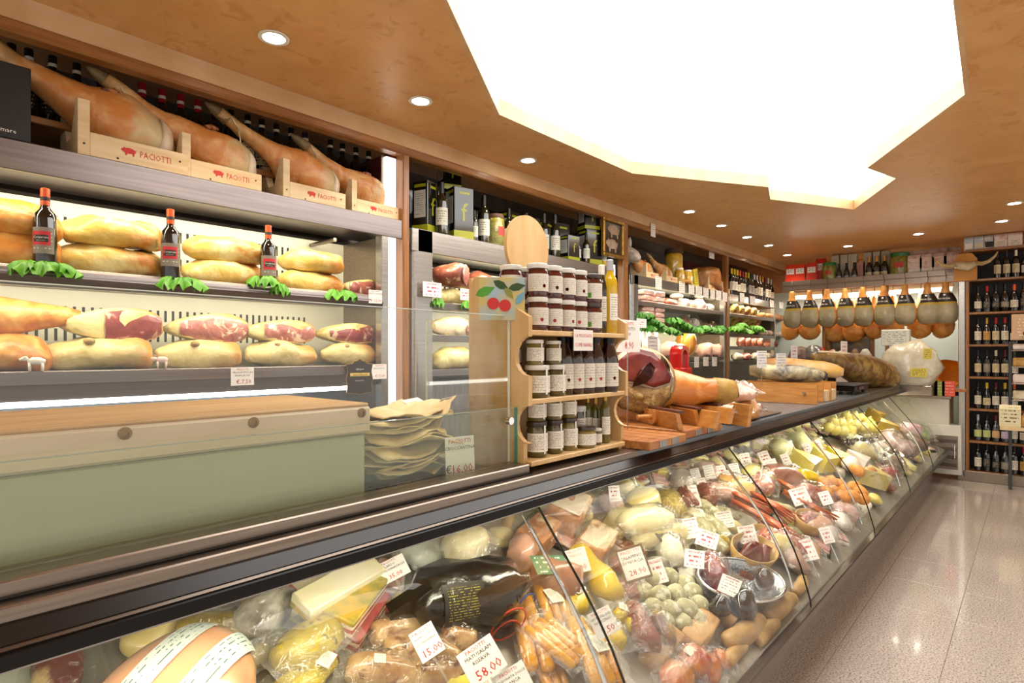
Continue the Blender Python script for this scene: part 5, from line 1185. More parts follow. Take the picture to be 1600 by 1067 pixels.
for k in range(4): a = k * PI / 4; MB().tube([(.123 * math.cos(a) * math.sin(b), .123 * math.sin(a) * math.sin(b), .155 + .153 * math.cos(b)) for b in [i * PI / 9 for i in range(19)]], .004, 6).build('cord', rope_m, t, 'all')
bn = thing('back_bench', 'steel work bench carrying the red slicer along the wall fridges', 'bench', (0, 0, 0)); MB().bbox(-2.76, -2.36, 4.95, 8.2, .87, .9, .004).build('top', steel, bn); MB().bbox(-2.74, -2.40, 4.98, 8.17, 0, .87, .004).build('body', steel_d, bn)
t = thing('slicer', 'red arched meat slicer guard on the back counter', 'slicer', (-2.55, on_x(1066, 560, -2.55).y, 1.30), WALL)
arch = [(-.085, 0), (-.085, .13), (-.07, .18), (-.04, .205), (0, .213), (.04, .205), (.07, .18), (.085, .13), (.085, 0), (.055, 0), (.055, .125), (.045, .155), (0, .178), (-.045, .155), (-.055, .125), (-.055, 0)]
MB().prism(arch, 1, -.03, .09).build('guard', M('slicer_red', hx('c8201e'), rough=.15, coat=.8), t); MB().bbox(-.055, .055, .0, .02, 0, .16, .004).build('blade_plate', steel_b, t)
MB().bbox(-.1, .1, -.06, .15, -.40, 0, .01).build('base', MATS['slicer_red'], t)
for i, b_ in enumerate(((1085, 558, 1092, 574), (1099, 558, 1107, 572), (1113, 558, 1120, 572), (1012, 525, 1028, 560))): cardx(['first small tag under the lower fridge shelf', 'second small tag under the lower fridge shelf', 'third small tag under the lower fridge shelf', 'tall printed card before the white bottles'][i], *b_, X=-2.79, head=False, mat=fake_card)

# ---------------------------------------------------------------- bay 4: sausages, wine bottles on top
f4 = fridge('sausage_fridge', 'farthest steel wall fridge with sausages under wine bottles', 7.18, 8.95, 2.17, (1.93, 1.68, 1.52), [], rail=0.09, post=0.05, lights=((2.115, 1.2), (1.655, 1.0), (1.495, .6)))
struct('trim_8', MB().box(-3.39, -3.37, 7.17, 9.0, 2.2, 2.62), maroon)
T4 = 2.1715
capl = [f_yellow, f_yellow, f_yellow, f_orange, f_red, f_gold, f_yellow, f_green, f_silver, f_white, f_gold, f_gold, f_wine, f_white, f_silver, f_red, f_red, f_gold, f_white]
for i in range(19):
    px = 1143 + i * 4.4 if i else 1143
    y = on_x(px, 460, -2.84).y
    if y > 8.9: break
    bottle('wine bottle in the front row above the farthest fridge, %s from the left' % ORD[i], (-2.84, y, T4), ('bordeaux', 'burgundy')[i % 3 == 2], cap=capl[i], lab=(lab_w, lab_w, lab_w, lab_c, lab_w, lab_k)[i % 6] if i != 16 else lab_o, h=1.08, rz=WALL - .7, group='front row of wine bottles above the farthest fridge', slim=.95)
for i in range(14):
    y = on_x(1136 + i * 6, 440, -3.08).y
    if y > 8.9: break
    bottle('wine bottle in the back row above the farthest fridge, %s from the left' % ORD[i], (-3.08, y, T4 + .10), 'bordeaux', cap=[f_yellow, f_black, f_white, f_wine, f_black][i % 5], lab=(lab_k, lab_w)[i % 2], h=1.05, rz=WALL - .7, group='back row of wine bottles above the farthest fridge')
struct('trim_9', MB().box(-3.36, -2.98, 7.2, 8.95, T4 - .001, T4 + .099), maroon)
for i, b_ in enumerate(((1156, 458, 1163, 472), (1172, 463, 1180, 476), (1203, 469, 1209, 480), (1218, 472, 1224, 482))): cardx('white tag on the farthest fridge canopy, %s from the left' % ORD[i], *b_, X=-2.79, head=False, mat=fake_card, group='tags on the farthest fridge canopy')
saus = M('yellow_sausage', hx('c9a050'), hx('a67a34'), rough=.35, scale=20, bump=.3); saus_b = M('tan_sausage', hx('c08850'), hx('9a6238'), rough=.4, scale=20, bump=.3)
def ring(label, px, py, r, rr_, mat, X=-2.9, tilt=.5, n=12, arc=2 * PI, a0=0):
    p = on_x(px, py, X); o = MB().tube([(r * math.cos(a0 + arc * k / n), 0, r * .75 * math.sin(a0 + arc * k / n)) for k in range(n + 1)], rr_, 8).build('sausage_ring', mat, None, 'all', rough=.008, rsc=25, seed=int(px)); o.location = (X, p.y, p.z); o.rotation_euler = (tilt, 0, WALL); return tag(o, label, 'sausage', 'sausages in the farthest fridge')
for i, (px, py) in enumerate(((1146, 486), (1155, 488), (1165, 489), (1175, 491), (1144, 500), (1154, 503), (1163, 505), (1173, 506), (1181, 504))): ring('looped yellow sausage in the farthest fridge, %s of the %s row' % (ORD[i % 4 if i < 4 else i - 4], ['upper', 'lower'][i > 3]), px, py, .085, .034, (saus, saus_b)[i % 3 == 2], X=-2.9 - .012 * (i % 3))
for i, px in enumerate((1146, 1155, 1166, 1176, 1195, 1205, 1213)): packed('white wrapped parcel at the top of the farthest fridge, %s from the left' % ORD[i], (-3.02, on_x(px, 480, -3.02).y, 1.95 + .02 * (i % 2)), .2, .07, .055, white_pack, 110 + i, cut=False, group='white parcels in the farthest fridge')
for i, (px, py, z) in enumerate(((1190, 492, 1.932), (1200, 494, 1.932), (1209, 496, 1.932), (1218, 497, 1.932), (1192, 515, 1.682), (1201, 515, 1.682), (1210, 515, 1.682), (1217, 512, 1.682))): lump('sausage_bundle', 'tan sausage bundle in the farthest fridge right side, %s of the %s shelf' % (ORD[i % 4], ['upper', 'lower'][i > 3]), (-2.88, on_x(px, py, -2.88).y, z), .2, .06, .045, (saus_b, M('grey_pink_sausage', hx('a08478'), hx('cdb8a8'), rough=.3, scale=18))[i > 3], 120 + i, cat='sausage', group='sausage bundles in the farthest fridge')
for i, (px, py) in enumerate(((1143, 514), (1150, 512), (1156, 508), (1162, 518), (1180, 512), (1184, 516))): p = on_x(px, py, -2.8); lettuce('green leaf under the looped sausages, %s from the left' % ORD[i], (-2.815, p.y, p.z), 300 + i, .14, lobes=3, mat=leafm, group='green leaves in the farthest fridge', name='salad_leaf')
for i, px in enumerate((1157, 1167, 1176, 1186, 1203)): lump('salami_half', 'dark salami half standing in the farthest fridge, %s from the left' % ORD[i], (-2.88, on_x(px, 535, -2.88).y, 1.522), .1 if i < 4 else .22, .055, .065 if i < 4 else .05, meat_b, 130 + i, rz=-1.0, cut=True, cutmat=meat_b, cat='salami', group='salami halves in the farthest fridge')
for i, px in enumerate((1152, 1165, 1180, 1190, 1200)): lump('salami', 'salami on the bottom of the farthest fridge, %s from the left' % ORD[i], (-2.9, on_x(px, 555, -2.9).y, 1.34), .22, .06, .055, (M('white_salami', hx('cfc4b0'), hx('8a7a68'), rough=.6, scale=30), meat_b)[i % 2], 140 + i, cat='salami', group='salami at the bottom of the farthest fridge')
t = struct('trim_10', MB().box(-3.2, -2.82, 4.9, 8.9, 0.2, 1.335), M('under_fridge', hx('4e4640'), rough=.5))
# ---------------------------------------------------------------- far end: steel shelf, goods, hanging hams
FY = 8.65
sf = thing('hanging_shelf', 'long steel overhead shelf with fluorescent light at the far end', 'shelf', (0, 0, 0))
MB().bbox(-2.62, -.66, FY, 8.98, 2.35, 2.36, .002).build('board', steel, sf)
MB().bbox(-2.62, -.66, FY, FY + .012, 2.285, 2.425, .003).build('fascia', steel, sf)
for k in (-2.1, -1.38): MB().bbox(k - .02, k + .02, FY + .02, FY + .06, 1.2, 2.35, .004).build('upright', wood_v, sf)
for a, b in ((-2.6, -1.72), (-1.66, -.72)):
    MB().bbox(a, b, FY + .2, FY + .28, 2.235, 2.285, .006).build('lamp_housing', white_en, sf)
    MB().tube([(a + .02, FY + .23, 2.21), (b - .02, FY + .23, 2.21)], .02, 10).build('tube_lamp', tube_lit, sf, True)
    area('shelf_tube', ((a + b) / 2, FY + .17, 2.19), b - a, .05, 9, rot=(.35, 0, 0), col=(1, .98, .9))
GZ = 2.361
def gy(px, py, Y): return on_y(px, py, Y).x
def packet(label, px, Y, w, d, h, mat, name='packet', cat='packet', group=None, band=None, z=GZ, txt=None, tm=None):
    t = thing(name, label, cat, (gy(px, 430, Y), Y, z), 0, group)
    mb = MB(); mb.loft([[(x * w / 2 * kx, y * d / 2 * ky, zz) for x, y in ((-1, -1), (1, -1), (1, 1), (-1, 1))] for kx, ky, zz in ((.96, .9, 0), (1, 1, .01), (1, 1, h * .82), (.98, .5, h * .95), (.98, .12, h))])
    mb.build('bag', mat, t, uv=True)
    if band: MB().bbox(-w * .4, w * .4, -d / 2 - .002, -d / 2, h * band[0], h * band[1], .0005).build('label', band[2], t, uv=True)
    if txt: write(txt, h * .2, tm or ink_k, t, 0, -d / 2 - .0035, h * .7)
    return t
redp = M('red_packet', hx('c8321f'), rough=.3, coat=.3)
for i, (px, Y) in enumerate(((1236, 8.75), (1251, 8.75), (1269, 8.73), (1283, 8.82))):
    packet('red coffee packet with white panel on the far shelf, %s from the left' % ORD[i], px, Y, .125, .07, .30 if i != 3 else .36, redp, 'red_packet', group='red packets on the far shelf', band=(.55, .8, card_w), txt='2C')
def bigjar(label, px, r, h, Y=8.78):
    t = thing('olive_jar', label, 'jar', (gy(px, 430, Y), Y, GZ), 0)
    MB().lathe([(r * .9, 0), (r, .02), (r, h * .75), (r * .85, h * .86), (0, h * .86)], 18).build('glass_body', olive_f, t, True); MB().lathe([(r * .9, h * .85), (r * .92, h * .97), (r * .85, h), (0, h)], 18).build('lid', M('green_lid', hx('2f7a3a'), rough=.3), t, True)
    link('label', arc_label(r + .001, h * .42, h * .62, .45, MATS['red_label']), t)
bigjar('large olive jar with green lid right of the red packets', 1296, .09, .285); bigjar('largest olive jar with green lid left of the white packets', 1406, .115, .33)
lab_s = print_mat('label_silver', hx('b9bdc4'), hx('4a4e58'), 4)
for i, px in enumerate((1311, 1323, 1335, 1358, 1370, 1382)):
    bottle('sparkling wine bottle on the far shelf, %s from the left' % ORD[i], (gy(px, 430, 8.74), 8.74, GZ), 'spumante', cap=f_black if i < 3 else f_gold, lab=lab_s if i < 3 else lab_c, h=.82 if i < 3 else 1.0, rz=-.2, group='sparkling wine bottles on the far shelf', slim=1.0)
pale_box = M('floral_box', hx('cfc6b4'), hx('b5ab98'), rough=.5, scale=9); pink_box = M('pink_box', hx('d8a498'), hx('c08878'), rough=.5, scale=9)
for i, px in enumerate((1308, 1320, 1333, 1346, 1358, 1371, 1384)):
    h = .27 if i == 3 else .385
    o = MB().bbox(-.055, .055, -.05, .05, 0, h, .002).build('gift_box', pink_box if i == 3 else pale_box, None); o.location = (gy(px, 400, 8.92), 8.90, GZ); tag(o, 'pale tall gift box behind the sparkling bottles, %s from the left' % ORD[i] if i != 3 else 'pink gift box between the two groups of sparkling bottles', 'gift box', 'gift boxes on the far shelf')
wpk = M('white_packet', hx('e8d6d0'), hx('d8a8a4'), rough=.35, scale=24, lo=.5, hi=.62)
for i, px in enumerate((1430, 1449, 1468, 1487)):
    packet('white and red panettone packet in the front row, %s from the left' % ORD[i], px, 8.74, .145, .08, .285, wpk, 'white_packet', group='white packets on the far shelf', band=(.12, .38, card_w))
for i, px in enumerate((1400, 1418, 1437, 1455, 1474, 1490)):
    packet('white and red panettone packet in the back row, %s from the left' % ORD[i], px, 8.88, .14, .08, .36, wpk, 'white_packet', group='white packets at the back of the far shelf', band=(.7, .84, M('redpanel', hx('b02a2a'), rough=.4)))
# hanging hams
def hang_prof(s_=1.0): return [(-.0, .022), (-.02, .032), (-.06, .034), (-.10, .042), (-.15, .058), (-.21, .078), (-.28, .098), (-.35, .11), (-.41, .108), (-.455, .092), (-.485, .062), (-.50, .025)]
hp = hang_prof()
HB = MB().loft([[(r * 1.05 * math.cos(a) + .02 * (z < -.2), r * .85 * math.sin(a), z) for a in [2 * PI * k / 18 for k in range(18)]] for z, r in hp]).mesh('rind', ham_tan, 'all', rough=.012, rsc=9, seed=2)
def shell(z0, z1, grow, a0, a1, mat, nm, n=14):
    zs = [z0 + (z1 - z0) * k / 8 for k in range(9)]
    def rad(z):
        for (za, ra), (zb, rb) in zip(hp, hp[1:]):
            if zb <= z <= za: return ra + (rb - ra) * (za - z) / (za - zb)
        return .03
    return MB().loft([[((rad(z) + grow) * 1.05 * math.cos(a) + .02 * min(1, max(0, (-.1 - z) / .1)), (rad(z) + grow) * .85 * math.sin(a), z) for a in [a0 + (a1 - a0) * k / n for k in range(n + 1)]] for z in zs], cap=False, close=False).mesh(nm, mat, 'all')
HG = shell(-.26, -.485, .014, PI * .75, PI * 1.82, ham_grey, 'muslin_wrap'); HK = shell(-.13, -.235, .013, PI * .72, PI * 1.9, M('black_band', hx('201d1a'), rough=.35), 'black_band'); HY = shell(-.235, -.262, .0145, PI * .72, PI * 1.85, M('gold_band', hx('a88c2a'), rough=.4), 'gold_band')
HR = MB().tube([(0, 0, -.03), (.01, 0, .06), (0, 0, .14)], .004, 6).mesh('hook', dark_grey, 'all')
HM = MB().ball((-.03, -.095, -.40), .012, .008, .012, 8, 6).mesh('seal', M('metal_seal', hx('a39a70'), rough=.3, metal=.6), 'all')
hpx = [1240, 1267, 1294, 1322, 1350, 1382, 1415, 1450, 1478]
for i, px in enumerate(hpx):
    p = on_y(px, 455 - 12 * i / 8, 8.62)
    t = thing('hanging_ham', 'hanging ham with black band and grey wrap at the far end, %s from the left' % ORD[i], 'ham', (p.x, 8.55, 2.27 - .0 * i), R.uniform(-.25, .1), 'banded hams hanging at the far end', scale=(1.0, 1.0, 1.0))
    link('rind', HB, t); link('muslin_wrap', HG, t); kb = link('black_band', HK, t); link('gold_band', HY, t); link('hook', HR, t); link('seal', HM, t)
    link('lettering', text_mesh('NORCIA', .03, card_w), kb, (-.0, -.098, -.20), (-.22, 0, 0)); link('round_mark', MB().lathe([(.012, 0), (.012, .001), (0, .001)], 10).mesh('round_mark', card_w) if i == 0 else bpy.data.meshes['round_mark'], kb, (-.0, -.08, -.155), (PI / 2 - .25, 0, 0))
for i, px in enumerate((1236, 1268, 1302, 1330, 1366, 1396, 1440, 1474)):
    z = 2.17 if i not in (2, 3) else 2.14
    t = thing('hanging_ham', 'plain brown ham hanging in the second row at the far end, %s from the left' % ORD[i], 'ham', (gy(px, 500, 8.82), 8.82, z), R.uniform(0, 6), 'plain hams hanging behind')
    link('rind', HB, t).scale = (1.25, 1.25, 1.1); link('hook', HR, t)
# glazed cabinet, slicer pile, cheese, boxes below the hams
gc = thing('glazed_cabinet', 'brown framed glazed cabinet below the hanging hams', 'cabinet', (0, 0, 0))
for a, b in ((-2.12, -2.07), (-1.60, -1.55)): MB().bbox(a, b, 8.86, 8.92, .6, 2.2, .004).build('frame_post', wood_v, gc)
MB().bbox(-2.07, -1.60, 8.90, 8.95, .6, 2.2, .004).build('interior', M('cabinet_dark', hx('6a5238'), hx('54402a'), rough=.4, scale=5), gc); MB().box(-2.07, -1.60, 8.885, 8.89, .6, 2.2).build('glass', pane, gc)
for z in (1.62, 1.3): MB().bbox(-2.07, -1.60, 8.86, 8.9, z, z + .03, .003).build('cross_rail', wood, gc)
def small(nm, label, px, py, Y, mb, mat, cat, smooth=False, z=None, **k):
    p = on_y(px, py, Y); t = thing(nm, label, cat, (p.x, Y, p.z if z is None else z)); mb.build(k.pop('part', 'body'), mat, t, smooth, **k); return t
# far back counter the goods stand on
bc = thing('back_counter', 'low steel back counter under the hanging hams', 'counter', (0, 0, 0)); MB().bbox(-2.7, -.70, 8.3, 8.85, .92, .95, .004).build('top', steel, bc); MB().bbox(-2.7, -.72, 8.34, 8.85, .1, .92, .004).build('body', M('counter_white', hx('cfcabc'), rough=.4), bc)
# plastic-wrapped slicing machine
t = thing('covered_machine', 'large machine covered in clear plastic with yellow labels', 'machine', (gy(1425, 560, 8.3), 8.2, .951))
MB().ball((0, 0, .33), .30, .20, .30, 18, 12).build('cover', M('cloudy_cover', hx('c9c2ac'), hx('dfdac8'), rough=.25, scale=10, bump=.6, coat=.4), t, 'all', rough=.05, rsc=7)
MB().bbox(-.22, .22, -.16, .18, 0, .12, .01).build('base', steel, t)
for x, z, w, h in ((.18, .42, .08, .12), (.10, .22, .16, .10)): o = MB().bbox(-w / 2, w / 2, -.002, 0, 0, h, .0005).build('yellow_label', stick_y, t, uv=True); o.location = (x, -.185 - .02 * (z < .3), z); o.rotation_euler = (.15, 0, .3)
t2 = small('wrapped_roll', 'white patterned paper bag above the covered machine', 1403, 535, 8.25, MB().bbox(-.16, .12, -.08, .08, -.02, .17, .01), print_mat('striped_paper', hx('dfe3da'), hx('3c3e3a'), 9, fill=.35, chars=8), 'paper bag', uv=True, part='bag', z=1.545)
t = thing('half_cheese', 'big orange half cheese wheel on the far counter by the steel pillar', 'cheese', (gy(1478, 570, 8.5), 8.5, 1.20)); MB().lathe([(0, -.14), (.10, -.14), (.15, -.10), (.165, 0), (.15, .10), (.1, .14), (0, .14)], 20, a0=0, a1=PI).build('cheese', M('mimolette', hx('e08a1e'), hx('d07a14'), rough=.4, scale=10), t, True).rotation_euler = (0, PI / 2, -.4)
MB().bbox(-.2, .2, -.15, .16, -.20, -.165, .004).build('board', board_w, t); MB().bbox(-.12, .12, -.08, .1, -.25, -.2, .004).build('stand', black, t)
for i, (px, w, c_, lb) in enumerate(((1452, .16, 'b5242a', 'dark red brochure box at the far counter'), (1468, .10, '8fa23a', 'olive green leaflet at the far counter'), (1482, .12, 'e0503a', 'orange-red leaflet at the far counter'))):
    o = small('brochure', lb, px, 612, 8.27, MB().bbox(-w / 2, w / 2, -.01, .01, 0, .17, .002), print_mat('brochure_%d' % i, hx(c_), hx('f0dcc8'), 5, fill=.4), 'brochure', uv=True, part='card', z=.951)
t = thing('steel_cabinet', 'small white and steel cabinet beyond the counter end', 'cabinet', (gy(1487, 700, 8.36), 8.36, 0)); MB().bbox(-.25, .09, -.03, .25, .06, .62, .006).build('body', M('cabinet_white', hx('d9d6cc'), rough=.35), t); MB().bbox(-.2, .06, -.034, -.03, .12, .5, .002).build('door', steel, t)
for k in range(4): MB().bbox(-.19, .05, -.04, -.034, .15 + k * .09, .19 + k * .09, .002).build('louvre', steel_d, t)
MB().tube([(.03, -.045, .25), (.03, -.045, .4)], .006, 8).build('handle', chrome, t, True)
# clutter between the wall fridge and the cabinet
cl = [(1250, 560, 'dark hanging salami cluster by the far fridge', M('salami_dark', hx('4a3630'), hx('8a6a58'), rough=.5, scale=20), .18), (1272, 556, 'grey slicer head at the far back counter', M('slicer_grey', hx('8a8c8e'), rough=.25, metal=.7), .16), (1284, 552, 'red tomato bunch behind the dark ham', M('tomato', hx('c0301e'), rough=.25, coat=.5), .06), (1262, 578, 'silver container at the far back counter', M('silver_can', hx('b9bcc0'), rough=.2, metal=.8), .1), (1300, 556, 'red labelled jar behind the dark ham', M('red_jar', hx('a8281c'), hx('d9cfc0'), rough=.3, scale=20), .07), (1316, 560, 'white box behind the dark ham', white_pack, .1), (1336, 556, 'brown jar row behind the dark ham', M('brown_jar', hx('6a4a34'), rough=.2, coat=.6), .08), (1352, 556, 'grey paper pile behind the dark ham', M('grey_paper', hx('a8a49a'), hx('c9c5b8'), rough=.6, scale=20), .09)]
for i, (px, py, lb, mt, s_) in enumerate(cl):
    Y = 8.15; p = on_y(px, py, Y); t = thing(['salami_cluster', 'meat_slicer', 'tomato_bunch', 'container', 'jar', 'box', 'jar', 'paper_pile'][i], lb, 'goods', (p.x, Y, .951))
    hgt = p.z + s_ * .7 - .951
    MB().bbox(-s_ * .6, s_ * .6, -s_ * .5, s_ * .5, 0, hgt * .55, .01).build('base', (steel, steel, pine, steel, black, white_pack, pine, pine)[i], t)
    MB().ball((0, 0, hgt * .8), s_ * .8, s_ * .7, hgt * .26, 14, 8).build('top', mt, t, 'all', rough=.02, rsc=14, seed=i)

# ---------------------------------------------------------------- wine rack
WY = 8.40
wr = thing('wine_rack', 'tall cherry wine rack with black back at the far right', 'wine rack', (0, 0, 0))
MB().bbox(-.578, -.545, WY, WY + .34, .1, 2.60, .004).build('side_post', wood_v, wr); MB().bbox(1.5, 1.53, WY, WY + .34, .1, 2.60, .004).build('side_post', wood_v, wr)
MB().box(-.57, 1.53, WY + .33, WY + .34, .1, 2.62).build('back', M('rack_black', hx('0c0a09'), rough=.5), wr)
MB().bbox(-.60, 1.55, WY - .01, WY + .34, 0, .115, .004).build('plinth', steel, wr)
SHZ = [.116, .456, .816, 1.176, 1.536, 1.896, 2.267, 2.60]
for z in SHZ: MB().bbox(-.545, 1.5, WY, WY + .33, z - .025, z, .003).build('shelf', wood, wr)
pl_ = thing('steel_pillar', 'narrow steel pillar left of the wine rack', 'pillar', (-.612, WY + .02, 0)); MB().bbox(-.03, .03, -.03, .1, 0, 2.28, .006).build('column', steel_b, pl_); MB().bbox(-.036, .036, -.036, .106, 0, .05, .004).build('foot_plate', steel, pl_)
rackrows = [(0, [('bordeaux', f_black, lab_w), ('bordeaux', f_black, lab_k), ('burgundy', f_black, lab_k), ('burgundy', f_black, lab_g), ('bordeaux', f_black, lab_w), ('bordeaux', f_red, lab_o), ('bordeaux', f_black, lab_k), ('bordeaux', f_black, lab_w)]),
            (1, [('burgundy', f_silver, M('label_lime', hx('b9c07a'), rough=.5)), ('burgundy', f_black, MATS['label_lime']), ('burgundy', f_wine, M('label_peach', hx('c9a070'), rough=.5)), ('burgundy', f_black, M('label_lilac', hx('b9a4b8'), rough=.5)), ('bordeaux', f_black, lab_w), ('burgundy', f_black, lab_w), ('bordeaux', f_black, lab_w), ('bordeaux', f_red, lab_w)]),
            (2, [('bordeaux', f_black, lab_w), ('burgundy', f_yellow, lab_c), ('bordeaux', f_wine, lab_w), ('bordeaux', f_yellow, lab_w), ('bordeaux', f_orange, lab_w)]),
            (3, [('bordeaux', f_purple, lab_c), ('bordeaux', f_black, lab_g), ('bordeaux', f_white, lab_c), ('bordeaux', f_wine, lab_c), ('burgundy', f_green, lab_w)]),
            (4, [('bordeaux', f_black, lab_w), ('bordeaux', f_gold, lab_o), ('bordeaux', f_red, lab_c), ('bordeaux', f_red, lab_w), ('burgundy', f_black, lab_w)]),
            (5, [('burgundy', f_black, lab_w), ('burgundy', f_red, lab_k), ('spumante', f_black, lab_k), ('spumante', f_black, lab_g), ('burgundy', f_orange, lab_w), ('bordeaux', f_black, lab_k)]),
            (6, [('bordeaux', f_purple, lab_c), ('bordeaux', f_purple, lab_c), ('bordeaux', f_white, lab_c), ('burgundy', f_red, lab_w), ('burgundy', f_red, lab_w), ('burgundy', f_white, lab_w), ('bordeaux', f_black, lab_w)])]
rown = ['lowest', 'second lowest', 'third lowest', 'middle', 'third highest', 'second highest', 'topmost']
for ri, row in rackrows:
    for i, (kd, cp, lb) in enumerate(row):
        X = -.47 + i * .078 if ri != 6 else -.30 + i * .078
        h = .97 if ri not in (0,) else 1.0
        bottle('wine bottle on the %s shelf of the wine rack, %s from the left' % (rown[ri], ORD[i]), (X, WY + .08, SHZ[ri] + .001), kd, cap=cp, lab=lb, h=h, rz=.0, group='wine bottles on the %s rack shelf' % rown[ri], slim=.92)
for i, X in enumerate((-.55, -.46, -.37, -.275, -.15)):
    packet('%s packet on top of the wine rack, %s from the left' % (['pale blue', 'pale blue', 'snowy grey', 'white and red', 'white and red'][i], ORD[i]), 1500, WY + .06, .085 if i < 3 else .12, .06, .15, (M('blue_packet', hx('c9d4dc'), hx('b0bfca'), rough=.4, scale=14), MATS['blue_packet'], M('grey_packet', hx('9aa0a4'), hx('dfe2e2'), rough=.4, scale=20), wpk, wpk)[i], 'coffee_packet', group='packets on top of the wine rack', band=(.1, .5, (card_w, M('cream_disc', hx('d9d2b8'), rough=.5), ink_k, lab_w, lab_w)[i]), z=SHZ[7] + .001).location.x = X
# side table with pasta, carton and jars at the right edge
dt = thing('display_table', 'small wooden display shelf with packets at the right edge', 'display shelf', (-.10, 7.95, 0))
MB().bbox(-.16, .5, -.12, .25, .655, .69, .004).build('shelf', pine, dt); MB().bbox(-.10, -.07, .2, .25, 0, 1.56, .004).build('post', dark_grey, dt); MB().bbox(.45, .48, .2, .25, 0, 1.56, .004).build('post', dark_grey, dt)
for k, z in enumerate((.95, 1.12, 1.29, 1.46)): MB().bbox(-.07, .45, -.02, .25, z, z + .012, .002).build('tray', steel, dt)
for k, z in enumerate((.962, 1.132, 1.302, 1.472)):
    o = MB().bbox(0, .34, -.01, .2, 0, .09 if k < 3 else .06, .01).build('jar_pack', (M('pack_tan', hx('c0a878'), hx('e0d6c0'), rough=.3, scale=14), white_pack, saus, white_pack)[k], None); o.location = (-.16, 7.97, z + .001); tag(o, 'flat food pack on the wire trays at the right edge, %s from the bottom' % ORD[k], 'food pack', 'food packs on the right edge trays')
o = MB().bbox(0, .36, -.05, .2, 0, .26, .004).build('carton', print_mat('carton_print', hx('c9a684'), hx('e8dcc8'), 8, fill=.4), None, uv=True); o.location = (-.17, 7.95, 1.573); tag(o, 'brown printed carton with black emblem at the right edge', 'carton')
eb = thing('carton_emblem_sheet', 'black cross emblem sheet on the brown carton', 'emblem', (-.02, 7.898, 1.62)); MB().bbox(-.06, .06, -.001, .0, .0, .035, .0004).build('mark', ink_k, eb); write('LOMARE', .035, ink_k, eb, 0, -.002, -.02)
packet('illustrated white pasta packet on the small wooden shelf', 1568, 7.88, .17, .07, .22, print_mat('pasta_print', hx('e6dcb4'), hx('5a5a2a'), 6, fill=.5, chars=8), 'pasta_packet', z=.691).location.x = -.18
t = thing('taralli_bag', 'clear bag of golden taralli tied at the top', 'snack bag', (0.0, 7.9, .691)); MB().lathe([(.06, 0), (.10, .02), (.105, .1), (.07, .15), (.015, .18), (.03, .23), (.04, .26), (0, .25)], 16).build('bag', M('taralli', hx('d9a860'), hx('b98040'), rough=.3, scale=24, bump=.8, coat=.4), t, 'all', rough=.012, rsc=25)
# ox skull on a wooden plaque above the pillar
tp = thing('horned_skull', 'pale ox skull with long horns on an orange wooden plaque', 'trophy', (-.575, WY - .05, 2.40))
oct_ = [(-.05, -.15), (.05, -.15), (.105, -.15), (.105, .09), (.06, .155), (-.06, .155), (-.105, .09), (-.105, -.15)]
MB().prism(oct_, 1, 0, .03).build('plaque', M('plaque_wood', hx('c98a2c'), hx('b5761e'), rough=.4, scale=5), tp)
bone_c = M('skull_bone', hx('d6c8a8'), hx('b9a884'), rough=.5, scale=16, bump=.3)
MB().tube([(-.09, -.03, .03), (-.04, -.05, .02), (.02, -.06, .0), (.09, -.04, .03)], [.035, .05, .05, .035], 12, flat=.9).build('skull', bone_c, tp, 'all', rough=.012, rsc=18)
for s_ in (-1, 1): MB().tube([(s_ * .09, -.04, .035), (s_ * .15, -.06, .02), (s_ * .21, -.07, .04), (s_ * .26, -.07, .09), (s_ * .285, -.07, .14)], [.026, .023, .018, .012, .003], 10).build('horn', M('horn_tan', hx('d0b888'), hx('a88e5c'), rough=.3, scale=8), tp, 'all')
# ---------------------------------------------------------------- contents of the glass counter
TILT = math.atan(DECK_S)
DN = Vector((math.sin(TILT), 0, math.cos(TILT)))          # deck normal
PLACED = []
def dM(px, py, h, yaw=0.0, lift=0.0, roll=0.0, pitch=0.0):
    """pose of a thing of height h resting on the sloping deck, its middle seen at the pixel"""
    k = (h * .5 + lift); p = on_deck(px, py, k / math.cos(TILT)); b = p - DN * (h * .5); PLACED.append((p.x, p.y))
    return Matrix.Translation(b) @ Matrix.Rotation(WALL, 4, 'Z') @ Matrix.Rotation(TILT, 4, 'X') @ Matrix.Rotation(yaw, 4, 'Z') @ Matrix.Rotation(pitch, 4, 'Y') @ Matrix.Rotation(roll, 4, 'X')
def dppm(px, py): return ppm(on_deck(px, py, .06))
def dthing(name, label, cat, px, py, h, yaw=0, lift=0, group=None, roll=0, pitch=0):
    t = thing(name, label, cat, (0, 0, 0), 0, group); t.matrix_basis = dM(px, py, h, yaw, lift, roll, pitch); return t
def dlump(name, label, px, py, w, hgt, mat, seed, yaw=0.0, asp=.45, cut=None, cutmat=None, cat='meat', film_=None, group=None, lift=0, sticker=None, pw=1.0):
    """w = length in photograph pixels; asp = half width / length; hgt = half height / length"""
    L_ = w / dppm(px, py); Hh = L_ * hgt; Wd = L_ * asp
    M4 = dM(px, py, Hh * 1.7, yaw, lift)
    if 'sal' in name or 'sausage' in name: pw = .5
    if film_: return packed(label, (0, 0, 0), L_ * .92, Wd * .92, Hh, mat, seed, M4=M4, cut=bool(cut), cutmat=cutmat, name=name, cat=cat, group=group, filmat=film_, sticker=sticker, pw=pw)
    return lump(name, label, (0, 0, 0), L_, Wd, Hh, mat, seed, cat=cat, group=group, cut=cut, cutmat=cutmat, M4=M4, pw=pw)
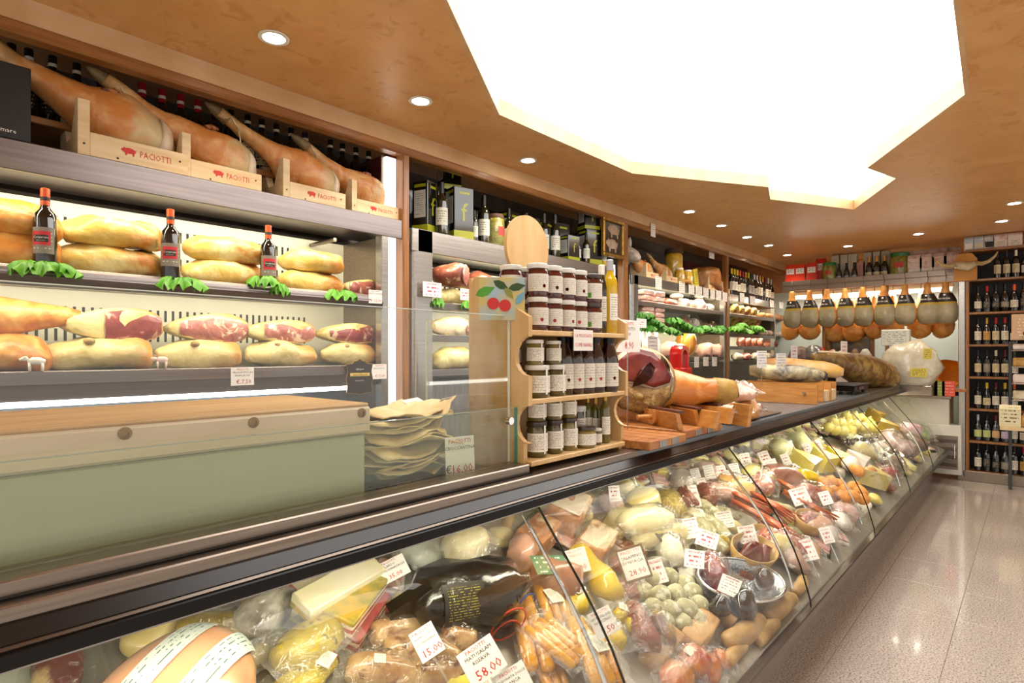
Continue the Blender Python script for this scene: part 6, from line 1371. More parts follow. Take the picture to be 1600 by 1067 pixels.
def dcard(label, px, py, w, h, lines=None, price=None, yaw=0.0, lean=.6, roll=-.35, lift=.10, head=True, mat=None, name='price_card', group=None, frame=None, psize=None):
    """card seen at the pixel (its middle), w x h in photograph pixels"""
    p = on_deck(px, py, lift); k = ppm(p); W_, H_ = w / k, h / k; yw = math.atan2(-p.x, p.y)
    Rm = Matrix.Rotation(yw + yaw, 4, 'Z') @ Matrix.Rotation(-lean, 4, 'X') @ Matrix.Rotation(roll, 4, 'Y')
    b = p - (Rm @ Vector((0, 0, H_ / 2)))
    t = card(label, (0, 0, 0), W_, H_, M4=Matrix.Translation(b) @ Rm, lines=lines, price=price, head=head, mat=mat, name=name, group=group, psize=psize)
    # clear prong that carries the card from the goods below
    MB().box(-W_ * .04, W_ * .04, .0012, .0022, -max(.02, lift * .8), H_ * .5).build('prong', MATS['clear_prong'], t)
    if frame:
        f_ = H_ * .06
        for x0, x1, z0, z1 in ((-W_ / 2 - f_, W_ / 2 + f_, -f_, 0), (-W_ / 2 - f_, W_ / 2 + f_, H_, H_ + f_), (-W_ / 2 - f_, -W_ / 2, 0, H_), (W_ / 2, W_ / 2 + f_, 0, H_)): MB().box(x0, x1, -.004, .004, z0, z1).build('frame_bar', frame, t)
    return t
N_BEFORE = set(o.name for o in C.objects)
clear('clear_prong', (.92, .94, .93), gloss=.2, haze=.1)
mustard = M('mustard_coat', hx('b0961c'), hx('c9b43a'), rough=.25, scale=22, bump=.7, c3=hx('7d6a14'), scale3=30, t3=.58, coat=.4)
olive_net = M('olive_net', hx('7a6424'), hx('a08a3a'), rough=.3, scale=26, bump=.6, coat=.4)
rind_dark = M('speck_rind', hx('4a4038'), hx('cfc8b4'), rough=.3, scale=9, wob=1.5, coat=.4)
red_face = M('red_face', hx('a23a3a'), hx('c2625c'), rough=.25, scale=12, c3=hx('e8cfc0'), scale3=12, t3=.66, coat=.4)
tan_sal = M('tan_salami', hx('96683c'), hx('c9a878'), rough=.3, scale=18, bump=.4, c3=hx('6e4526'), scale3=26, t3=.54, coat=.4)
lardo = M('lardo', hx('e6dca8'), hx('f0e8cc'), rough=.3, scale=6, coat=.3, sss=.1)
lardo_e = M('lardo_edge', hx('cfa83e'), hx('8d8a3a'), rough=.4, scale=24, bump=.4)
pinkham = M('cooked_ham_skin', hx('c68e66'), hx('d2a07a'), rough=.25, scale=7, coat=.6)
wurst = M('wurstel', hx('d98f24'), hx('ecb040'), rough=.22, scale=7, coat=.6, bump=.1)
crustm = M('roast_crust', hx('c98a58'), hx('a86a3c'), rough=.45, scale=16, bump=.6, c3=hx('e6c9a0'), scale3=12, t3=.55)
palewrap = M('pale_wrap', hx('cdb56a'), hx('e6d9a4'), rough=.3, scale=10, bump=.3, coat=.4)
yellowwrap = M('yellow_wrap', hx('d8b414'), hx('e6c92a'), rough=.25, scale=8, bump=.5, coat=.5)
mould_w = M('mould_white', hx('c9c29a'), hx('a39c74'), rough=.7, scale=26, bump=.4, c3=hx('e2dec4'), scale3=40, t3=.52)
pepper_s = M('peppered', hx('5f564a'), hx('2a2420'), rough=.7, scale=60, c3=hx('b0a48c'), scale3=70, t3=.6, bump=.5)
chili = M('chili_red', hx('a83a14'), hx('d06a24'), rough=.3, scale=16, coat=.4)
papertan = M('paper_tan', hx('b98a54'), hx('d0a872'), rough=.5, scale=10)
olivewood = M('bowl_wood', hx('c9a264'), hx('b58a48'), rough=.45, scale=6, stretch=(1, 1, 6))
foil_b = M('black_foil', hx('16140f'), hx('242119'), rough=.2, metal=.3, scale=5, bump=.9, bscale=9, coat=.5)
blackprint = print_mat('black_print', hx('24211a'), hx('b5b02e'), 16, fill=.3, chars=16)
# big cooked ham at the bottom left
t = dthing('cooked_ham', 'very large pink cooked ham with printed bands at the bottom left', 'ham', 268, 1112, .22, yaw=.6)
MB().ball((0, 0, .115), .20, .15, .125, 26, 14).build('body', pinkham, t, 'all', rough=.01, rsc=6)
def band(t, a0, a1, rx, ry, rz_, cz, y0, mat, nm='printed_band'):
    pts = []
    for i in range(13):
        a = a0 + (a1 - a0) * i / 12; row = []
        for j in range(5):
            b = y0 + j * .09; row.append((rx * math.cos(a) * math.cos(b), ry * math.sin(b), cz + rz_ * math.sin(a) * math.cos(b)))
        pts.append(row)
    mb = MB().loft(pts, cap=False, close=False); me = mb.mesh(nm, mat, 'all'); uv = me.uv_layers.new(name='uv')
    for lp in me.loops:
        vi = lp.vertex_index; uv.data[lp.index].uv = ((vi // 5) / 12, (vi % 5) / 4)
    link(nm, me, t)
bandm = print_mat('band_print', hx('c4cac2'), hx('4a6a5a'), 5, fill=.4, chars=26)
band(t, .55, 2.5, .207, .157, .132, .115, .1, bandm); band(t, .3, 2.6, .207, .157, .132, .115, -.55, bandm)
t = dthing('round_tray_lid', 'pale round plastic lid in the bottom left corner', 'lid', 18, 1068, .03); MB().lathe([(0, .02), (.09, .02), (.1, .01), (.1, 0), (0, 0)], 24).build('disc', M('pale_lid', hx('b9bca8'), rough=.3), t, True)
dlump('beef_pack', 'vacuum packed dark beef with yellow fat at the left edge', 92, 1045, 110, .22, M('dark_beef', hx('5a2a22'), hx('7a3c30'), rough=.25, scale=10, c3=hx('dcc184'), scale3=7, t3=.56, coat=.5), 1, yaw=1.3, asp=.34, film_=film, cat='packed meat')
L = dlump
L('netted_salami', 'olive brown netted salami in plastic behind the big cooked ham', 332, 985, 112, .24, olive_net, 2, yaw=-.35, asp=.27, film_=film, cat='packed meat')
L('speck_piece', 'speck piece with black and white rind and red cut face', 412, 958, 118, .30, rind_dark, 3, yaw=.55, asp=.34, cut=True, cutmat=red_face, film_=film, cat='packed meat')
L('mustard_piece', 'small mustard coated piece in plastic under the speck', 395, 1027, 62, .3, mustard, 4, yaw=.3, asp=.3, film_=film_m, cat='packed meat')
L('mustard_ham', 'packed mustard coated ham with pink marbled cut face', 480, 1003, 138, .2, mustard, 5, yaw=.2, asp=.27, cut=True, cutmat=meat_p, film_=film_m, cat='packed meat', lift=.02)
L('mustard_salami', 'yellow mustard coated salami at the bottom edge of the picture', 475, 1060, 140, .18, mustard, 6, yaw=.35, asp=.24, cut=True, cutmat=meat_b, film_=film, cat='packed meat', sticker=(.05, .035, stick, .05, -.02, .2))
def dslab(label, px, py, w, asp, h, mats, yaw, lift=0, name='bacon_slab', cat='cured fat', seed=0):
    """slab of layers from bottom to top: mats = [(share, material, part name)]"""
    L_ = w / dppm(px, py); W_ = L_ * asp; H_ = h; t = dthing(name, label, cat, px, py, H_, yaw, lift); z = 0
    for sh_, m_, nm in mats:
        MB().bbox(-L_ / 2, L_ / 2, -W_ / 2, W_ / 2, z, z + H_ * sh_, min(.004, H_ * sh_ * .3)).build(nm, m_, t, True, rough=.005, rsc=12, seed=seed); z += H_ * sh_
    return t
fatl = (fat_w, 'fat_layer'); redl = (red_face, 'lean_layer')
dslab('large pale lardo slab at the back of the counter', 505, 903, 180, .42, .035, [(.3, lardo_e, 'rind'), (.7, lardo, 'fat')], .32, .03)
dslab('thick white lardo slab with golden edge on the pancetta', 532, 915, 150, .3, .045, [(.4, lardo_e, 'rind'), (.6, lardo, 'fat')], .22, .085, seed=2)
dslab('striped pancetta slab, lower one of two', 560, 962, 120, .5, .05, [(.2, *fatl), (.25, *redl), (.25, *fatl), (.3, *redl)], .55, .0, seed=3, name='pancetta_slab')
dslab('striped pancetta slab, upper one of two', 553, 935, 122, .5, .05, [(.25, *fatl), (.2, *redl), (.25, *fatl), (.3, lardo_e, 'rind')], .52, .055, seed=4, name='pancetta_slab')
dcard('card LARDO DI COLONNATA 35,00 beside the lardo', 612, 890, 50, 34, ['LARDO', 'DI COLONNATA IGP'], '35,00', roll=-.42, lean=.7, lift=.13, psize=.02)
# black foil bundle
t = dthing('foil_bundle', 'large black foil wrapped sausage with yellow print and red string', 'packed meat', 735, 932, .2, yaw=-.25); t.scale = (.78, .78, .78)
MB().tube([(-.24, 0, .10), (-.2, 0, .12), (-.1, 0, .135), (.02, 0, .14), (.13, 0, .135), (.2, 0, .125), (.24, 0, .11)], [.09, .125, .14, .145, .14, .12, .07], 40, flat=.9).build('wrapper', foil_b, t, 'all', rough=.05, rsc=9, seed=3)
MB().prism([(-.36, .14), (-.22, .24), (-.19, .10), (-.24, .0), (-.33, .02)], 1, -.03, .02).build('wrapper_flap', foil_b, t)
pts = []
for i in range(9):
    row = []
    for j in range(9):
        a = PI * .52 + i * .13; row.append((-.20 + j * .022, -.152 * math.sin(a - PI / 2 + .35) , .135 + .142 * math.cos(a - PI / 2 + .35)))
    pts.append(row)
me = MB().loft(pts, cap=False, close=False).mesh('print_panel', blackprint, 'all'); uv = me.uv_layers.new(name='uv')
for lp in me.loops: vi = lp.vertex_index; uv.data[lp.index].uv = ((vi % 9) / 8, 1 - (vi // 9) / 8)
link('print_panel', me, t)
redw = M('red_string', hx('d0361e'), rough=.4); bluew = M('blue_string', hx('2f4a9a'), rough=.4)
MB().tube([(.10 + .075 * math.cos(a), -.155 - .01 * math.sin(a), .11 + .085 * math.sin(a)) for a in [2 * PI * k / 24 for k in range(25)]], .0035, 6).build('red_ring', redw, t, 'all')
MB().tube([(.10 + .07 * math.cos(a), -.158, .05 + .08 * math.sin(a)) for a in [PI * .05 + PI * .9 * k / 12 for k in range(13)]], .0035, 6).build('red_ring', redw, t, 'all')
MB().tube([(.18 + .035 * math.cos(a), -.13, .18 + .04 * math.sin(a)) for a in [PI * k / 12 for k in range(13)]], .0035, 6).build('blue_ring', bluew, t, 'all')
L('cheese_pack', 'pale yellow packed cheese lying on the black foil bundle', 728, 850, 84, .28, M('white_yellow', hx('e9ddb0'), hx('d9a83a'), rough=.3, scale=6, lo=.5, hi=.6, coat=.4), 8, yaw=.3, asp=.36, film_=film_m, cat='packed cheese', lift=.09)
L('plastic_bag', 'crumpled clear bag left of the packed cheese', 660, 858, 80, .2, M('milky_bag', hx('b9bdb4'), hx('d6d8cc'), rough=.25, scale=12, bump=.6, coat=.4), 9, yaw=.3, asp=.4, film_=film_m, cat='plastic bag', lift=.06)
L('small_pack', 'small yellow pack under the black flap', 628, 945, 52, .3, M('butter_yellow', hx('d9c56a'), hx('e9dc9a'), rough=.3, scale=8), 10, yaw=1.2, asp=.34, film_=film, cat='packed cheese')
# tan salami packs
sal = [(632, 985, 125, 'upper', .2), (655, 1015, 130, 'middle', .1), (600, 1048, 130, 'lower', -.1), (690, 1055, 120, 'rightmost lower', .15)]
for i, (px, py, w, nm, yw) in enumerate(sal): L('salami_pack', 'packed tan salami, %s of the group beside the 15,00 card' % nm, px, py, w, .2, tan_sal, 20 + i, yaw=-.5 + yw, asp=.23, film_=film, cat='packed salami', group='packed tan salami', sticker=(.03, .03, stick, -.02, 0) if i == 2 else None)
L('salami_half', 'cut salami with round pink face near the foil bundle', 716, 1000, 62, .34, tan_sal, 25, yaw=-.9, asp=.33, cut=True, cutmat=meat_p, film_=film, cat='packed salami', lift=.05)
L('salami_half', 'upright cut salami in plastic next to the 15,00 card', 695, 1022, 66, .32, tan_sal, 26, yaw=-1.3, asp=.3, cut=True, cutmat=meat_p, film_=film, cat='packed salami', lift=.03)
dcard('card 15,00 tilted over the tan salami packs', 667, 1003, 40, 48, ['SALAME DI NORCIA', 'DI CINGHIALE'], '15,00', roll=-.5, lift=.16, psize=.026)
dcard('card MATUSALAM RISERVA 58,00 near the bottom edge', 753, 1032, 62, 54, ['MATUSALAM', 'RISERVA'], '58,00', roll=-.55, lift=.17, psize=.034)
dcard('card CACIOTTA DOLCE at the bottom edge right of the MATUSALAM card', 802, 1068, 56, 46, ['STAGIONATA DOLCE', 'FRANCA'], '22,00', roll=-.5, lift=.15, psize=.026)
L('yellow_pack', 'yellow packet with black print at the bottom edge', 722, 1062, 70, .2, print_mat('yb_print', hx('c9b83a'), hx('2a2a18'), 5, fill=.6, chars=6), 27, yaw=-.4, asp=.4, cat='packet', lift=.02)
# orange frankfurter packs
def franks(label, px, py, w, n_, yaw, lift=0, st=True, lean=0.0):
    L_ = w / dppm(px, py); r = L_ * .085; t = dthing('frankfurter_pack', label, 'packed sausages', px, py, r * 2.2, yaw, lift, 'frankfurter packs', pitch=lean)
    for k in range(n_):
        y = (k - (n_ - 1) / 2) * r * 1.95; b = R.uniform(-.01, .01)
        MB().tube([(-L_ * .5, y + b, r * .8), (-L_ * .47, y + b, r), (-L_ * .2, y, r), (L_ * .1, y, r), (L_ * .47, y - b, r), (L_ * .5, y - b, r * .8)], [r * .35, r * .85, r, r, r * .85, r * .35], 10).build('sausage', wurst, t, 'all', rough=.003, rsc=20)
    link('film', pillow_mesh(L_ * 1.1, n_ * r * 2.3, r * 2.3, int(px), film, .012), t)
    if st: o = MB().bbox(-.032, .032, -.026, .026, 0, .001, .0003).build('sticker', stick, t, uv=True); o.location = (0, 0, r * 2.32); o.rotation_euler = (0, 0, .3)
franks('orange frankfurter pack with sticker at the top, beside the mortadella', 862, 938, 92, 3, -2.15, .05)
franks('long orange frankfurter pack at the left of the group', 828, 985, 150, 2, -2.15, .02, False)
franks('orange frankfurter pack lying crosswise in the middle', 872, 1000, 92, 4, -1.5, .06, False)
franks('orange frankfurter pack standing at the right with a sticker', 930, 1015, 125, 3, -2.1, .05)
franks('lower orange frankfurter pack at the bottom edge', 862, 1052, 95, 3, -2.0, .0, False)
# mortadella and roast blocks
t = dlump('mortadella', 'brown mortadella half with green label', 868, 908, 80, .46, M('mortadella_skin', hx('b58468'), hx('a87458'), rough=.3, scale=10, coat=.5), 30, yaw=-.9, asp=.42, cut=True, cutmat=M('mortadella_face', hx('d29a84'), hx('e0b09a'), rough=.35, scale=14), cat='mortadella')
o = MB().bbox(-.07, .07, -.04, .04, 0, .001, .0003).build('green_label', print_mat('green_label', hx('3f7a4e'), hx('e8e0d0'), 4, fill=.6, chars=6), t, uv=True); o.location = (-.04, -.02, .142); o.rotation_euler = (.2, 0, .5)
L('pink_sausage', 'pink smooth sausage ball behind the foil bundle', 815, 862, 52, .42, M('pink_skin', hx('dca68c'), hx('e6b89c'), rough=.2, coat=.6), 31, yaw=.4, asp=.42, cat='sausage', lift=.05)
def dblock(label, px, py, w, asp, h, mat, yaw, lift=0, name='roast_block', cat='roast', top=None, seed=0, film_=True):
    L_ = w / dppm(px, py); t = dthing(name, label, cat, px, py, h, yaw, lift)
    mb = MB(); bm = bmesh.new(); bmesh.ops.create_cube(bm, size=1); bmesh.ops.bevel(bm, geom=bm.edges[:], offset=.12, segments=2, profile=.6, affect='EDGES'); bmesh.ops.subdivide_edges(bm, edges=bm.edges[:], cuts=1, use_grid_fill=True)
    for v in bm.verts: v.co = Vector((v.co.x * L_, v.co.y * L_ * asp, (v.co.z + .5) * h))
    mb.addbm(bm); bm.free(); mb.build('block', mat, t, 'all', rough=.012, rsc=12, seed=seed)
    if top: MB().bbox(-L_ * .44, L_ * .44, -L_ * asp * .44, L_ * asp * .44, h * .97, h * 1.04, .006).build('top_face', top, t, True, rough=.006, rsc=14)
    if film_: link('film', pillow_mesh(L_ * 1.12, L_ * asp * 1.12, h * 1.15, seed, film, .012), t)
    return t
dblock('crusted roast block with pale face in the upper left of the second glass', 885, 800, 92, .6, .13, crustm, .4, .0, top=fat_w, seed=1)
dblock('crusted roast block behind the first glass joint', 838, 840, 90, .5, .10, crustm, .3, .02, top=None, seed=2)
dblock('crusted roast block with price sticker in the middle', 930, 852, 88, .55, .10, crustm, .3, .0, top=fat_w, seed=3)
L('wrapped_roll', 'pale wrapped roll behind the roast blocks', 968, 815, 80, .26, palewrap, 33, yaw=.4, asp=.28, film_=film, cat='packed meat')
L('bacon_piece', 'pink bacon piece with white card at the back', 955, 785, 52, .35, bacon, 34, yaw=1.2, asp=.35, film_=film, cat='packed meat')
dcard('small white card on the pink bacon piece', 960, 771, 17, 26, head=False, mat=fake_red, roll=-.1, lift=.12)
dcard('grey white card 5,00 over the yellow wrapped sausages', 902, 876, 34, 38, ['FRESCO'], '5,00', roll=-.3, lift=.12)
dcard('white card 9,50 by the glass joint above the frankfurters', 943, 972, 38, 40, ['WURSTEL DEL', 'NORCINO'], '9,50', roll=-.5, lift=.16, psize=.026)
for i, (px, py, w, yw) in enumerate(((915, 878, 62, -1.9), (898, 935, 62, -2.0), (942, 905, 72, -1.9), (972, 958, 42, .2), (1000, 985, 50, -2.1), (955, 990, 60, -2.0))):
    L('yellow_sausage_pack', 'yellow wrapped sausage, %s from the top left of its group' % ORD[i], px, py, w, .3, yellowwrap, 40 + i, yaw=yw, asp=.32, cat='packed sausage', film_=film if i % 2 else None, group='yellow wrapped sausages', lift=.03, sticker=(.035, .04, stick, .0, 0, .4) if i % 2 else None)
# wrapped legs with black label
t = dlump('wrapped_ham', 'big yellow wrapped leg with black label in the second glass', 1035, 838, 140, .15, palewrap, 46, yaw=-.25, asp=.17, film_=film_m, cat='packed ham')
o = MB().bbox(-.06, .06, -.05, .05, 0, .002, .0005).build('black_label', print_mat('blk_lab', hx('2c2a24'), hx('d8cf6a'), 3, fill=.6, chars=5), t, uv=True); o.location = (-.04, -.02, .098); o.rotation_euler = (.3, 0, 0)
t = dlump('wrapped_ham', 'white wrapped loaf with dark lettering at the back of the second glass', 1005, 783, 78, .25, palewrap, 47, yaw=.3, asp=.3, cat='packed cheese', lift=.03); write('CONF', .05, ink_k, t, 0, -.085, .06)
L('wrapped_ham', 'white wrapped shank crossing behind the yellow leg', 1010, 812, 120, .16, M('cream_wrap', hx('e9dcae'), hx('cf8c50'), rough=.35, scale=7, lo=.55, hi=.7, coat=.3), 48, yaw=-.2, asp=.2, film_=film, cat='packed ham', lift=.06)
L('cream_roll', 'cream coloured roll at the back near the worktop edge', 975, 762, 56, .3, palewrap, 49, yaw=.5, asp=.3, film_=film, cat='packed cheese')
L('nut_pack', 'pack of golden nuts at the back of the second glass', 1050, 785, 70, .22, M('nuts', hx('d9c06a'), hx('a88a3a'), rough=.4, scale=45, bump=.8), 50, yaw=.2, asp=.4, film_=film, cat='packet')
L('grey_pack', 'grey packed meat at the back below the worktop edge', 1068, 752, 62, .25, M('grey_meat', hx('a8988a'), hx('c9bdae'), rough=.3, scale=14), 51, yaw=.4, asp=.36, film_=film, cat='packed meat')
L('pale_pack', 'pale packed sausage meat at the back right of the nuts', 1105, 740, 62, .25, M('pale_pink', hx('d0a898'), hx('e6cfc0'), rough=.3, scale=14), 52, yaw=.4, asp=.36, film_=film, cat='packed meat')
dcard('large card in a dark wooden frame in the middle of the second glass', 990, 880, 38, 46, ['SALAMINO', 'DI NORCIA'], '28,90', roll=-.35, lift=.13, frame=M('frame_brown', hx('6a4a34'), rough=.5), psize=.03)
dcard('small card right of the dark framed card', 1028, 892, 22, 38, head=True, mat=fake_red, roll=-.35, lift=.10)
L('white_net', 'white netted garlic salami right of the framed card', 1048, 862, 56, .4, M('white_net', hx('dad2b8'), hx('f0ead8'), rough=.4, scale=20, bump=.4), 53, yaw=1.2, asp=.38, cat='salami', film_=film)
L('pink_pack', 'pink sliced pack under the framed card', 990, 922, 52, .3, meat_p, 54, yaw=-.6, asp=.4, film_=film, cat='packed meat')
# mould-white little salami balls
balls = [(1020, 905), (1045, 902), (1070, 912), (1008, 925), (1032, 930), (1057, 928), (1082, 926), (1022, 950), (1048, 952), (1072, 950), (1094, 945), (1040, 972), (1065, 974), (1088, 966)]
for i, (px, py) in enumerate(balls):
    r = 15.5 / dppm(px, py); t = dthing('salami_ball', 'white mould salami ball in the pile, %s from the top left' % ORD[i], 'salami', px, py, r * 2, R.uniform(0, 3), .01 + .02 * (i in (4, 5, 8, 9)), 'white mould salami balls')
    MB().ball((0, 0, r), r * 1.1, r, r * .95, 14, 9).build('body', mould_w, t, 'all', rough=.006, rsc=18, seed=i); MB().tube([(r * 1.05, 0, r), (r * 1.25, 0, r * 1.05)], [.004, .003], 6).build('knot', rope_m, t, 'all')
L('salami_bag', 'clear bag of dark red dried sausages left of the mould balls', 1003, 978, 95, .2, meat_b, 60, yaw=-2.2, asp=.24, film_=film, cat='packed salami', lift=.03)
L('salami_bag', 'yellow label bag with dark sausage beside the mould balls', 1033, 985, 70, .26, M('yellow_dark', hx('b08a1e'), hx('6a2a24'), rough=.3, scale=6, lo=.45, hi=.55, coat=.4), 61, yaw=-2.2, asp=.22, film_=film, cat='packed salami', lift=.02)
L('red_sausage', 'shiny dark red sausage pack above the aluminium tray', 1112, 895, 72, .34, M('dark_red_saus', hx('6a1e1a'), hx('9a3a30'), rough=.2, scale=12, coat=.7), 62, yaw=.6, asp=.36, film_=film, cat='packed sausage')
L('red_sausage', 'second dark red sausage below the shiny pack', 1125, 922, 70, .2, MATS['dark_red_saus'], 63, yaw=.5, asp=.22, cat='sausage')
dcard('white card over the dark red sausage pack', 1085, 873, 30, 28, head=True, mat=fake_red, roll=.05, lift=.14)
# oval aluminium tray with dark aubergine shapes
t = dthing('oval_tray', 'large oval aluminium foil tray tilted at the front', 'foil tray', 1170, 922, .08, yaw=-.3, lift=.03)
alu = M('aluminium', hx('d6d8da'), hx('b9bcc0'), rough=.15, metal=.9, scale=30, bump=.5)
rg = [[(kx * .235 * math.cos(a), kx * .125 * math.sin(a), z) for a in [2 * PI * k / 32 for k in range(32)]] for kx, z in ((1.0, .07), (1.03, .074), (1.0, .072), (.9, .03), (.82, .012), (.05, .01))]
MB().loft(rg, cap=False).build('foil', alu, t, 'all', rough=.004, rsc=40)
MB().tube([(.24 * math.cos(a), .13 * math.sin(a), .075) for a in [2 * PI * k / 32 for k in range(33)]], .006, 6).build('rolled_rim', chrome, t, 'all')
aub = M('aubergine', hx('241a18'), hx('3a2a20'), rough=.12, coat=1.0)
for i, (px, py, w) in enumerate(((1160, 942, 52), (1195, 905, 40), (1128, 945, 40))): L('stuffed_aubergine', 'glossy black aubergine in the aluminium tray, %s' % ['centre', 'back', 'left end'][i], px, py, w, .4, aub, 64 + i, yaw=.4, asp=.4, cat='vegetable', lift=.05)
dcard('clear white card lying over the aluminium tray', 1140, 915, 30, 28, head=True, mat=fake_card, roll=.3, lift=.15)
# peppered sticks, mould salami bundle
for i, (px, py, w) in enumerate(((1150, 850, 105), (1162, 862, 108), (1140, 842, 90))): L('pepper_salami', 'long peppered salami stick, %s of three' % ['middle', 'right', 'left'][i], px, py, w, .09, pepper_s, 70 + i, yaw=-2.0, asp=.1, cat='salami', group='long peppered salami sticks', lift=.02)
for i, (px, py) in enumerate(((1098, 795), (1112, 800), (1105, 822), (1122, 825), (1092, 818), (1115, 845), (1096, 842))): L('mould_salami', 'short white mould salami in the bundle, %s from the top' % ORD[i], px, py, 52, .2, mould_w, 80 + i, yaw=-2.1 + R.uniform(-.3, .3), asp=.2, cat='salami', group='short white mould salami', lift=.02 + .02 * (i % 2))
L('yellow_pepper_pack', 'small yellow pepper pack under the mould salami bundle', 1128, 850, 36, .4, M('pepper_yellow', hx('c9b23a'), hx('a89022'), rough=.3, coat=.5), 88, yaw=-1.0, asp=.34, cat='packet', film_=film)
for i, (px, py, w, h) in enumerate(((1080, 825, 22, 32), (1105, 842, 32, 26), (1132, 812, 26, 26), (1168, 835, 26, 28), (1087, 742, 14, 22), (1097, 757, 14, 22), (1108, 738, 15, 24), (1128, 738, 14, 24), (1138, 745, 14, 22), (1165, 718, 15, 22), (1148, 735, 15, 24), (1085, 775, 14, 36))):
    dcard('small price tag in the third row of the second glass, %s from the left' % ORD[i] if i < 4 else 'small white tag at the back below the worktop, %s from the left' % ORD[i - 4], px, py, w, h, head=i < 4, mat=fake_red if i % 2 else fake_card, roll=-.25 + .5 * (i == 1), lift=.12, group='small tags in the counter')
for i, (px, py) in enumerate(((1070, 790), (1100, 785))): L('salami_half', 'upright dark cut salami in plastic behind the mould bundle, %s' % ['left', 'right'][i], px + 4, py - 10, 42, .36, meat_b, 90 + i, yaw=1.0, asp=.34, cut=True, cutmat=meat_b, film_=film, cat='packed salami', lift=.03)
L('pink_strip_pack', 'long pink bacon pack between the tags', 1125, 768, 80, .16, bacon, 92, yaw=-.7, asp=.2, film_=film, cat='packed meat', lift=.03)
L('sliced_roast', 'sliced roast with herb crust in the middle of the second glass', 1085, 810, 66, .2, M('herb_roast', hx('d6c9a0'), hx('7a6a3a'), rough=.4, scale=26, c3=hx('a85a44'), scale3=10, t3=.58), 93, yaw=.2, asp=.36, film_=film, cat='roast')
# paper boxes and long salami along the front
for i, (px, py, w, yw) in enumerate(((1035, 1010, 95, .1), (1092, 985, 95, .12), (1145, 960, 60, .1))):
    dblock('tan paper box with clear lid at the front, %s from the left' % ORD[i], px, py, w, .4, .06, papertan, yw, 0, name='paper_box', cat='box', seed=10 + i)
for i, (px, py, w) in enumerate(((1165, 985, 125), (1220, 950, 110), (1205, 990, 90), (1150, 1020, 80), (1250, 915, 70))): L('long_salami', 'long brown salami at the counter front, %s from the left' % ORD[[1, 3, 2, 0, 4][i]], px, py, w, .13, M('front_salami', hx('a07848'), hx('c9a468'), rough=.45, scale=14, bump=.3), 100 + i, yaw=.08 * (i - 2), asp=.14, cat='salami', group='long brown salami at the counter front')
for i, (px, py, w) in enumerate(((1085, 1030, 75), (1125, 1052, 75), (1060, 1058, 80), (1140, 1035, 45))): L('spicy_pack', 'orange red spicy pack in the front corner, %s' % ['upper', 'right', 'left', 'small right'][i], px, py, w, .2, M('spicy', hx('c05a20'), hx('d98a3a'), rough=.25, scale=10, c3=hx('b03a24'), scale3=9, t3=.55, coat=.5), 106 + i, yaw=.15 * i, asp=.4, film_=film, cat='packed sausage', group='spicy packs in the front corner', sticker=(.05, .03, M('oval_sticker', hx('e9e4cc'), rough=.4), -.02, .02) if i == 0 else None)
# wooden bowls
def bowl(label, px, py, w, fill, yaw=.0, n_=7, wood_=None, name='wooden_bowl', depth=.35, asp=.62, fr=.16, cat='bowl', fname='salami_stick', lab2='sausage', lift=.02):
    r = w / dppm(px, py) / 2; t = dthing(name, label, cat, px, py, r * depth, yaw, lift)
    rg = [[(k * r * math.cos(a), k * r * asp * math.sin(a), z * r) for a in [2 * PI * q / 24 for q in range(24)]] for k, z in ((.05, 0), (.7, 0), (.92, .3), (1.0, .55), (.94, .55), (.84, .28), (.6, .08), (.05, .08))]
    MB().loft(rg, cap=False).build('shell', wood_ or olivewood, t, 'all')
    for k in range(n_):
        a = R.uniform(0, 2 * PI); q = R.uniform(0, .55); x, y = q * r * math.cos(a), q * r * asp * math.sin(a); l_ = r * R.uniform(.35, .55); b = R.uniform(0, PI)
        o = MB().tube([(x - l_ * math.cos(b), y - l_ * math.sin(b) * .6, .3 * r), (x, y, .45 * r + .05 * r * k / 3), (x + l_ * math.cos(b), y + l_ * math.sin(b) * .6, .35 * r)], [r * fr * .6, r * fr, r * fr * .6], 8).build('filling', fill, t, 'all', rough=.004, rsc=30, seed=k)
    return t
white_c = M('white_ceramic', hx('ece6d0'), rough=.25, coat=.5)
bowl('wooden bowl of red sausages left of the second glass joint', 1172, 872, 110, M('red_sausage_m', hx('6a241c'), hx('8a3a2a'), rough=.3, coat=.4, scale=12))
bowl('wooden bowl of orange dried chillies behind the joint', 1190, 850, 90, chili, n_=9); bowl('wooden bowl with packed meats right of the joint', 1263, 822, 80, meat_p, n_=5, fr=.25); bowl('small wooden bowl farther back', 1308, 788, 56, papertan, n_=4)
for i, (px, py, w, yw) in enumerate(((1160, 780, 85, -1.4), (1180, 805, 80, -1.6), (1205, 790, 75, -1.7), (1215, 825, 65, -1.7), (1235, 765, 70, -1.9), (1262, 790, 80, -1.7))):
    L_ = w / dppm(px, py); t = dthing('chilli_bunch', 'bunch of orange red dried sausage sticks, %s from the left' % ORD[i], 'dried sausage', px, py, .07, yw, .05, 'bunches of dried sausage sticks')
    for k in range(9):
        a = (k - 4) * .05; x0 = -L_ / 2; y0 = (k - 4) * .006; zz = .02 + .012 * (k % 3)
        MB().tube([(x0, y0 * .4, zz), (0, y0 + L_ * .1 * math.sin(k * 2.1), zz + .015), (L_ / 2, y0 * 3 + .01 * math.sin(k), zz)], [.006, .009, .005], 6).build('stick', chili if k % 3 else meat_b, t, 'all', rough=.004, rsc=30, seed=k)
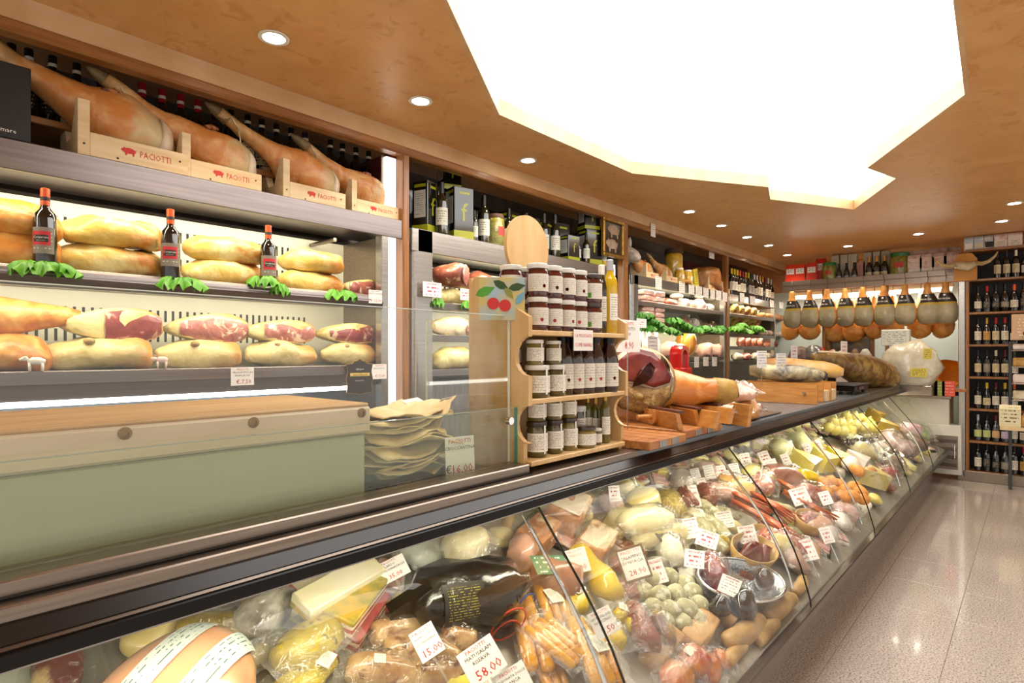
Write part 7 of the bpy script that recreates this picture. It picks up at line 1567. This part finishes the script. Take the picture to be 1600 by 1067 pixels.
# right half: packs, rolled meats, tags
more = [(1190, 755, 62, meat_p, 'sliced pink pack with white edge'), (1225, 745, 70, M('speck_dark', hx('7a4a3c'), hx('a06a58'), rough=.3, scale=12, coat=.4), 'tall dark speck slab'), (1238, 740, 40, M('blue_pack', hx('6aa8cc'), hx('e6eaea'), rough=.3, scale=10), 'blue and white little pack'), (1215, 850, 62, palewrap, 'pale sausage pack'), (1248, 858, 66, meat_p, 'pink marbled pack'), (1268, 772, 56, meat_p, 'upright pink pack'), (1292, 775, 48, meat_p, 'small upright pink pack'), (1285, 822, 56, M('roll_pink', hx('d9a080'), hx('e6bc9c'), rough=.25, coat=.5, scale=9), 'rolled pink roast'), (1312, 840, 50, white_pack, 'white packed cheese'),
        (1300, 872, 50, M('roll_brown', hx('b0784c'), hx('c9986a'), rough=.3, coat=.4, scale=12), 'brown rolled roast at the front'), (1338, 805, 52, bacon, 'packed bacon slab'), (1345, 825, 44, white_pack, 'white pack at the front'), (1262, 880, 60, M('flat_meat', hx('b89078'), hx('9a7460'), rough=.3, scale=16, coat=.4), 'flat packed steak leaning at the front'), (1285, 895, 50, MATS['flat_meat'], 'second flat packed steak at the front'), (1180, 745, 60, M('cream_cheese', hx('e6dca0'), hx('d0bf70'), rough=.35, scale=9), 'cream coloured cheese piece at the back'), (1150, 760, 60, M('orange_slices', hx('e0a050'), hx('e9cf90'), rough=.3, scale=10), 'orange sliced pack at the back')]
for i, (px, py, w, mt, lb) in enumerate(more): L('meat_pack', lb + ' in the third glass section' if i not in (14, 15) else lb + ' below the worktop', px, py, w, .26, mt, 120 + i, yaw=R.uniform(-1.2, .8), asp=.36, film_=film if i not in (1,) else None, cat='packed meat', lift=.03)
for i, (px, py, w, h) in enumerate(((1250, 775, 26, 28), (1290, 778, 16, 22), (1283, 868, 24, 34), (1315, 845, 16, 26), (1206, 730, 20, 26), (1228, 718, 12, 20), (1262, 700, 12, 18), (1278, 695, 10, 16), (1195, 715, 16, 22))): dcard('price tag in the third glass section, %s from the left' % ORD[[3, 6, 5, 8, 1, 2, 4, 7, 0][i]], px, py, w, h, head=i in (0, 2), mat=fake_red, roll=-.4, lift=.13, group='tags in the third glass section')
# cheeses
scam = M('scamorza', hx('dcc75a'), hx('e9dc8a'), rough=.3, scale=6, coat=.3)
sc_ = [(1295, 668), (1306, 672), (1318, 674), (1330, 672), (1302, 660), (1314, 661), (1326, 662), (1338, 664), (1345, 654), (1334, 652), (1322, 652), (1350, 668), (1362, 668), (1356, 660)]
for i, (px, py) in enumerate(sc_):
    r = 7.6 / dppm(px, py); t = dthing('scamorza', 'pale yellow round cheese in the heap, %s' % (ORD[i] + ' from the front left'), 'cheese', px, py, r * 2, R.uniform(0, 3), .09 + .03 * (i > 3), 'round yellow cheeses in a heap'); MB().ball((0, 0, r), r, r, r * 1.05, 14, 9).build('body', scam, t, 'all'); MB().ball((0, 0, r * 2.05), r * .3, r * .3, r * .25, 8, 5).build('knob', scam, t, 'all')
def dish(label, px, py, w, asp, h, mat, yaw=.35, lift=.06, name='serving_dish'):
    r = w / dppm(px, py) / 2; t = dthing(name, label, 'dish', px, py, h, yaw, lift)
    rg = [[(k * r * math.cos(a), k * r * asp * math.sin(a), z * h) for a in [2 * PI * q / 24 for q in range(24)]] for k, z in ((.05, 0), (.82, 0), (1.0, 1.0), (.95, 1.0), (.78, .15), (.05, .12))]
    MB().loft(rg, cap=False).build('shell', mat, t, 'all'); return t
dish('white oval dish before the heap of round cheeses', 1322, 677, 66, .4, .06, white_c); dish('long pale tray of dark olives', 1342, 695, 95, .4, .06, M('pale_green_dish', hx('cfd6b4'), rough=.3, coat=.4), .3)
for i in range(16):
    px, py = 1318 + (i % 8) * 7 + R.uniform(-2, 2), 689 + (i // 8) * 4 - (i % 8) * .6; r = 3.4 / dppm(px, py); t = MB().ball((0, 0, r), r * 1.2, r, r, 8, 6).build('olive', M('black_olive', hx('2a2420'), rough=.2, coat=.6), None, 'all'); t.matrix_basis = dM(px, py, r * 2, R.uniform(0, 3), .12); tag(t, 'black olive in the %s row of the long pale tray, %s from the left' % (['back', 'front'][i // 8], ORD[i % 8]), 'olive', 'black olives in the tray')
aranc = M('arancini', hx('d9822a'), hx('e6a044'), rough=.5, scale=40, bump=.6)
for i, (px, py) in enumerate(((1288, 755), (1300, 752), (1312, 757), (1292, 768), (1306, 768), (1322, 765), (1335, 760), (1345, 768), (1318, 776), (1332, 775), (1348, 780), (1340, 735), (1360, 738))):
    r = 9 / dppm(px, py); t = MB().ball((0, 0, r), r * 1.35, r, r * .9, 12, 8).build('fried_ball', aranc, None, 'all', rough=.008, rsc=40, seed=i); t.matrix_basis = dM(px, py, r * 2, R.uniform(0, 3), .08); tag(t, 'orange fried rice ball in the counter, %s from the front' % ORD[i], 'fried food', 'orange fried balls')
dish('white bowl heaped with orange fried balls', 1338, 790, 58, .62, .10, white_c, lift=.0); dish('white bowl on the front right of the cheese wedge', 1362, 745, 50, .6, .07, M('cream_bowl', hx('e0dca8'), rough=.3, coat=.4), lift=.03); dish('glass dish of brown mushrooms', 1390, 718, 58, .6, .07, white_c, lift=.03)
bowl('bowl of dark marinated mushrooms at the right', 1390, 714, 52, M('mushroom', hx('5a4634'), hx('8a7054'), rough=.3, coat=.5, scale=16), n_=9, wood_=white_c, fr=.2, name='ceramic_bowl', lift=.07)
def wedge(label, px, py, w, h, mat, yaw, lift=.0, rind=None, name='cheese_wedge', ang=.9):
    r = w / dppm(px, py); t = dthing(name, label, 'cheese', px, py, h, yaw, lift)
    pts = [(0, 0)] + [(r * math.cos(a), r * math.sin(a)) for a in [-ang / 2 + ang * k / 6 for k in range(7)]]
    MB().prism([(x - r * .5, y) for x, y in pts], 2, 0, h).build('paste', mat, t)
    arc = [(r * 1.004 * math.cos(a) - r * .5, r * 1.004 * math.sin(a)) for a in [-ang / 2 + ang * k / 6 for k in range(7)]]; arc2 = [(r * 1.03 * math.cos(a) - r * .5, r * 1.03 * math.sin(a)) for a in [ang / 2 - ang * k / 6 for k in range(7)]]
    MB().prism(arc + arc2, 2, 0, h).build('rind', rind or M('parmesan_rind', hx('c9a45a'), rough=.5), t); return t
parm = M('parmesan', hx('e3d088'), hx('d6bf70'), rough=.5, scale=24, bump=.4)
wd = [(1383, 752, 44, .12, parm, -.4, 'large pale hard cheese wedge standing at the front'), (1262, 728, 50, .12, scam, .5, 'yellow cheese block left of the chillies'), (1288, 722, 44, .12, M('yel2', hx('e0d05a'), rough=.4), .3, 'bright yellow cheese wedge behind the fried balls'), (1310, 716, 44, .08, M('lemon_rind', hx('e6cf1e'), rough=.4), .2, 'lemon yellow cheese piece in a row'), (1268, 705, 36, .08, MATS['lemon_rind'], .6, 'lemon yellow cheese piece at the back left'), (1345, 720, 40, .07, white_pack, .5, 'white flat cheese by the glass joint'), (1370, 650, 30, .10, M('yellow_w', hx('e2b93a'), rough=.4), .3, 'golden cheese wedge right of the heap'), (1380, 668, 34, .14, M('yel3', hx('dcc04a'), hx('cfa82e'), rough=.4, scale=8), -.3, 'tall golden cheese with dark edge'), (1395, 632, 24, .12, M('yel4', hx('e6d05a'), rough=.4), .2, 'pale cheese wedge at the far back'), (1405, 645, 24, .08, M('org4', hx('e0922a'), rough=.4), .2, 'orange cheese wedge at the far back'), (1420, 655, 26, .06, white_pack, .1, 'white soft cheese in the far section'), (1440, 650, 24, .05, parm, .3, 'flat cream cheese in the last section'), (1415, 668, 26, .05, white_c, .2, 'small white cheese disc in the last section')]
for px, py, w, h, mt, yw, lb in wd: wedge(lb, px, py, w, h, mt, yw, .05)
far = [(1395, 690, 46, M('purple_bag', hx('7a5a5c'), hx('c9b0ac'), rough=.25, scale=14, coat=.4), 'purple brown packed radicchio'), (1415, 700, 44, MATS['purple_bag'], 'second purple brown packed radicchio'), (1408, 728, 40, M('dark_pack', hx('5a4a3c'), hx('8a6a54'), rough=.3, scale=14), 'dark packed salami by the last joint'), (1430, 690, 40, MATS['dark_pack'], 'dark sausage pack in the last section'), (1442, 678, 36, M('green_herb', hx('5f7a34'), hx('a8b070'), rough=.5, scale=18), 'green herb bunch in the last section'), (1455, 665, 34, M('herb2', hx('8a8a54'), hx('c9c29a'), rough=.5, scale=18), 'pale green salad pack near the counter end'), (1425, 672, 40, M('pink_stripe', hx('c98a9a'), hx('eadce0'), rough=.35, scale=16), 'pink striped packet in the last section'), (1438, 664, 26, white_pack, 'white pack at the counter end'), (1375, 700, 34, white_pack, 'white labelled tub beside the olives'), (1262, 745, 40, yellowwrap, 'yellow wrapped cheese by the chillies'), (1350, 705, 40, palewrap, 'pale pastry pack under the olives'), (1330, 725, 40, white_pack, 'white paper parcel by the glass joint'), (1220, 700, 50, M('herb_tray', hx('b9bc7a'), hx('e0dcae'), rough=.4, scale=14), 'tray of pale green salad at the back'), (1250, 690, 44, MATS['herb_tray'], 'second tray of pale green salad at the back'), (1398, 740, 30, M('red_peppers', hx('a82a1e'), rough=.3, coat=.5), 'red pepper pack by the last joint'), (1370, 780, 26, scam, 'small yellow cheese at the front grille')]
for i, (px, py, w, mt, lb) in enumerate(far): L('food_pack', lb, px, py, w, .28, mt, 150 + i, yaw=R.uniform(-.8, .8), asp=.36, film_=film if i % 2 == 0 else None, cat='packed food', lift=.05)

# small goods filling the gaps between the larger ones
import numpy as np
def project(p): d = p.y * CS - p.x * SN; return 800 + FPX * (p.x * CS + p.y * SN) / d, HOR - FPX * (p.z - EYE) / d
SEC = ['first', 'second', 'third', 'fourth', 'fifth', 'last']
fills = [('sliced_ham_tray', 'clear tray of sliced ham', meat_p, 'tray'), ('cheese_packet', 'small wrapped pale cheese', palewrap, 'pack'), ('small_salami', 'short brown salami', MATS['front_salami'], 'log'), ('sausage_tray', 'clear tray of pink sausage', bacon, 'tray'), ('white_salami', 'short white floured salami', mould_w, 'log'),
         ('dark_meat_pack', 'small dark cured meat pack', meat_b, 'pack'), ('cheese_block', 'small yellow cheese block', scam, 'block'), ('speck_pack', 'small pack of speck', rind_dark, 'pack')]
cnt = {}; rf = random.Random(5); k_ = 0
for j in range(60):
    Y = .25 + j * .135
    for i in range(7):
        X = -.86 - i * .135 - (.06 if j % 2 else 0)
        if X < -1.70 or Y > 8.0: continue
        P_ = Vector((X, Y, DECK_A - DECK_S * X + .02)); px, py = project(P_)
        if not (-20 < px < 1600 and py < 1085): continue
        if min((X - a_) ** 2 + (Y - b_) ** 2 for a_, b_ in PLACED) < .0100: continue
        sec = next(q for q in range(6) if Y < [1.36, 2.81, 4.20, 5.60, 7.0, 9][q])
        nm, lb, mt, kd = fills[k_ % 8] if sec < 4 else fills[(1, 6, 3, 1, 6, 0)[k_ % 6]]; k_ += 1
        c_ = cnt.get((sec, nm), 0); cnt[(sec, nm)] = c_ + 1
        if c_ > 20: continue
        label = '%s in the %s glass section, %s from the left' % (lb, SEC[sec], ORD[c_]); yw = rf.uniform(-1.4, 1.0); w_ = .15 * ppm(P_)
        if kd == 'log': L(nm, label, px, py, w_ * 1.05, .15, mt, 300 + k_, yaw=yw, asp=.16, cat='salami', group='small goods in the gaps')
        elif kd == 'pack': L(nm, label, px, py, w_, .24, mt, 300 + k_, yaw=yw, asp=.34, cat='packed food', film_=film if k_ % 2 else None, group='small goods in the gaps')
        else:
            t = dthing(nm, label, 'packed food', px, py, .035, yw, 0, 'small goods in the gaps')
            if kd == 'tray':
                MB().bbox(-.075, .075, -.055, .055, 0, .018, .004).build('tray', white_pack if k_ % 3 else black, t)
                for q in range(4): MB().bbox(-.065 + q * .031, -.034 + q * .031 + .012, -.044, .044, .018 + .0035 * (q % 2), .028 + .0035 * (q % 2), .003).build('slice', mt, t, True, rough=.004, rsc=30, seed=q)
            else: MB().bbox(-.06, .06, -.04, .04, 0, .05, .008).build('block', mt, t, True, rough=.004, rsc=20); MB().bbox(-.025, .025, -.02, .02, .0505, .0515, .0003).build('sticker', stick, t, uv=True)

# nothing may stand through the curved front glass: slide such things back up the deck
bpy.context.view_layer.update()
gz = np.array([z for x, z in GP][::-1]); gx = np.array([x for x, z in GP][::-1])
for o in [o for o in C.objects if o.parent is None and o.name not in N_BEFORE and o.get('category')]:
    need = 0.0
    for c_ in [o] + list(o.children_recursive):
        if c_.type != 'MESH' or not len(c_.data.vertices): continue
        n_ = len(c_.data.vertices); a = np.empty(n_ * 3, dtype=np.float32); c_.data.vertices.foreach_get('co', a); a = a.reshape(-1, 3)
        m_ = np.array(c_.matrix_world); w_ = a @ m_[:3, :3].T + m_[:3, 3]
        lim = np.interp(w_[:, 2], gz, gx) - 0.009; lim = np.where(w_[:, 2] > 0.985, -1.19, lim)
        need = max(need, float((w_[:, 0] - lim).max()))
    if need > 0: o.matrix_basis = Matrix.Translation(Vector((-need, 0, need * DECK_S * .5))) @ o.matrix_basis
